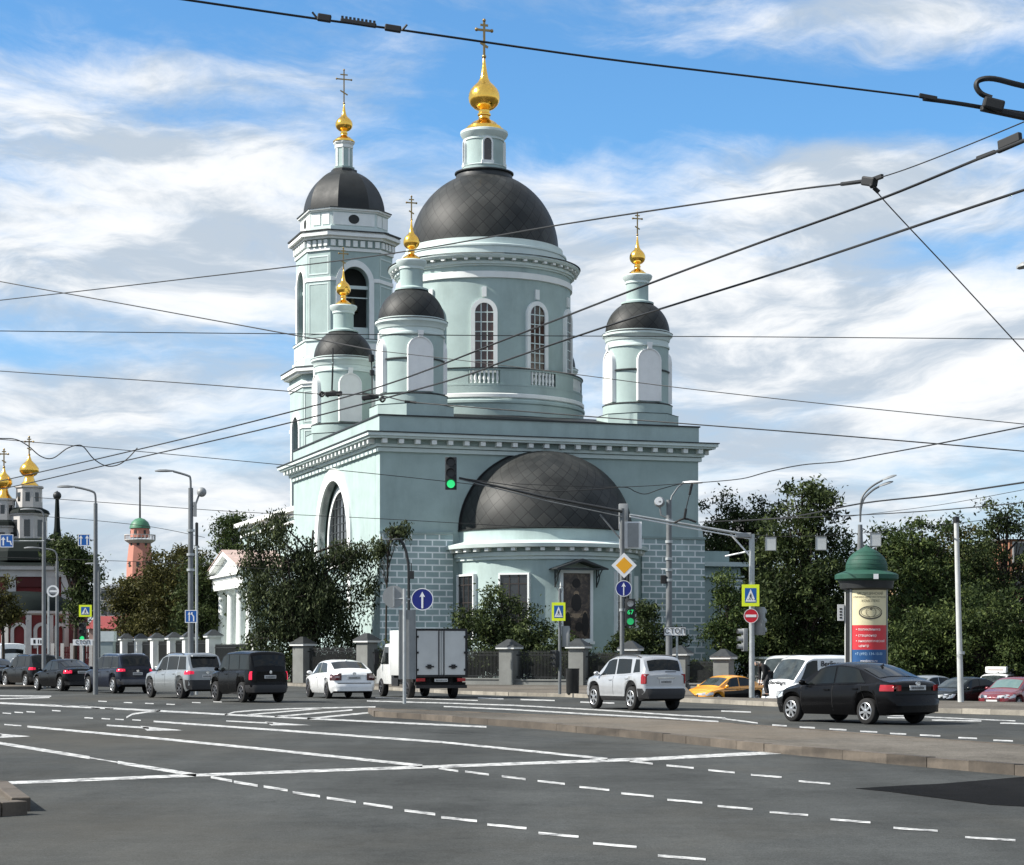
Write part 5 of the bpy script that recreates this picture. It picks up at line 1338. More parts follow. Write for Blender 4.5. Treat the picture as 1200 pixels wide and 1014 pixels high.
# A: signal pole with long arms over the road (priority road diamond)
YA=76
A=thing('traffic_signal_pole','signal pole with amber diamond sign and long arm carrying a green light before the apse','traffic signal',spot(729,YA,.13))
def la(o,px,py,Y): return P(px,py,Y)-Vector(o.location)
pole(A,[(0,0,0),(0,0,la(A,729,596,YA).z)],.085,STEEL)
pole(A,[la(A,729,603,YA)+Vector((0,-.1,.1)),la(A,640,583,YA),la(A,538,560,YA)],[.058,.048,.038],DARKST,'signal_arm',8)
pole(A,[la(A,729,609,YA)+Vector((0,-.1,.1)),la(A,640,587,YA),la(A,538,561.5,YA)],.022,STEEL,'arm_brace',6)
pole(A,[la(A,729,634,YA),la(A,703,603,YA)],.035,STEEL,'arm_strut',6)
signal(A,la(A,528.5,555,YA),1.25,0,lens=('dark','dark','green'))
c=la(A,731,663,YA); c.y=-.2
m=MB(); m.prism([(c.x-.47,c.z),(c.x,c.z-.47),(c.x+.47,c.z),(c.x,c.z+.47)],c.y-.012,c.y+.012); d=m.build('diamond_sign',SWHITE,A,smooth=0)
m=MB(); m.prism([(c.x-.31,c.z),(c.x,c.z-.31),(c.x+.31,c.z),(c.x,c.z+.31)],c.y-.016,c.y-.0125); m.build('amber_field',SORANGE,d,smooth=0)
c=la(A,730.5,690,YA); c.y=-.2
d=disc(A,c,.30,SDBLUE,rim=SWHITE,name='ahead_only_sign'); up_arrow(d,c,.27,w=.07)
c=la(A,738,718,YA); c.y=-.3
hd=signal(A,c,1.05,0,lens=('pale','dark','dim'))
# countdown digits in the middle lamp
m=MB(); q=MB()
text_mesh('countdown_digits','67',.24,GREENL,hd,facing((c.x,c.y-.14,c.z)),.004)
signal(A,(.06,.25,la(A,0,602,YA).z-.1),1.0,PI,lens=('dark','dark','dark'),mtl=SBACK)
m=MB(); b=la(A,739,627,YA); m.box(b.x-.42,b.x+.42,.1,.14,b.z-.5,b.z+.5); bp=m.build('signal_backboard',SWHITE,A,smooth=0)
m=MB(); m.X=Matrix.Translation((b.x+.1,.08,b.z)); m.box(-.2,.2,-.04,.03,-.45,.45); m.build('signal_body_back',SBACK,bp,smooth=0)
collars(A,0,[3.2,5.0],.085)
# B: lamp pole with camera, and the STOP-line plate
YB=77
B=thing('lamp_pole','grey pole topped by a round camera lamp and thin lamp arm, behind the stop plate','lamp post',spot(784,YB,.13))
pole(B,[(0,0,0),(0,0,la(B,784,586,YB).z)],[.13,.10],STEEL)
top=la(B,784,588,YB)
pole(B,[(0,0,top.z-.3),(.1,0,top.z+.2),(.35,.2,top.z+.55),(.62,.4,top.z+.78)],.03,STEEL,'lamp_arm',8); lamp(B,(.55,.4,top.z+.74),(1,.1,0),.75,SWHITE)
m=MB(); m.sphere((-.36,-.05,top.z-.02),.2,14,10); m.tube([(-.36,-.05,top.z-.1),(-.3,0,top.z-.5),(-.1,0,top.z-.6)],.035,6); m.build('camera_lamp',SBACK,B,smooth=60)
m=MB(); m.prism(circ(-.40,top.z+.0,.15,16),-.24,-.2); m.build('lens',SWHITE,B,smooth=0)
collars(B,0,[HZ(y,YB)-.13 for y in (610,635,655,668,680)],.115)
m=MB(); z=HZ(678,YB)-.13; m.box(-.32,-.12,-.12,.06,z-.2,z+.12); m.build('junction_box',PLAST,B,smooth=0,bevel=.02)
m=MB(); m.tube([(-.3,0,z+.35),(.42,0,z+.35)],.02,6); m.build('bracket',SWHITE,B,smooth=0)
S_=thing('stop_plate','white plate lettered СТОП on a thin post','sign',spot(791,YB-1.2,.13))
pole(S_,[(.08,.06,0),(.08,.06,HZ(736,YB-1.2)-.13)],.04,ZINC)
z=HZ(740,YB-1.2)-.13
m=MB(); m.box(-.41,.41,-.012,.012,z-.17,z+.17); f=m.build('sign_face',SWHITE,S_,smooth=0)
text_mesh('lettering','СТОП',.27,SBLACK,f,facing((0,-.02,z)),.004)
m=MB(); m.ring([(-.41,z-.17),(-.41,z+.17),(.41,z+.17),(.41,z-.17)],[(-.39,z-.15),(-.39,z+.15),(.39,z+.15),(.39,z-.15)],-.016,-.0125,closed=True); m.build('border',SBLACK,f,smooth=0)
# C: right pole with crossing sign, no entry and the second arm
YC=73.5
C=thing('traffic_signal_pole','pole with yellow edged crossing sign above a red no entry disc, long arm reaching left','traffic signal',spot(881,YC,.13))
pole(C,[(0,0,0),(0,0,HZ(626,YC)-.13)],.10,ZINC)
pole(C,[la(C,881,628,YC)+Vector((0,-.05,0)),la(C,800,614,YC-.3),la(C,738,603.5,YC-.6)],[.052,.045,.038],ZINC,'signal_arm',8)
pole(C,[la(C,881,632,YC)+Vector((0,-.05,0)),la(C,800,617.5,YC-.3),la(C,738,605.5,YC-.6)],.025,SWHITE,'arm_brace',6)
pole(C,[la(C,880,653,YC),la(C,857,627,YC)],.035,SWHITE,'arm_strut',6)
pole(C,[la(C,878,646,YC),la(C,850,652,YC+.5)],.03,SWHITE,'arm_strut',6)
m=MB(); q=la(C,872,624,YC); m.box(q.x-.3,q.x+.25,-.15,.15,q.z-.2,q.z-.02); m.build('arm_box',SBACK,C,smooth=0,bevel=.03)
c=la(C,879,698,YC); c.y=-.16; ped_sign(C,c,.62,.78)
c=la(C,879.5,722,YC); c.y=-.16; d=disc(C,c,.26,SRED,rim=SWHITE,name='no_entry_sign'); m=MB(); m.box(c.x-.19,c.x+.19,c.y-.018,c.y-.0125,c.z-.045,c.z+.045); m.build('white_bar',SWHITE,d,smooth=0)
signal(C,la(C,890,728,YC)+Vector((.02,.1,0)),1.05,R(150),mtl=SBACK)
signal(C,la(C,873,750,YC)+Vector((0,.1,0)),.85,R(-80),mtl=SBACK)
# D: low pole with crossing sign in front of the icon
YD=80
D=thing('crossing_sign_pole','thin pole with small yellow crossing sign and grey signal backs left of the icon','sign',spot(656,YD,.13))
pole(D,[(0,0,0),(0,0,HZ(690,YD)-.13)],.06,STEEL)
c=la(D,654.5,717,YD); c.y=-.1; ped_sign(D,c,.53,.72)
z=HZ(690,YD)-.13
m=MB(); m.ring([(-.16,z+.1),(.16,z+.1),(.02,z-.28)],[(-.13,z+.08),(.13,z+.08),(.02,z-.22)],-.02,.02,closed=True); m.build('triangle_sign_edge',STEEL,D,smooth=0)
signal(D,la(D,663,746,YD)+Vector((0,.08,0)),.85,R(165),mtl=SBACK); signal(D,la(D,653,772,YD)+Vector((-.05,-.05,0)),.7,R(-70),mtl=DARKST)
m=MB(); tb=MB(); tb.lathe([(.22,0),(.25,.05),(.26,.95),(.28,1.0),(.2,1.0),(.18,.2),(0,.2)],18)
tb.thing('litter_bin',DARKST,'black cylindrical litter bin standing below the icon pillar','bin',loc=spot(671,80.5,.13),smooth=40)
# E: island sign pole
YE=G(475,829.5).y
E=thing('sign_pole','pole on the refuge island tip with blue arrow disc and blank grey disc','sign',spot(474,YE,.13))
pole(E,[(0,0,0),(.0,0,HZ(690,YE)-.13)],.055,ZINC)
c=la(E,495,702.5,YE); c.y=-.06; d=disc(E,c,.35,SDBLUE,rim=SWHITE,name='ahead_only_sign'); up_arrow(d,c,.30,w=.10)
m=MB(); m.tube([(0,0,c.z),(c.x,.03,c.z)],.025,6); m.tube([(0,0,c.z+.02),(-.35,.03,c.z+.02)],.025,6); m.build('bracket',ZINC,E,smooth=0)
c=la(E,461.5,699.5,YE); c.y=.02; d=disc(E,c,.355,SBACK,name='blank_sign_back'); m=MB(); m.box(c.x-.02,c.x+.02,c.y-.05,c.y-.012,c.z-.3,c.z+.3); m.build('stiffener',ZINC,d,smooth=0)
m=MB(); a=la(E,467,715,YE); b=la(E,487,796,YE); m.box(a.x,b.x,.08,.14,b.z,a.z); m.box(a.x,a.x+.03,.05,.08,b.z,a.z); m.box(b.x-.03,b.x,.05,.08,b.z,a.z); m.build('tall_board_back',SBACK,E,smooth=0)
# F: street lamp behind it with a curved top
YF=104
Fp=thing('street_lamp','dark thin street lamp with curved arm ending among birch twigs at the church corner','street lamp',spot(479,YF,.1))
pole(Fp,[(0,0,0),(0,0,HZ(672,YF)-.1)]+[la(Fp,x,y,YF) for x,y in ((478.5,660),(476,647),(472.5,637),(469,632.5))],.07,DARKST,n=8)
lamp(Fp,la(Fp,471,632.5,YF),(-1,0,-.0),.5,DARKST)
m=MB(); q=la(Fp,482,674,YF); m.box(q.x-.16,q.x+.14,-.2,.1,q.z-.2,q.z+.2); m.tube([(q.x,-.05,q.z+.2),(q.x,-.05,q.z+.6),(0,0,q.z+.6)],.025,6); m.build('junction_box',DARKST,Fp,smooth=0)
# G: left street lamps
def street_lamp(label,px,Y,ytop,arm,zb=.0,r=.14,mtl=STEEL,group='street lamps along the left road'):
    o=thing('street_lamp',label,'street lamp',spot(px,Y,zb),0,group)
    zt=HZ(ytop,Y)-zb
    pole(o,[(0,0,0),(0,0,zt)],[r,r*.8],mtl)
    if arm:
        pts=[(0,0,zt-.05)]+[la(o,x,y,Y) for x,y in arm]
        pole(o,smoothpath(pts,4),.045,mtl,'lamp_arm',8)
        p=la(o,*arm[-1],Y); lamp(o,p,(-1,0,0),.75,mtl)
    return o
g1=street_lamp('tall grey street lamp rising beside the blue two arrow sign',112,86,590,[(111.5,580),(108,576),(96,572.5),(88,571)],r=.105)
g2=street_lamp('tall pole with curved lamp arm and round camera, before the brown trees',223.5,84,572,[(223,561),(220,557.5),(205,553),(203,552.5)],r=.125)
m=MB(); q=la(g2,236,577,84); m.sphere((q.x+.02,-.05,q.z),.2,12,8); m.tube([(q.x-.1,0,q.z-.12),(.2,0,q.z-.5),(.1,0,q.z-.6)],.04,6); m.box(.12,.24,-.08,.05,q.z-1.0,q.z-.4); m.build('camera_lamp',SBACK,g2,smooth=50)
collars(g2,0,[HZ(y,84) for y in (622,650,668)],.14)
g3=street_lamp('street lamp overlapping the wall of the white and maroon church',51.5,100,612,[(51,603),(48,599),(42,597.5)],r=.115)
g4=street_lamp('shorter thin street lamp with an arm to the left right of the maroon wall',67,108,658,[(66.5,650),(62,645),(50,643),(45,642.5)],r=.10)
g5=street_lamp('plain thin pole without lamp right of the two arrow sign',116,120,664,[(115.8,662),(115,661)],r=.10)
p=thing('thin_post','thin dark topped post standing right behind the camera pole','post',spot(230.5,86,0)); pole(p,[(0,0,0),(0,0,HZ(614,86))],.06,ZINC); m=MB(); m.lathe([(.065,HZ(640,86)),(.065,HZ(613,86)),(0,HZ(612,86))],10); m.build('dark_cap_section',DARKST,p)
p=thing('thin_post','slim post in front of the maroon wall left of the white round sign','post',spot(57,104,0)); pole(p,[(0,0,0),(0,0,HZ(690,104))],.05,ZINC)
# blue direction boards and other small signs on the left, each on its own arm or post
def board(name,label,px,py,Y,w,h_,fill,post_to=None,draw=None):
    o=thing(name,label,'sign',spot(px,Y,0)); z=HZ(py,Y)
    m=MB(); m.box(-w/2,w/2,-.012,.012,z-h_/2,z+h_/2); f=m.build('sign_face',fill,o,smooth=0)
    if draw: draw(f,z)
    if post_to is not None:
        x=PX(post_to,Y)-o.location.x; pole(o,[(0,.05,z),(x,.05,z)],.025,ZINC,'bracket',6) if abs(x)>.1 else pole(o,[(0,.05,0),(0,.05,z)],.035,ZINC)
    m=MB(); m.ring([(-w/2,z-h_/2),(-w/2,z+h_/2),(w/2,z+h_/2),(w/2,z-h_/2)],[(-w/2+.03,z-h_/2+.03),(-w/2+.03,z+h_/2-.03),(w/2-.03,z+h_/2-.03),(w/2-.03,z-h_/2+.03)],-.016,-.0125,closed=True); m.build('border',SWHITE,f,smooth=0)
    return o
def arrows2(f,z):
    for x in (-.13,.13): poly(f,'arrow',SWHITE,[(x-.025,-.2),(x+.025,-.2),(x+.025,.08),(x+.085,.06),(x,.2),(x-.085,.06),(x-.025,.08)],(0,0,z),.017,.0128)
def arrows2b(f,z):
    poly(f,'arrow',SWHITE,[(-.1,-.2),(-.05,-.2),(-.05,.08),(-.01,.06),(-.075,.2),(-.14,.06),(-.1,.08)],(0,0,z),.017,.0128)
    poly(f,'arrow',SWHITE,[(.08,-.2),(.13,-.2),(.13,0),(.05,.1),(.07,.16),(-.0,.17),(.0,.06),(.02,.08),(.08,-.02)],(0,0,z),.017,.0128)
def lanebend(f,z): poly(f,'arrow',SWHITE,[(-.2,-.22),(-.13,-.22),(-.13,.06),(-.05,.04),(-.165,.2),(-.28,.04),(-.2,.06)],(0,0,z),.017,.0128); poly(f,'seat_symbol',SWHITE,[(.0,.2),(.06,.2),(.06,.0),(.2,.0),(.25,-.2),(.19,-.2),(.15,-.05),(.0,-.05)],(0,0,z),.017,.0128)
board('lane_sign','blue board with two white straight arrows high on a bracket',98.5,633,86,.5,.5,SBLUE,112,arrows2)
board('lane_sign','blue board with two arrows low on the camera pole',224,722.5,83.5,.5,.52,SBLUE,None,arrows2b)
board('lane_sign','blue board with bent white arrow at the left edge of the photo',8,634,98,.62,.62,SBLUE,51.5,lanebend)
o=thing('crossing_sign_board','small yellow crossing sign on a bracket left of the tall lamp','sign',spot(100,100,0)); z=HZ(716,100); ped_sign(o,Vector((0,0,z)),.62,.58); pole(o,[(0,.05,z),(PX(112,100)-PX(100,100),.05,z)],.025,ZINC,'bracket',6)
o=thing('round_sign','white ring shaped sign on the slim post before the maroon wall','sign',spot(62,103,0)); z=HZ(693,103)
m=MB(); m.ring(circ(0,z,.30,28),circ(0,z,.22,28),-.03,.03,closed=True); m.box(-.2,.2,-.02,.02,z-.05,z+.05); m.build('ring_face',SWHITE,o,smooth=0); pole(o,[(0,.05,z),(PX(57,103)-PX(62,103),.05,z)],.025,ZINC,'bracket',6)
o=thing('traffic_signal','distant signal head showing green below the yellow crossing sign','traffic signal',spot(97,105,0)); pole(o,[(.05,.12,0),(.05,.12,HZ(735,105))],.05,DARKST); signal(o,(0,0,HZ(741,105)),1.0,0,lens=('dark','dark','green'))
o=thing('stop_plate','distant white plate lettered СТОП under the green signal','sign',spot(97,104,0)); z=HZ(753,104); m=MB(); m.box(-.5,.5,-.012,.012,z-.15,z+.15); f=m.build('sign_face',SWHITE,o,smooth=0); text_mesh('lettering','СТОП',.26,SBLACK,f,facing((0,-.02,z)),.004); pole(o,[(0,.04,0),(0,.04,z)],.03,ZINC)
o=thing('lane_plate','small white plate with dark marks beside the far stop plate','sign',spot(44,106,0)); z=HZ(752,106); m=MB(); m.box(-.36,.36,-.012,.012,z-.18,z+.18); f=m.build('sign_face',SWHITE,o,smooth=0); m=MB(); m.box(-.22,-.1,-.016,-.0125,z-.1,z+.1); m.box(.02,.08,-.016,-.0125,z-.1,z+.1); m.box(.14,.2,-.016,-.0125,z-.1,z+.08); m.build('marks',SBLACK,f,smooth=0); pole(o,[(0,.04,0),(0,.04,z)],.03,ZINC)
o=thing('kiosk_box','pale green grey utility cabinet behind the queue at the white fence','cabinet',spot(123.5,125,0)); m=MB(); m.box(-.55,.55,-.4,.4,0,HZ(752,125)); m.build('cabinet_body',mat('cabinet_grey',(.26,.31,.31),rough=.7),o,smooth=0,bevel=.03); m=MB(); m.box(-.6,.6,-.45,.45,HZ(752,125),HZ(740,125)); m.build('cabinet_top',mat('cabinet_pale',(.5,.55,.55),rough=.7),o,smooth=0)
# H: poles on the right
H1=thing('concrete_pole','bare pale concrete pole leaning slightly left before the parked dark sedan','pole',spot(1126,66.5,.13)); pole(H1,[(0,0,0),la(H1,1120.5,606,66.5)],[.10,.075],CONC)
collars(H1,-.0,[1.6],.10)
m=MB(); q=la(H1,1120.5,606,66.5); m.lathe([(.10,q.z-.18),(.11,q.z),(0,q.z+.03)],10,(q.x,q.y,0)); m.build('cap',DARKST,H1,smooth=0)
H2=thing('street_lamp','twin headed street lamp with curved arms above the poster column','street lamp',spot(1008,82,-.8))
zt=HZ(640,82)+.8
pole(H2,[(0,0,0),(0,0,zt),(0,0,HZ(615,82)+.8)],[.13,.12,.09],STEEL)
for arm in ([(1008.5,592),(1012,580),(1022,570),(1034,563)],[(1009,596),(1013,584),(1023,574.5),(1030,570.5)]):
    pole(H2,smoothpath([(0,0,HZ(612,82)+.8)]+[la(H2,x,y,82) for x,y in arm],4),.04,STEEL,'lamp_arm',8); q=la(H2,*arm[-1],82); lamp(H2,q,(1,.2,.35),.62,SBACK)
H3=thing('street_lamp','lamp head reaching into the photo at the right edge high above the wires','street lamp',(9.6,33,0))
pole(H3,[(0,0,0),(0,0,7.4),(-.6,0,7.85),la(H3,1212,311,33)],[.1,.08,.05,.045],STEEL); lamp(H3,la(H3,1212,311,33),(-1,0,-.15),.28,SBACK)
# white square boards hung on the span wire
for (px,py,lab) in ((903,637.5,'small white blank board on the span wire nearest the no entry pole'),(962,637,'small white blank board on the span wire left of the poster column'),(1026,632.5,'small white blank board on the span wire above the green dome')):
    Y=84; o=thing('hanging_board',lab,'board',P(px,py,Y),0,'blank boards on the span wire')
    m=MB(); m.box(-.22,.22,-.03,.03,-.27,.27); f=m.build('board_face',mat('weathered_white_board',(.55,.57,.56),rough=.6,var=.12,dirt=.3),o,smooth=0)
    m=MB(); m.ring([(-.23,-.28),(-.23,.28),(.23,.28),(.23,-.28)],[(-.2,-.25),(-.2,.25),(.2,.25),(.2,-.25)],-.04,-.031,closed=True); m.tube([(-.15,0,.27),(-.15,0,.42)],.01,5); m.tube([(.15,0,.27),(.15,0,.42)],.01,5); m.build('board_frame',SBACK,f,smooth=0)

# ---------------------------------------------------------------- poster column
KY=69
K=thing('poster_column','round poster column with green dome roof and a cream, red and blue poster','advertising column',spot(1015.5,KY,.13))
kr=.70
zr=HZ(690,KY)-.13
GREENK=mat('green_painted_metal',(.015,.066,.045),rough=.65,var=.2,scale=4,dirt=.2,dirtcol=(.02,.05,.04))
m=MB(); m.lathe([(kr+.12,0),(kr+.12,.35),(kr,.4)],40); m.build('base',DARKST,K,smooth=40)
m=MB(); m.lathe([(kr,.35),(kr,zr)],40); m.build('drum',mat('column_black',(.014,.014,.015),rough=.35),K,smooth=40)
m=MB(); m.lathe([(kr,zr-.05),(kr+.18,zr),(kr+.22,zr+.28),(kr+.32,zr+.34)],40); m.build('collar',DARKST,K,smooth=40)
ze=HZ(680,KY)-.13
m=MB(); m.lathe([(kr,ze-.1),(1.02,ze),(1.06,ze+.03),(1.06,ze+.17),(1.0,ze+.21),(.74,ze+.30),(.70,ze+.32)],44); m.build('eave',GREENK,K,smooth=35)
zd=ze+.31
m=MB(); pr=[(.69,0),(.70,.1),(.69,.25),(.64,.42),(.55,.58),(.42,.72),(.27,.83),(.13,.91),(.05,.97),(.02,1.04),(0,1.06)]
m.lathe([(a,zd+b*.86) for a,b in pr],40); dm=m.build('dome',GREENK,K,smooth=40)
m=MB()
for b in (.1,.25,.42,.58,.72): 
    a=dict((q,p) for p,q in pr)[b]; m.lathe([(a+.002,zd+b*.86-.006),(a+.01,zd+b*.86),(a-.0,zd+b*.86+.008)],40)
m.build('dome_seams',mat('green_seam',(.02,.07,.045),rough=.5),dm,smooth=40)
m=MB(); m.box(.05,.21,-1.075,-1.06,ze+.0,ze+.17); m.build('number_tag',SWHITE,K,smooth=0)
# poster: curved sheets lying on the drum; centred a little right of the line of sight
def curved(parent,name,mtl,a0,a1,z0,z1,r_,n=16):
    m=MB(); m.lathe([(r_,z0),(r_,z1)],n,(0,0,0),a0,a1); return m.build(name,mtl,parent,smooth=60)
aC=-PI/2-math.atan(-415/2400)*0+R(6); hw=R(54)
aC=-PI/2+R(9.8)-R(0)-R(19.6)+R(12)
CREAM=mat('poster_cream',(.62,.56,.36),rough=.45,var=.06,scale=2); PRED=mat('poster_red',(.50,.035,.045),rough=.45,var=.06); PBLUE=mat('poster_blue',(.018,.075,.20),rough=.45,var=.06); INK=mat('poster_ink',(.07,.065,.05),rough=.5); PWH=mat('poster_white_ink',(.75,.72,.70),rough=.5); PLB=mat('poster_pale_blue_ink',(.35,.5,.66),rough=.5)
zz=lambda py:HZ(py,KY)-.13
pc=curved(K,'poster',CREAM,aC-hw,aC+hw,zz(733),zz(692),kr+.012)
pr_=curved(K,'poster',PRED,aC-hw,aC+hw,zz(761.5),zz(733),kr+.012)
pb_=curved(K,'poster',PBLUE,aC-hw,aC+hw,zz(796),zz(761.5),kr+.012)
m=MB()
for a in (aC-hw-R(4),aC+hw+R(4)): 
    m.lathe([(kr+.03,.4),(kr+.03,zr)],2,(0,0,0),a-R(3.5),a+R(3.5))
m.build('poster_frame',SBACK,K,smooth=0)
def wrap_text(parent,body,size,z,mtl,align='CENTER',s0=0.0,sx=1.0):
    o=text_mesh('poster_lettering',body,size,mtl,parent,Matrix.Identity(4),0.0,align,sx)
    for v in o.data.vertices:
        x,y=v.co.x+s0,v.co.y; a=aC+x/(kr+.02); v.co=Vector(((kr+.02)*math.cos(a),(kr+.02)*math.sin(a),z+y))
    return o
wrap_text(pc,'МЕДИЦИНСКИЙ',.115,zz(696.5),INK); wrap_text(pc,'КЛИНИКО-ДИАГНОСТИЧЕСКИЙ',.078,zz(700.5),INK); wrap_text(pc,'КОМПЛЕКС',.11,zz(705),INK)
# globe emblem: ellipse ring with meridians
def wrap_ring(parent,cz,rx,rz_,w,mtl,n=40,a0=0,a1=2*PI):
    m=MB(); vs=[]
    for i in range(n+1):
        t=a0+(a1-a0)*i/n
        for k in (1,-1):
            s=(rx+k*w)*math.cos(t); z=cz+(rz_+k*w)*math.sin(t); a=aC+s/(kr+.02); vs.append(((kr+.021)*math.cos(a),(kr+.021)*math.sin(a),z))
    m.add(vs,[(2*i,2*i+1,2*i+3,2*i+2) for i in range(n)]); return m.build('emblem',mtl,parent,smooth=0)
zc=zz(718)
wrap_ring(pc,zc,.40,.20,.014,INK); wrap_ring(pc,zc,.34,.15,.008,INK); wrap_ring(pc,zc,.17,.15,.007,INK); wrap_ring(pc,zc,.40,.215,.022,INK,30,PI*1.05,PI*1.95)
for dz,w in ((.06,.62),(0,.68),(-.06,.62)): wrap_text(pc,'— — — — —',.07,zc+dz,INK,sx=.9)
wrap_ring(pc,zc+.12,.03,.03,.02,INK,12)
wrap_text(pr_,'• поликлиника',.125,zz(738),PWH,'LEFT',-.52); wrap_text(pr_,'• стационар',.125,zz(745),PWH,'LEFT',-.52); wrap_text(pr_,'• онкологический',.125,zz(751.5),PWH,'LEFT',-.52); wrap_text(pr_,'центр',.125,zz(757),PWH,'LEFT',-.42)
wrap_text(pb_,'+7 (495) 134-10-00',.125,zz(766.5),PLB,'LEFT',-.56); wrap_text(pb_,'medintro.ru',.12,zz(774.5),PWH,'LEFT',-.36)
# slim plate with vertical marks fixed to the post left of the column
o=thing('post_with_plate','slim pale post with a narrow upright white plate left of the poster column','sign',spot(991.5,70.2,.13)); pole(o,[(0,0,0),(0,0,HZ(694,70.2)-.13)],.05,CONC)
m=MB(); z=HZ(718,70.2)-.13; m.box(-.30,-.08,-.05,-.02,z-.28,z+.28); f=m.build('narrow_plate',SWHITE,o,smooth=0)
m=MB(); 
for i in range(4): m.box(-.23,-.15,-.056,-.0505,z-.2+i*.1,z-.15+i*.1)
m.build('marks',SBLACK,f,smooth=0)
# green umbrella-like shade over nothing: none
# ---------------------------------------------------------------- trees
def leaf_mat(name,c0,c1,c2,rough=.6):
    m=bpy.data.materials.new(name); m.use_nodes=True; nt=m.node_tree; L=nt.links.new
    out=nt.nodes['Material Output']; b=nt.nodes['Principled BSDF']
    g=nd(nt,'ShaderNodeNewGeometry'); tc=nd(nt,'ShaderNodeTexCoord')
    n=nd(nt,'ShaderNodeTexNoise'); n.inputs['Scale'].default_value=.7; n.inputs['Detail'].default_value=4; L(tc.outputs['Object'],n.inputs[0])
    ad=nd(nt,'ShaderNodeMath',operation='MULTIPLY_ADD'); L(g.outputs['Random Per Island'],ad.inputs[0]); ad.inputs[1].default_value=.55
    mm=nd(nt,'ShaderNodeMapRange'); L(n.outputs[0],mm.inputs[0]); mm.inputs[1].default_value=.3; mm.inputs[2].default_value=.7; mm.inputs[3].default_value=-.05; mm.inputs[4].default_value=.5
    L(mm.outputs[0],ad.inputs[2])
    cr=nd(nt,'ShaderNodeValToRGB'); e=cr.color_ramp.elements; e[0].color=rgba(c0); e[1].color=rgba(c2); e[0].position=.05; e[1].position=.98; q=e.new(.5); q.color=rgba(c1)
    L(ad.outputs[0],cr.inputs[0]); L(cr.outputs[0],b.inputs['Base Color']); b.inputs['Roughness'].default_value=rough; b.inputs['Specular IOR Level'].default_value=.12
    tr=nd(nt,'ShaderNodeBsdfTranslucent'); L(cr.outputs[0],tr.inputs[0]); mx=nd(nt,'ShaderNodeMixShader'); mx.inputs[0].default_value=.22
    L(b.outputs[0],mx.inputs[1]); L(tr.outputs[0],mx.inputs[2]); L(mx.outputs[0],out.inputs[0])
    return m
LGREEN=leaf_mat('leaf_green',(.012,.022,.008),(.034,.055,.017),(.13,.165,.05))
LDARK=leaf_mat('leaf_dark_green',(.008,.014,.006),(.031,.046,.016),(.12,.15,.052))
LBRIGHT=leaf_mat('leaf_light_green',(.014,.024,.008),(.036,.055,.017),(.12,.15,.045))
LBROWN=leaf_mat('leaf_olive_brown',(.018,.019,.007),(.048,.049,.015),(.13,.118,.036))
LBIRCH=leaf_mat('leaf_birch',(.010,.016,.008),(.034,.046,.02),(.13,.155,.07))
BARK=mat('bark',(.035,.028,.022),rough=.95,var=.35,scale=6,stretch=(1,1,.2),bump=.6)
BIRCHB=mat('birch_bark',(.30,.29,.27),rough=.85,var=.45,scale=5,stretch=(.4,.4,1.6),bump=.3)
def leaves(name,C,size,mtl,parent,droop=0.0,aspect=.42,seed=1,norm=None):
    r_=np.random.default_rng(seed); N=len(C)
    a=r_.normal(size=(N,3)); a[:,2]-=droop*2.2; a/=np.linalg.norm(a,axis=1,keepdims=True)
    b=np.cross(a,r_.normal(size=(N,3))); b/=np.linalg.norm(b,axis=1,keepdims=True)+1e-9
    s=size*r_.uniform(.55,1.3,size=(N,1)); a=a*s; b=b*s*aspect
    V=np.empty((N,4,3)); V[:,0]=C-a; V[:,1]=C-a*.1+b; V[:,2]=C+a; V[:,3]=C-a*.1-b
    me=bpy.data.meshes.new(name); me.vertices.add(N*4); me.vertices.foreach_set('co',V.reshape(-1).astype(np.float32))
    me.loops.add(N*4); me.loops.foreach_set('vertex_index',np.arange(N*4,dtype=np.int32))
    me.polygons.add(N); me.polygons.foreach_set('loop_start',np.arange(0,N*4,4,dtype=np.int32)); me.polygons.foreach_set('loop_total',np.full(N,4,dtype=np.int32))
    me.update(calc_edges=True); me.validate(); me.materials.append(mtl)
    o=bpy.data.objects.new(name,me); COL.objects.link(o); o.parent=parent; return o
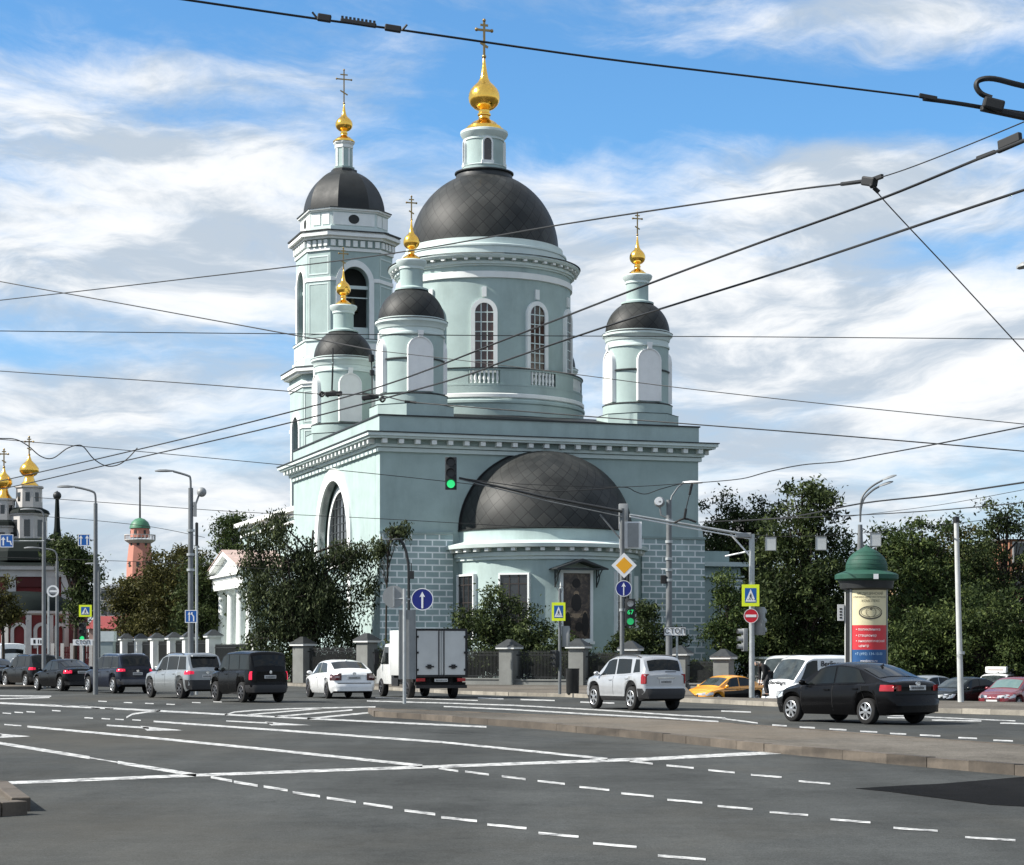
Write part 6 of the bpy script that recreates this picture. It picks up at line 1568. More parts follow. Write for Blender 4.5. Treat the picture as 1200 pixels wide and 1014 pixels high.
def tree(name,label,base,blobs,mtl,n=9000,leaf=.17,clump=.55,nclump=150,bark=BARK,trunk_r=.2,seed=1,droop=0.,hang=0.,cat='tree',group=None,shell=.55,fork=.3):
    """blobs: (dx,dy,z,rx,ry,rz) of the crown relative to the base. Twig clumps are spread through them, limbs run to the clumps"""
    t=thing(name,label,cat,base,0,group); r_=np.random.default_rng(seed)
    W_=np.array([b[3]*b[4]*b[5] for b in blobs])**.75; W_/=W_.sum()
    cl=[];sz=[]
    for i in range(nclump):
        b=blobs[r_.choice(len(blobs),p=W_)]
        d=r_.normal(size=3); d/=np.linalg.norm(d); rr=r_.uniform(shell,1.0)**.7 if r_.random()<.75 else r_.uniform(0,.7)
        cl.append([b[0]+d[0]*b[3]*rr,b[1]+d[1]*b[4]*rr,b[2]+d[2]*b[5]*rr]); sz.append(clump*r_.uniform(.55,1.35))
    cl=np.array(cl); sz=np.array(sz)
    k=r_.choice(nclump,size=n,p=sz**2/(sz**2).sum())
    off=r_.normal(size=(n,3))*.55*sz[k][:,None]*np.array([1.15,1.15,.75])
    C=cl[k]+off
    if hang: C[:,2]-=np.abs(r_.normal(size=n))*hang*r_.random(n)
    zmin=.25
    C=C[C[:,2]>zmin]
    leaves('crown',C,leaf,mtl,t,droop,seed=seed)
    m=MB(); top=max(b[2] for b in blobs); zt=max(min(b[2]-b[5]*.3 for b in blobs),.6)
    cx=sum(b[0] for b in blobs)/len(blobs); cy=sum(b[1] for b in blobs)/len(blobs)
    tp=[Vector((0,0,-.1)),Vector((cx*.1,cy*.1,zt*.6)),Vector((cx*.4,cy*.4,zt)),Vector((cx*.8,cy*.8,(zt+top)/2)),Vector((cx,cy,top))]
    tp=smoothpath(tp,4); rs=[trunk_r*(1-.8*i/(len(tp)-1)) for i in range(len(tp))]; rs[0]*=1.3
    m.tube(tp,rs,8); 
    tk=m.build('trunk',bark,t,smooth=60)
    m=MB()
    pick=r_.choice(nclump,size=min(nclump,int(26+nclump*fork)),replace=False)
    for i in pick:
        e=Vector(cl[i]); j=int(r_.uniform(.3,.95)*(len(tp)-1)); s=tp[j]
        if s.z>e.z: s=tp[max(0,min(j,int(.45*(len(tp)-1))))]
        mid=s.lerp(e,.5)+Vector((r_.normal()*.2,r_.normal()*.2,.25*(e-s).length*.5))
        pts=[s,s.lerp(mid,.6)+Vector((0,0,.05)),mid,e]; r0=max(.022,trunk_r*.28)
        m.tube(pts,[r0,r0*.75,r0*.5,.012],5,caps=False)
    m.build('limbs',bark,tk,smooth=60)
    return t
def B(px,py,Y,rx,rz,base,ry=None,dy=0):               # crown lobe from its place in the photo (radii in metres)
    p=P(px,py,Y); return (p.x-base[0],dy,p.z-base[2],rx,ry or rx,rz)
# drooping birch at the church corner
b=(PX(345,114.5),114.6,0)
tree('birch_tree','big drooping birch in front of the side wall, hiding its arched window',b,
  [B(303,640,115,1.3,1.6,b),B(325,622,115,1.2,1.2,b),B(352,650,115,1.3,1.5,b),B(303,690,115,1.2,2.0,b),B(335,690,115,1.9,2.4,b),B(375,690,115,1.5,1.6,b),B(412,648,115,1.1,1.1,b,1.0),B(420,700,114.6,1.2,1.7,b,1.0),B(400,735,114.6,1.4,1.5,b,1.2),B(345,740,115,2.0,1.4,b),B(306,742,115,1.2,1.3,b),B(398,652,115,.7,.8,b,.7),B(365,660,115,1.0,1.2,b),B(360,715,115,2.0,1.6,b),B(385,705,114.8,1.5,1.6,b),B(437,640,114.5,.6,.8,b,.6),B(428,690,114.5,.6,1.1,b,.6)],
  LBIRCH,34000,.11,.34,430,BARK,.26,3,.9,1.1,shell=.25)
# twigs reaching over the street lamp come from a slim sapling by the corner
b=(PX(452,112.5),112.5,0)
tree('birch_sapling','thin birch sapling whose twigs hang over the dark street lamp at the corner',b,[B(447,640,112.5,.35,.4,b),B(462,622,112.5,.5,.22,b),B(472,618,112.5,.32,.3,b)],LBIRCH,1500,.10,.24,34,BARK,.06,8,.8,.4)
# shrubs before the apse
b=(PX(588,109),109.2,0)
tree('lilac_shrub','dense dark shrub in front of the apse windows left of the icon',b,[B(590,715,109,1.3,1.4,b),B(565,735,109,1.6,1.4,b),B(615,742,109,1.5,1.4,b),B(592,765,109,2.3,1.3,b),B(540,722,109,.6,.8,b),B(578,695,109,.5,.6,b),B(635,768,109,1.0,.8,b)],LDARK,17100,0.104,.42,190,BARK,.12,12,cat='shrub',shell=.35)
b=(PX(762,108),108.5,0)
tree('lilac_shrub','spiky dark shrub under the arrow disc beside the right rusticated wall',b,[B(758,735,108,.7,1.5,b),B(745,755,108,1.2,1.2,b),B(780,762,108,1.2,1.1,b),B(757,715,108,.32,.6,b),B(715,758,108,.5,.6,b),B(800,752,108,.5,.6,b)],LDARK,9880,0.104,.36,120,BARK,.10,13,cat='shrub',shell=.35)
b=(PX(652,107),107.5,0)
tree('low_shrub','low leafy shrub behind the crossing sign pole',b,[B(640,770,107,1.1,.8,b),B(662,765,107,.9,.9,b),B(690,780,107,1.0,.5,b)],LDARK,4180,0.104,.36,60,BARK,.06,14,cat='shrub',shell=.3)
b=(PX(470,112),112,0)
tree('low_shrub','dark shrub behind the fence just above the box truck roof',b,[B(455,770,112,1.0,.9,b),B(500,775,112,1.4,.8,b)],LDARK,3420,0.104,.36,50,BARK,.06,15,cat='shrub',shell=.3)
for i,(px,Y,lab) in enumerate(((322,117.5,'dark undergrowth left below the drooping birch'),(385,114.3,'dark undergrowth right below the drooping birch'))):
    b=(PX(px,Y),Y,0); tree('low_shrub',lab,b,[B(px-20,775,Y,1.4,1.0,b),B(px+18,778,Y,1.4,.9,b)],LDARK,4180,0.111,.4,60,BARK,.06,16+i,cat='shrub',shell=.2)
# trees right of the church
b=(PX(853,112),112,-.8)
tree('young_tree','young tree in front of the north porch right of the rusticated corner',b,[B(848,690,112,.9,1.4,b),B(862,720,112,1.2,1.4,b),B(845,745,112,1.0,1.0,b),B(868,755,112,1.3,.9,b)],LGREEN,6840,0.111,.42,90,BARK,.12,21,shell=.4)
b=(PX(945,116),116,-.8)
tree('broad_tree','tall dark tree with the highest crown behind the white delivery van',b,[B(945,600,116,1.9,1.7,b),B(915,635,116,2.2,2.3,b),B(965,640,116,1.9,2.4,b),B(935,690,116,3.4,2.6,b),B(900,710,116,2.2,2.2,b),B(975,705,116,2.0,2.6,b),B(930,745,116,3.6,1.8,b),B(955,578,116,.8,.8,b)],LDARK,28500,0.141,.6,300,BARK,.3,22,shell=.35)
b=(PX(862,135),135,-.8)
tree('broad_tree','tree showing over the grey roof next to the church wall',b,[B(845,605,135,1.6,1.7,b),B(875,612,135,2.2,1.9,b),B(862,645,135,3.0,2.5,b),B(905,625,135,1.7,2.2,b),B(880,690,135,4,3,b)],LDARK,17100,0.148,.6,180,BARK,.3,23,shell=.4)
b=(PX(1082,120),120,-.8)
tree('broad_tree','loose topped tree directly right of the green dome',b,[B(1095,622,120,1.6,1.1,b),B(1065,630,120,1.5,1.2,b),B(1085,665,120,2.6,1.9,b),B(1050,685,120,2.4,2.2,b),B(1110,690,120,2.5,2.2,b),B(1080,730,120,3.8,2.2,b)],LGREEN,20900,0.133,.55,220,BARK,.28,24,shell=.4)
b=(PX(1172,122),122,-.8)
tree('broad_tree','tree with spiky crown right of the bare concrete pole',b,[B(1165,605,122,1.1,1.0,b),B(1185,612,122,1.2,1.1,b),B(1158,625,122,1.4,1.2,b),B(1150,665,122,2.0,2.2,b),B(1210,650,122,1.4,2.0,b),B(1165,710,122,3.2,2.4,b),B(1230,700,122,3,3,b)],LDARK,19000,0.126,.5,210,BARK,.28,25,shell=.4)
b=(PX(1016,128),128,-.8)
tree('broad_tree','dark tree filling the gap behind the poster column',b,[B(1012,655,128,2.2,2.0,b),B(1035,690,128,2.6,2.5,b),B(1000,720,128,3.0,2.6,b),B(1020,745,128,3.4,2,b),B(1045,650,128,1.6,1.6,b)],LGREEN,17100,0.141,.6,190,BARK,.25,26,shell=.35)
b=(PX(1128,130),130,-.8)
tree('broad_tree','olive tree behind the top of the bare concrete pole',b,[B(1125,640,130,1.8,1.4,b),B(1140,675,130,2.5,2.2,b),B(1110,660,130,1.8,2,b),B(1128,720,130,3.6,2.6,b)],LBROWN,14250,0.133,.55,160,BARK,.22,27,shell=.45)
for i,(px,py,Y,rx,lab) in enumerate(((1155,720,108,2.2,'light green bushy tree behind the red car'),(1078,735,109,1.9,'light green bush between the column and the bare pole'),(1205,745,107,1.9,'light green bush cut by the right edge'),(1110,765,110,1.8,'dark bush behind the parked dark sedan'))):
    b=(PX(px,Y),Y,-.8); tree('bushy_tree',lab,b,[B(px,py,Y,rx,rx*.8,b),B(px-22,py+22,Y,rx*.8,rx*.7,b),B(px+24,py+20,Y,rx*.8,rx*.7,b),B(px,py+40,Y,rx*1.1,rx*.6,b)],LBRIGHT if i<3 else LDARK,9880,0.118,.45,120,BARK,.12,30+i,shell=.4,group='light bushes behind the car park')
for i,(px,py,Y,rx) in enumerate(((905,760,120,2.6),(985,765,121,2.6),(1060,768,123,2.6),(1150,770,124,2.8),(1230,765,124,3.2))):
    b=(PX(px,Y),Y,-.8); tree('deep_shade_shrub',('dark shrub in the shade behind the person','dark shrub in the shade left of the poster column','dark shrub in the shade right of the poster column','dark shrub in the shade behind the parked dark sedan and red car','dark shrub in the shade outside the right edge')[i],b,[B(px,py,Y,rx,1.7,b),B(px-30,py+10,Y,rx*.8,1.4,b),B(px+30,py+8,Y,rx*.8,1.5,b)],LDARK,7980,0.148,.5,90,BARK,.1,40+i,cat='shrub',shell=.2,group='shrubs in deep shade')
# left trees
b=(PX(88,150),150,0)
tree('dark_tree','dark leaning tree right of the white and maroon church',b,[B(85,645,150,1.6,1.4,b),B(98,668,150,1.5,1.7,b),B(75,650,150,1.2,1.1,b),B(103,700,150,1.1,1.3,b),B(92,715,150,1.4,1.4,b)],LDARK,9880,0.148,.55,120,BARK,.2,51,shell=.4)
for i,(px,py,Y,rx,rz,mt,lab) in enumerate(((160,705,165,2.6,2.4,LBROWN,'olive brown tree left of the camera pole, lowest of three'),(197,690,158,3.0,3.6,LBROWN,'tall olive brown tree under the pink tower'),(240,700,152,2.4,3.6,LDARK,'dark tree beside the white portico'),(222,672,175,2.6,2.6,LBROWN,'rusty brown tree behind the camera pole'))):
    b=(PX(px,Y),Y,0); tree('street_tree',lab,b,[B(px,py-rz*7,Y,rx*.6,rz*.5,b),B(px-10,py,Y,rx*.8,rz*.8,b),B(px+12,py+8,Y,rx*.8,rz*.8,b),B(px,py+35,Y,rx,rz*.7,b)],mt,12350,0.148,.6,130,BARK,.2,60+i,shell=.4,group='trees under the pink tower')
b=(PX(4,125),125,0)
tree('dark_tree','reddish brown tree crown at the left edge before the church roof',b,[B(4,690,125,.8,1.0,b),B(-8,715,125,1.2,1.3,b),B(10,722,125,.7,.8,b)],LBROWN,3420,0.126,.4,50,BARK,.12,70,shell=.3)

# ---------------------------------------------------------------- far buildings
MAROON=mat('maroon_wall',(.14,.022,.022),rough=.85,var=.15,scale=1,dirt=.2)
OFFW=mat('offwhite_trim',(.46,.44,.42),rough=.8,var=.1,scale=1,dirt=.35,dirtcol=(.2,.19,.17))
DKROOF=mat('dark_green_roof',(.007,.011,.010),rough=.7,spec=.12,var=.25,scale=.8)
YB_=190
base=(PX(26,YB_),YB_,0)
Bc=thing('baroque_church','white and maroon baroque church with dark roofs and gilded domes at the left edge','church',base,R(6))
z=lambda py: HZ(py,YB_)
m=MB(); m.box(-12,4.6,0,14,0,z(672)); wl=m.build('wall',MAROON,Bc,smooth=0)
m=MB(); m.box(-12.3,4.9,-.3,14.3,z(676),z(668)); m.box(-12.5,5.2,-.6,14.5,z(668),z(663))
for x in (-8,-4.6,-1.0,2.6,4.05): m.box(x-.45,x+.45,-.25,.1,0,z(676))
m.build('cornice',OFFW,Bc,smooth=0)
m=MB(); m.add([(-12.6,-.7,z(663)),(5.3,-.7,z(663)),(5.3,14.6,z(663)),(-12.6,14.6,z(663)),(-9,3,z(655)),(3.2,3,z(655)),(3.2,11,z(655)),(-9,11,z(655))],[(0,1,5,4),(1,2,6,5),(2,3,7,6),(3,0,4,7),(4,5,6,7)])
m.lathe([(4.0,z(656)),(3.9,z(645)),(3.3,z(635)),(2.2,z(629)),(1.6,z(628))],8,(0,5,0),R(22.5),R(382.5)); m.build('roof',DKROOF,Bc,smooth=20)
def bell(cx,parent,s=1.0,dz=0):
    m=MB(); m.lathe([(1.75*s,z(630)+dz),(1.75*s,z(601)+dz),(1.9*s,z(600)+dz),(1.9*s,z(598)+dz)],8,(cx,5,0),R(22.5),R(382.5)); m.lathe([(1.3*s,z(592)+dz),(1.25*s,z(568)+dz),(1.4*s,z(567)+dz),(1.4*s,z(565)+dz)],8,(cx,5,0),R(22.5),R(382.5)); d=m.build('drum',OFFW,parent,smooth=20)
    for (zz0,zz1,rr,w) in ((626,606,1.66*s,.28),(588,573,1.2*s,.2)):
        for k in range(8):
            q=MB(); q.X=Matrix.Translation((cx,5,0)) @ Matrix.Rotation(R(45*k),4,'Z'); q.box(rr*.93,rr*.988,-w,w,z(zz0)+dz,z(zz1)+dz); q.build('window',GLASSD,d,smooth=0)
    m=MB(); m.lathe([(2.05*s,z(598)+dz),(1.9*s,z(594)+dz),(1.35*s,z(591)+dz)],8,(cx,5,0),R(22.5),R(382.5)); m.build('skirt_roof',DKROOF,d,smooth=20)
    m=MB(); m.lathe([(1.0*s,z(565)+dz),(.55*s,z(559)+dz),(.42*s,z(553)+dz),(.7*s,z(551)+dz),(.92*s,z(547)+dz),(.9*s,z(543)+dz),(.6*s,z(538)+dz),(.25*s,z(534)+dz),(.06,z(527)+dz)],16,(cx,5,0)); m.build('cupola',GOLD,d,smooth=50)
    cross_mb(z(527)+dz,1.7,.06,.12).build('cross',CROSSM,d,loc=(cx,5,0))
bell(0,Bc); bell(-2.35,Bc,.85,-1.2)
m=MB(); m.lathe([(4.4,0),(4.4,z(722))],24,(0.2,-.5,0),PI,2*PI); ap=m.build('apse',MAROON,Bc,smooth=40)
m=MB(); m.lathe([(4.4,z(722)),(4.7,z(720)),(4.7,z(717)),(4.3,z(716))],24,(.2,-.5,0),PI,2*PI)
for k in range(7): a=PI+PI*(k+.5)/7-PI/14; m.X=Matrix.Translation((.2,-.5,0)) @ Matrix.Rotation(a,4,'Z'); m.box(4.3,4.65,-.25,.25,0,z(722)); m.X=None
for k in range(6):
    a=PI+PI*(k+1)/7-PI/14+.04; m.X=Matrix.Translation((.2,-.5,0)) @ Matrix.Rotation(a,4,'Z') @ Matrix.Translation((4.38,0,0)) @ Matrix.Rotation(PI/2,4,'Z')
    m.ring(arch(0,z(760),z(740),.75,12),arch(0,z(760),z(740),.45,12),-.22,.05); m.X=None
m.build('trim',OFFW,ap,smooth=30)
m=MB(); m.lathe([(4.72,z(717)),(4.3,z(706)),(3.2,z(698)),(1.5,z(694)),(0,z(693))],24,(.2,-.5,0),PI,2*PI); m.build('apse_roof',DKROOF,ap,smooth=40)
for x in (.4,):
    q=MB(); q.prism(arch(x,z(694),z(688),1.55,12,False),-.2,-.05); q.build('blind_lunette',mat('maroon_dark',(.07,.012,.012),rough=.8),Bc,smooth=0)
# pink fire lookout tower
YT=260; base=(PX(164,YT),YT,0); T=thing('lookout_tower','pink tapering lookout tower with white gallery, green dome and tall mast','tower',base)
z=lambda py: HZ(py,YT)
PINK=mat('pink_render',(.46,.20,.15),rough=.85,var=.12,scale=.6,dirt=.25)
m=MB(); m.lathe([(1.95,0),(1.7,z(662)),(1.35,z(634))],8,(0,0,0),R(22.5),R(382.5)); m.lathe([(1.22,z(630)),(1.2,z(619))],12); m.build('shaft',PINK,T,smooth=20)
m=MB()
for py,rr in ((640,1.36),(662,1.66)):
    for k in range(8): m.X=Matrix.Rotation(R(45*k),4,'Z'); m.box(rr*.9,rr*.97,-.18,.18,z(py+3),z(py-3))
m.X=None
for k in range(6): m.X=Matrix.Rotation(R(60*k+70),4,'Z'); m.box(1.1,1.23,-.15,.15,z(627),z(622))
m.X=None; m.build('window',INSIDE,T,smooth=0)
m=MB(); m.lathe([(1.4,z(637)),(1.9,z(634)),(1.95,z(633.5)),(1.95,z(632.8)),(1.2,z(632.5))],24); m.lathe([(1.93,z(627.6)),(1.97,z(627.6)),(1.97,z(626.8)),(1.93,z(626.8))],24)
for k in range(24): a=2*PI*k/24; m.tube([(1.93*math.cos(a),1.93*math.sin(a),z(633)),(1.93*math.cos(a),1.93*math.sin(a),z(627))],.045,5)
m.build('gallery',OFFW,T,smooth=40)
m=MB(); m.lathe([(1.35,z(619.5)),(1.3,z(617)),(1.05,z(612)),(.6,z(608.5)),(.1,z(607))],16); m.build('dome',mat('green_dome_paint',(.05,.16,.09),rough=.5,var=.2),T,smooth=40)
m=MB(); m.tube([(0,0,z(608)),(0,0,z(561))],[.13,.09],8); m.sphere((0,0,z(560.5)),.22,10,8); m.build('mast',DARKST,T,smooth=50)
# thin spire left
YS=240; Sp=thing('roof_spire','slim dark spire with a ball finial behind the dark leaning tree','spire',(PX(67,YS),YS,0)); z=lambda py: HZ(py,YS)
m=MB(); m.lathe([(1.1,0),(1.1,z(640)),(.8,z(632))],8); m.build('base',OFFW,Sp); m=MB(); m.lathe([(.55,z(632)),(.5,z(628)),(.36,z(618)),(.22,z(584))],8); m.build('spire_shaft',DKROOF,Sp); m=MB(); m.sphere((0,0,z(581)),.5,12,8); m.build('ball',DARKST,Sp); m=MB(); m.lathe([(.12,z(579)),(.2,z(577)),(0,z(575))],8); m.build('finial',DARKST,Sp)
def house(name,label,px0,px1,Y,py_eave,py_ridge,wm,rm,depth=12,cat='house',win=None,chim=None,zb=0,roofx=True):
    o=thing(name,label,cat,(PX(px0,Y),Y,zb)); w=PX(px1,Y)-PX(px0,Y); ze=HZ(py_eave,Y)-zb; zr=HZ(py_ridge,Y)-zb
    m=MB(); m.box(0,w,0,depth,0,ze); wl=m.build('wall',wm,o,smooth=0)
    m=MB(); m.add([(-.3,-.4,ze),(w+.3,-.4,ze),(w+.3,depth+.4,ze),(-.3,depth+.4,ze),(-.3,depth/2,zr),(w+.3,depth/2,zr)],[(0,1,5,4),(2,3,4,5),(0,4,3),(1,2,5),(0,3,2,1)]); rf=m.build('roof',rm,o,smooth=0)
    if chim:
        for c in chim:
            x=PX(c,Y)-PX(px0,Y); m=MB(); m.box(x-.5,x+.5,depth*.25,depth*.25+.9,ze,zr+1.0); m.box(x-.6,x+.6,depth*.25-.1,depth*.25+1.0,zr+1.0,zr+1.15); m.build('chimney',OFFW,rf,smooth=0)
    if win:
        nx,nz=win
        for i in range(nx):
            for j in range(nz):
                x=w*(i+.5)/nx; zz_=ze*(j+.55)/nz; m=MB(); m.box(x-.5,x+.5,-.04,.05,zz_-.75,zz_+.75); q=m.build('window',GLASSD,o,smooth=0)
                m=MB(); m.ring([(x-.62,zz_-.87),(x-.62,zz_+.87),(x+.62,zz_+.87),(x+.62,zz_-.87)],[(x-.5,zz_-.75),(x-.5,zz_+.75),(x+.5,zz_+.75),(x+.5,zz_-.75)],-.07,.05,closed=True); m.build('frame',OFFW,q,smooth=0)
    return o
BRK=mat('brown_brick',(.27,.125,.075),rough=.85,var=.15,scale=2,dirt=.2); TAN=mat('tan_render',(.42,.28,.16),rough=.85,var=.1); GRYW=mat('grey_render',(.24,.25,.25),rough=.85,var=.12,dirt=.3); RROOF=mat('red_metal_roof',(.22,.04,.035),rough=.6,var=.15); GROOF=mat('grey_metal_roof',(.16,.165,.17),rough=.55,var=.15)
house('grey_house','grey house with pale chimney between the church and the dark trees',848,905,150,640,619,GRYW,GROOF,10,chim=[872],win=(3,3))
house('brick_block','brown brick apartment block at the right edge behind the spiky tree',1183,1330,165,632,626,BRK,GROOF,14,cat='apartment block',win=(6,5),zb=-.8)
house('tan_block','tan building glimpsed through the loose topped tree',1052,1092,170,640,632,TAN,GROOF,12,cat='apartment block',win=(3,5),zb=-.8)
house('red_roofed_house','low house with dark red roof behind the tall lamp at the left',104,134,185,737,721,mat('pale_pink_wall',(.36,.25,.22),rough=.85),RROOF,9,win=(3,1))
house('pale_block','pale grey far block between the lookout tower and the tall lamp',118,160,330,690,682,mat('far_grey_wall',(.33,.34,.34),rough=.9),GROOF,20,cat='apartment block',win=(5,5))
# maroon picket fence with pale posts in front of the baroque church
o=thing('picket_fence','maroon picket fence with pale posts left of the utility cabinet','fence',(PX(62,150),150,0)); w=PX(118,150)-PX(62,150)
m=MB(); n=24
for i in range(n): x=w*(i+.5)/n; m.box(x-.05,x+.05,-.03,.03,.1,HZ(758,150))
m.box(0,w,.03,.07,.5,.6); m.box(0,w,.03,.07,1.8,1.9); m.build('pickets',MAROON,o,smooth=0)
for i in range(6): x=w*i/5; m=MB(); m.box(x-.12,x+.12,-.12,.12,0,HZ(754,150)); m.build('post',OFFW,o,smooth=0)
# distant ridge of trees that closes the view along the road
def far_wood(name,x0,x1,Y,h_,n,seed,mt):
    r_=np.random.default_rng(seed); C=np.stack([r_.uniform(x0,x1,n),Y+r_.normal(size=n)*5,np.zeros(n)],1)
    top=h_*(.65+.25*np.sin(C[:,0]*.21+seed)+.15*np.sin(C[:,0]*.77)); C[:,2]=top*r_.random(n)**.6
    o=leaves(name,C,.9,mt,None,0,.7,seed); return tag(o,kind='stuff')
far_wood('far_wood',-130,-20,400,14,9000,3,LDARK); far_wood('far_wood',15,140,230,9,9000,4,LDARK)

b=(PX(270,168),168,0)
tree('street_tree','lighter green tree top showing over the pediment left of the birch',b,[B(272,616,168,1.6,1.2,b),B(285,640,168,2.0,1.6,b),B(264,634,168,1.0,.9,b),B(295,680,168,2.2,2.4,b)],LGREEN,9000,.14,.5,140,BARK,.2,81,shell=.4,group='trees under the pink tower')

for i,(px,Y,top,lab) in enumerate(((545,108.6,770,'low dark shrub behind the railing right of the box truck'),(640,106.4,772,'low dark shrub behind the railing left of the icon pillar'),(708,105.4,774,'low dark shrub behind the railing above the silver suv bonnet'),(768,104.4,776,'low dark shrub behind the railing above the silver suv roof'),(822,103.4,780,'low dark shrub behind the railing above the taxi bonnet'))):
    b=(PX(px,Y),Y,0); tree('low_shrub',lab,b,[B(px-18,top+6,Y,1.1,.75,b,.7),B(px+16,top+8,Y,1.1,.75,b,.7),B(px,top+18,Y,1.8,.7,b,.7)],LDARK,5200,.10,.34,80,BARK,.05,90+i,cat='shrub',shell=.2)
# ---------------------------------------------------------------- overhead wires
WIRE=mat('wire_dark',(.016,.017,.018),rough=.6)
def wire(label,pts,w=1.4,name='overhead_wire',cat='wire',group=None,k=5,fit=()):
    """pts: (column, row, distance); w: thickness in photo pixels at the middle"""
    V=[P(*p) for p in pts]
    out=lambda q: q[0]<0 or q[0]>1200 or q[1]<0
    Ym=sum(p[2] for p in pts)/len(pts)
    C=smoothpath(V,k); m=MB(); o=V[0]
    if name=='overhead_wire':                         # carry on well past the edge of the photo
        if out(pts[0]): C=[C[0]+(C[0]-C[1]).normalized()*30]+C
        if out(pts[-1]): C=C+[C[-1]+(C[-1]-C[-2]).normalized()*30]
    m.tube([c-o for c in C],w*Ym/F/2,6)
    b=m.build(name,WIRE,None,loc=o,smooth=60); o=Vector(o); tag(b,label,cat,group)
    for f in fit: f(b,o)
    return b
def blk(name,p0,p1,t,h_=None,mtl=WIRE):                # fitting clamped along the wire between two points
    def g(b,o):
        a=P(*p0)-o; c=P(*p1)-o; d=c-a; L_=d.length; h2=h_ or t
        m=MB(); M=Matrix.Translation((a+c)/2) @ d.to_track_quat('X','Z').to_matrix().to_4x4(); m.X=M
        m.box(-L_/2,L_/2,-t/2,t/2,-h2/2,h2/2); m.build(name,mtl,b,smooth=0,bevel=min(t,h2)*.2)
    return g
def tub(name,pts,r_):
    def g(b,o):
        m=MB(); m.tube(smoothpath([P(*p)-o for p in pts],4),r_,6); m.build(name,WIRE,b,smooth=60)
    return g
Y1=14.6
def teeth(x0,y0,x1,y1,Y,n):
    def g(b,o):
        m=MB()
        for i in range(n):
            t=(i+.5)/n; p=P(x0+(x1-x0)*t,y0+(y1-y0)*t-3.2,Y)-o; m.box(p.x-.008,p.x+.008,-.012+p.y,.012+p.y,p.z-.02,p.z+.012)
        m.build('insulator_ribs',WIRE,b,smooth=0)
    return g
wire('thick contact wire across the top of the photo, over the tallest cross',[(120,-14,13.3),(205,-2,13.6),(370,22,14.0),(475,36,14.3),(700,68,14.9),(900,92,15.4),(1080,114,15.9),(1160,126,16.2),(1260,141,16.5)],2.6,group='trolleybus contact wires',
  fit=[blk('clamp',(372,20,14),(388,22.5,14),.035,.05),tub('clamp_arm',[(372,22,14),(366,14.5,14)],.008),blk('section_insulator',(399,24,14.1),(441,30.5,14.1),.03,.03),teeth(399,24,441,30.5,14.1,9),blk('clamp',(451,32,14.2),(470,35,14.2),.035,.045),tub('clamp_arm',[(471,36,14.25),(477,29,14.25)],.008)])
wire('heavy double bar and loop of a wire crossing at the upper right edge',[(1082,116,15.6),(1130,122.5,15.7),(1200,135,15.9),(1290,150,16)],5.0,name='wire_crossing',cat='wire fitting',
  fit=[blk('crossing_block',(1152,120,15.7),(1176,126,15.7),.08,.09),blk('clamp',(1077,112,15.6),(1098,116,15.6),.03,.035),tub('power_loop',[(1260,112,15.9),(1200,101,15.8),(1165,92.5,15.7),(1148,94,15.7),(1144,101,15.7),(1150,110,15.7),(1162,115,15.7)],.022),blk('crossing_bar',(1150,127,15.7),(1230,144,15.9),.05,.04)])
wire('span wire rising from the left over the drum dome to the bolted junction',[(-40,355.5,62),(0,352,60),(200,329,52),(440,300,43),(660,263,36),(900,227,29.5),(985,216,27.5),(1022,211,26.7)],1.6,group='span wires',
  fit=[blk('turnbuckle',(986,216,27.5),(1010,212.8,27),.04,.05),blk('junction_clamp',(1012,212,26.8),(1026,214,26.6),.10,.12),blk('turnbuckle',(1022,211,26.7),(1034,206.5,26.5),.05,.06),tub('strap',[(1018,213,26.7),(1022,219,26.6)],.03)])
wire('span wire continuing from the junction to the upper right corner',[(1022,211,26.7),(1060,199,26),(1120,176,25),(1200,143,23.5),(1260,117,22.5)],1.5,group='span wires')
wire('guy wire dropping steeply right from the bolted junction',[(1020,216,26.7),(1045,245,26.7),(1120,325,26.7),(1200,412,26.7),(1260,478,26.7)],1.5,group='span wires',fit=[tub('strap_end',[(1024,220,26.7),(1030,225.5,26.7)],.03)])
wire('upper of two contact wires sweeping from lower left to upper right',[(-60,577,56),(0,564,51),(140,532,44),(273,500,38.2),(440,455,33),(600,395,28),(760,333,24),(900,281,21.4),(1030,234,19.4),(1145,187,17.7),(1260,140,16.2)],1.9,group='trolleybus contact wires',
  fit=[blk('clamp',(1145,186,17.7),(1166,178,17.5),.03,.035),blk('feeder_box',(1171,171,17.4),(1196,160,17.2),.05,.08),blk('bracket',(1170,178,17.4),(1230,152,16.7),.03,.03)])
wire('lower of two contact wires sweeping from lower left to upper right',[(-40,582,54),(35,566,48),(160,537,42),(300,505,37),(420,475,33.5),(540,442,30),(600,420,28.4),(740,373,25),(900,323,22),(1000,290,20.2),(1100,256,18.8),(1260,203,16.8)],1.9,group='trolleybus contact wires')
wire('level thin wire crossing behind the bell tower height',[(-60,387.5,40),(0,388,40),(300,391,40),(600,393.5,40),(900,395,40),(1260,398,40)],1.1,group='span wires')
wire('thin wire sloping down from the left to the lower turret dome',[(-60,318,60),(0,330,58),(160,359,54),(340,392,48),(440,411,45)],1.4,group='span wires')
wire('thin wire sloping on from the turret to the lower right',[(440,411,45),(520,420,43),(660,437,41),(800,455,39),(1000,477,37),(1260,503,35)],1.1,group='span wires')
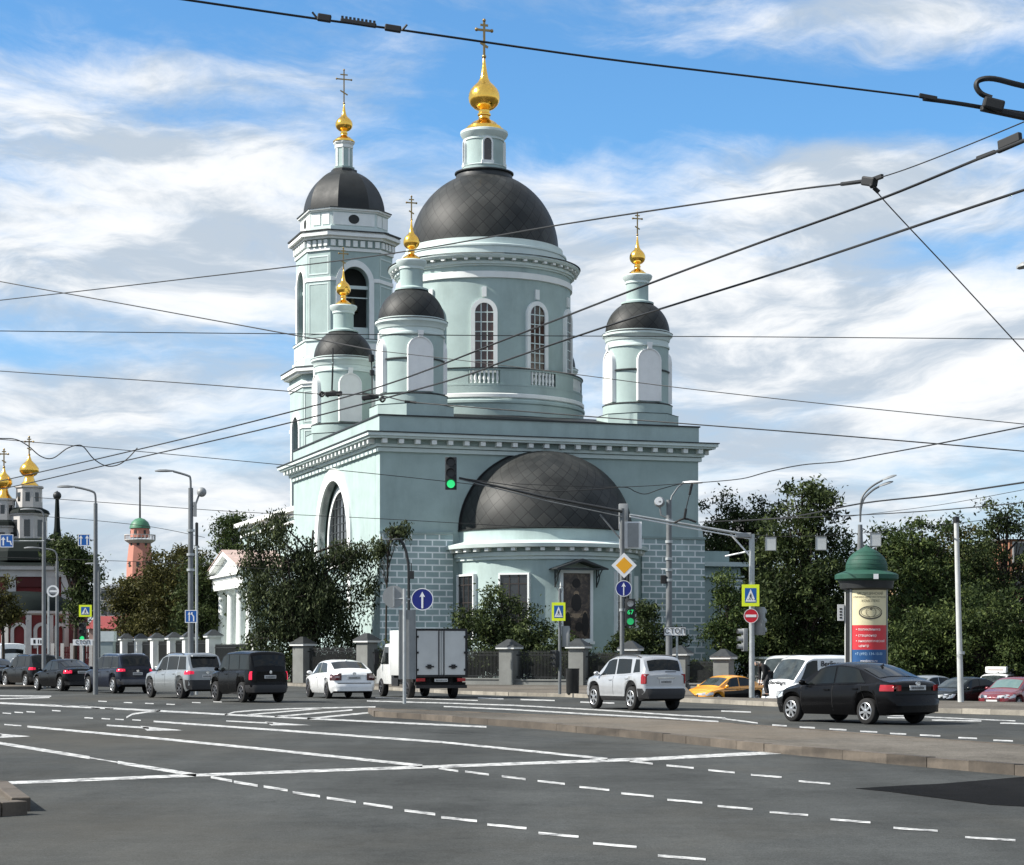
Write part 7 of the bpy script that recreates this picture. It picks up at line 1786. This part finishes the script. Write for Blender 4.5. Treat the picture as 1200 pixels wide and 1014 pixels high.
wire('span wire with ring fittings in front of the left turrets',[(-60,430,50),(0,435,48),(200,448,42),(330,458,38.5),(375,462,37.4),(440,463,36),(480,471,35),(560,478,34),(700,489,33),(820,498,32),(1000,512,31),(1260,534,30)],1.4,group='span wires',
  fit=[tub('hanger',[(390,408,37),(390,430,37),(389,458,37)],.012),tub('hanger',[(435,416,36.2),(436,440,36.2),(436,462,36.2)],.012),blk('hanger_rod',(390,430,37),(389,457,37),.03,.03),blk('wire_switch',(381,462.5,37),(401,461,37),.08,.08),blk('wire_switch',(424,467,36.2),(444,464.5,36.2),.08,.08),tub('ring',[(374,462,37.3),(377,459.5,37.3),(380,462,37.3),(377,464.8,37.3),(374,462,37.3)],.02),tub('ring',[(445,468,36),(448,465.5,36),(451,468,36),(448,471,36),(445,468,36)],.02),blk('turnbuckle',(474,470.5,35),(488,472,35),.04,.04),tub('arch_bar',[(383,465,37),(390,459,37),(398,464,37)],.03),tub('arch_bar',[(426,469,36.2),(434,463,36.2),(443,466,36.2)],.03),tub('insulator',[(435,416,36.2),(435.5,424,36.2)],.05),tub('insulator',[(436,434,36.2),(436,440,36.2)],.04)])
wire('slack curly cable looping across the left sky by the gilded dome',[(-30,513,46),(0,514,46),(18,515,46),(32,522,46),(48,535,46),(62,537,46),(78,526,46),(90,522,46),(98,524,46),(110,538,46),(124,546,46),(138,545,46),(150,537,46),(161,525,46)],1.4,name='slack_cable',cat='cable',k=6)
wire('faint wire at left running just under the slack cable to the cornice',[(-40,512,90),(0,515,90),(150,528,90),(300,542,90),(445,556,90),(620,575,90)],.9,group='thin feeder wires')
wire('faint wire behind the lamp posts below the cable',[(40,583,95),(150,591,95),(280,600,95),(445,608,95),(620,618,95)],.8,group='thin feeder wires')
wire('faint lower wire behind the two arrow board',[(45,605,96),(110,610,96),(180,618,96),(240,630,96)],.7,group='thin feeder wires')
wire('black cable wavering over the half dome and past the right wall',[(545,561,73),(600,569,73),(640,575.5,73),(690,574,73),(731,571,73),(745,576.5,73),(757,579,73),(775,573,73),(800,567,73),(830,565,72),(870,561,68),(900,553,64),(940,545,60),(985,541,57),(1030,533,54),(1100,520,50),(1200,500,46),(1260,488,43)],1.3,name='slack_cable',cat='cable',k=6)
wire('straight thin cable over the half dome beside the wavering one',[(600,567,73.4),(680,570,73.4),(740,570.5,73.4),(811,566,73)],.9,group='thin feeder wires')
wire('sloping double feeder over the right trees, upper line',[(860,611,80),(930,605.5,76),(1010,590,70),(1100,580,64),(1200,565.5,57),(1270,555,52)],2.0,group='feeder wires over the right trees')
wire('straight feeder over the right trees, lower line',[(820,612,82),(1000,604,72),(1100,598,67),(1200,589,61),(1270,582,56)],1.3,group='feeder wires over the right trees')
wire('hair thin wire between the two feeders at the right',[(990,606,74),(1100,592,68),(1200,574,60),(1270,561,55)],.7,group='feeder wires over the right trees')
wire('cable carrying the small white boards',[(742,606,83.5),(800,614,84),(860,623,84),(903,628.5,84),(962,628,84),(1026,623.5,84),(1100,616,84),(1260,596,84)],.8,group='span wires')
wire('thin wire touching the bell tower foot at far left',[(-40,652,100),(60,655,100),(200,660,100),(330,668,100)],.7,group='thin feeder wires')
wire('hanger drop beside the church corner wall with black insulators',[(811,566,73),(809,576,73),(805,592,73),(802,607,73)],1.2,name='cable_hanger',cat='cable hanger',fit=[blk('insulator',(811,567,73),(808,580,73),.09,.09),blk('insulator',(804,596,73),(802,608,73),.09,.09),tub('anchor',[(790,613,73),(802,608,73),(816,612,73)],.04)])

# ---------------------------------------------------------------- a person stooping beside the no entry pole
SKIN=mat('skin',(.42,.26,.19),rough=.6,var=.1); COAT=mat('black_jacket_cloth',(.010,.010,.011),rough=.85,var=.2,scale=8); TROU=mat('dark_trousers_cloth',(.03,.03,.034),rough=.9,var=.2,scale=8); HAIR=mat('grey_hair',(.30,.28,.25),rough=.8,var=.3,scale=40); SHOE=mat('shoe_leather',(.01,.009,.008),rough=.5)
def skin(name,pts,edges,radii,mtl,parent,sub=2,root=0):
    me=bpy.data.meshes.new(name); me.from_pydata(pts,edges,[]); o=bpy.data.objects.new(name,me); COL.objects.link(o)
    md=o.modifiers.new('s','SKIN'); md.use_smooth_shade=True
    for i,r_ in enumerate(radii):
        v=me.skin_vertices[0].data[i]; v.radius=(r_,r_) if not isinstance(r_,tuple) else r_; v.use_root=(i==root)
    sb=o.modifiers.new('d','SUBSURF'); sb.levels=sub; sb.render_levels=sub
    dg=bpy.context.evaluated_depsgraph_get(); nm=bpy.data.meshes.new_from_object(o.evaluated_get(dg)); bpy.data.objects.remove(o)
    nm.materials.clear(); nm.materials.append(mtl); nm.name=name
    for p in nm.polygons: p.use_smooth=True
    q=bpy.data.objects.new(name,nm); COL.objects.link(q); q.parent=parent; return q
# faces -x (left in the photo), bent forward at the hips, hands on the knees
PR=thing('person','person in black jacket bending forward beside the no entry pole','person',spot(897,76.0,.13),R(15))
J=[(.12,0,.84),(.02,0,1.0),(-.12,0,1.13),(-.20,0,1.17),(-.27,0,1.20),(-.35,0,1.20),(-.42,0,1.17),   # pelvis, waist, chest, neck base, neck, head, crown
   (.10,.10,.80),(.02,.12,.46),(.10,.12,.08),(-.06,.13,.03),   # right leg
   (.10,-.10,.80),(-.02,-.12,.46),(.06,-.12,.08),(-.10,-.13,.03),
   (-.14,.19,1.10),(-.12,.24,.82),(-.16,.17,.58),(-.17,.16,.50),
   (-.14,-.19,1.10),(-.14,-.24,.82),(-.20,-.17,.58),(-.21,-.16,.50)]
E=[(0,1),(1,2),(2,3),(3,4),(4,5),(5,6),(0,7),(7,8),(8,9),(9,10),(0,11),(11,12),(12,13),(13,14),(2,15),(15,16),(16,17),(17,18),(2,19),(19,20),(20,21),(21,22)]
rad=[.13,.125,.15,.08,.055,.09,.075,.085,.06,.042,.035,.085,.06,.042,.035,.065,.045,.035,.032,.065,.045,.035,.032]
skin('body',J,E,rad,SKIN,PR)
k=[0,1,2,3,15,16,17,19,20,21]; idx={a:i for i,a in enumerate(k)}
skin('jacket',[J[a] for a in k],[(idx[a],idx[b]) for a,b in E if a in idx and b in idx],[.165,.16,.18,.085,.088,.066,.05,.088,.066,.05],COAT,PR)
k=[0,7,8,9,11,12,13]; idx={a:i for i,a in enumerate(k)}
skin('trousers',[J[a] for a in k],[(idx[a],idx[b]) for a,b in E if a in idx and b in idx],[.155,.105,.08,.062,.105,.08,.062],TROU,PR)
skin('hair',[(-.345,0,1.25),(-.40,0,1.24),(-.30,0,1.225)],[(0,1),(0,2)],[.085,.075,.07],HAIR,PR)
for y in (.12,-.12):
    m=MB(); x0=.10 if y>0 else .06; m.sphere((x0-.07,y,.045),.075,12,8,0,(1.9,.75,.62)); m.build('shoe',SHOE,PR)
hm=MB()
for y,x in ((.16,-.17),(-.16,-.21)):
    for i in range(4): hm.tube([(x-.005+.018*(i-1.5),y,.49),(x-.02+.02*(i-1.5),y,.44-.008*abs(i-1)),(x-.012+.02*(i-1.5),y-.01,.405)],[.011,.010,.008],6)
    hm.tube([(x+.03,y,.50),(x+.045,y+.02,.46),(x+.04,y+.025,.43)],[.012,.011,.009],6)
hm.build('fingers',SKIN,PR,smooth=60)
m=MB(); m.sphere((-.455,0,1.165),.02,8,6,0,(1.3,.8,1.2)); 
for s in (-1,1): m.sphere((-.36,s*.088,1.19),.026,8,6,0,(.8,.5,1.2))
m.build('nose_and_ears',SKIN,PR)
m=MB()
for s in (-1,1): m.sphere((-.44,s*.034,1.192),.011,8,6)
m.build('eyes',SHOE,PR)
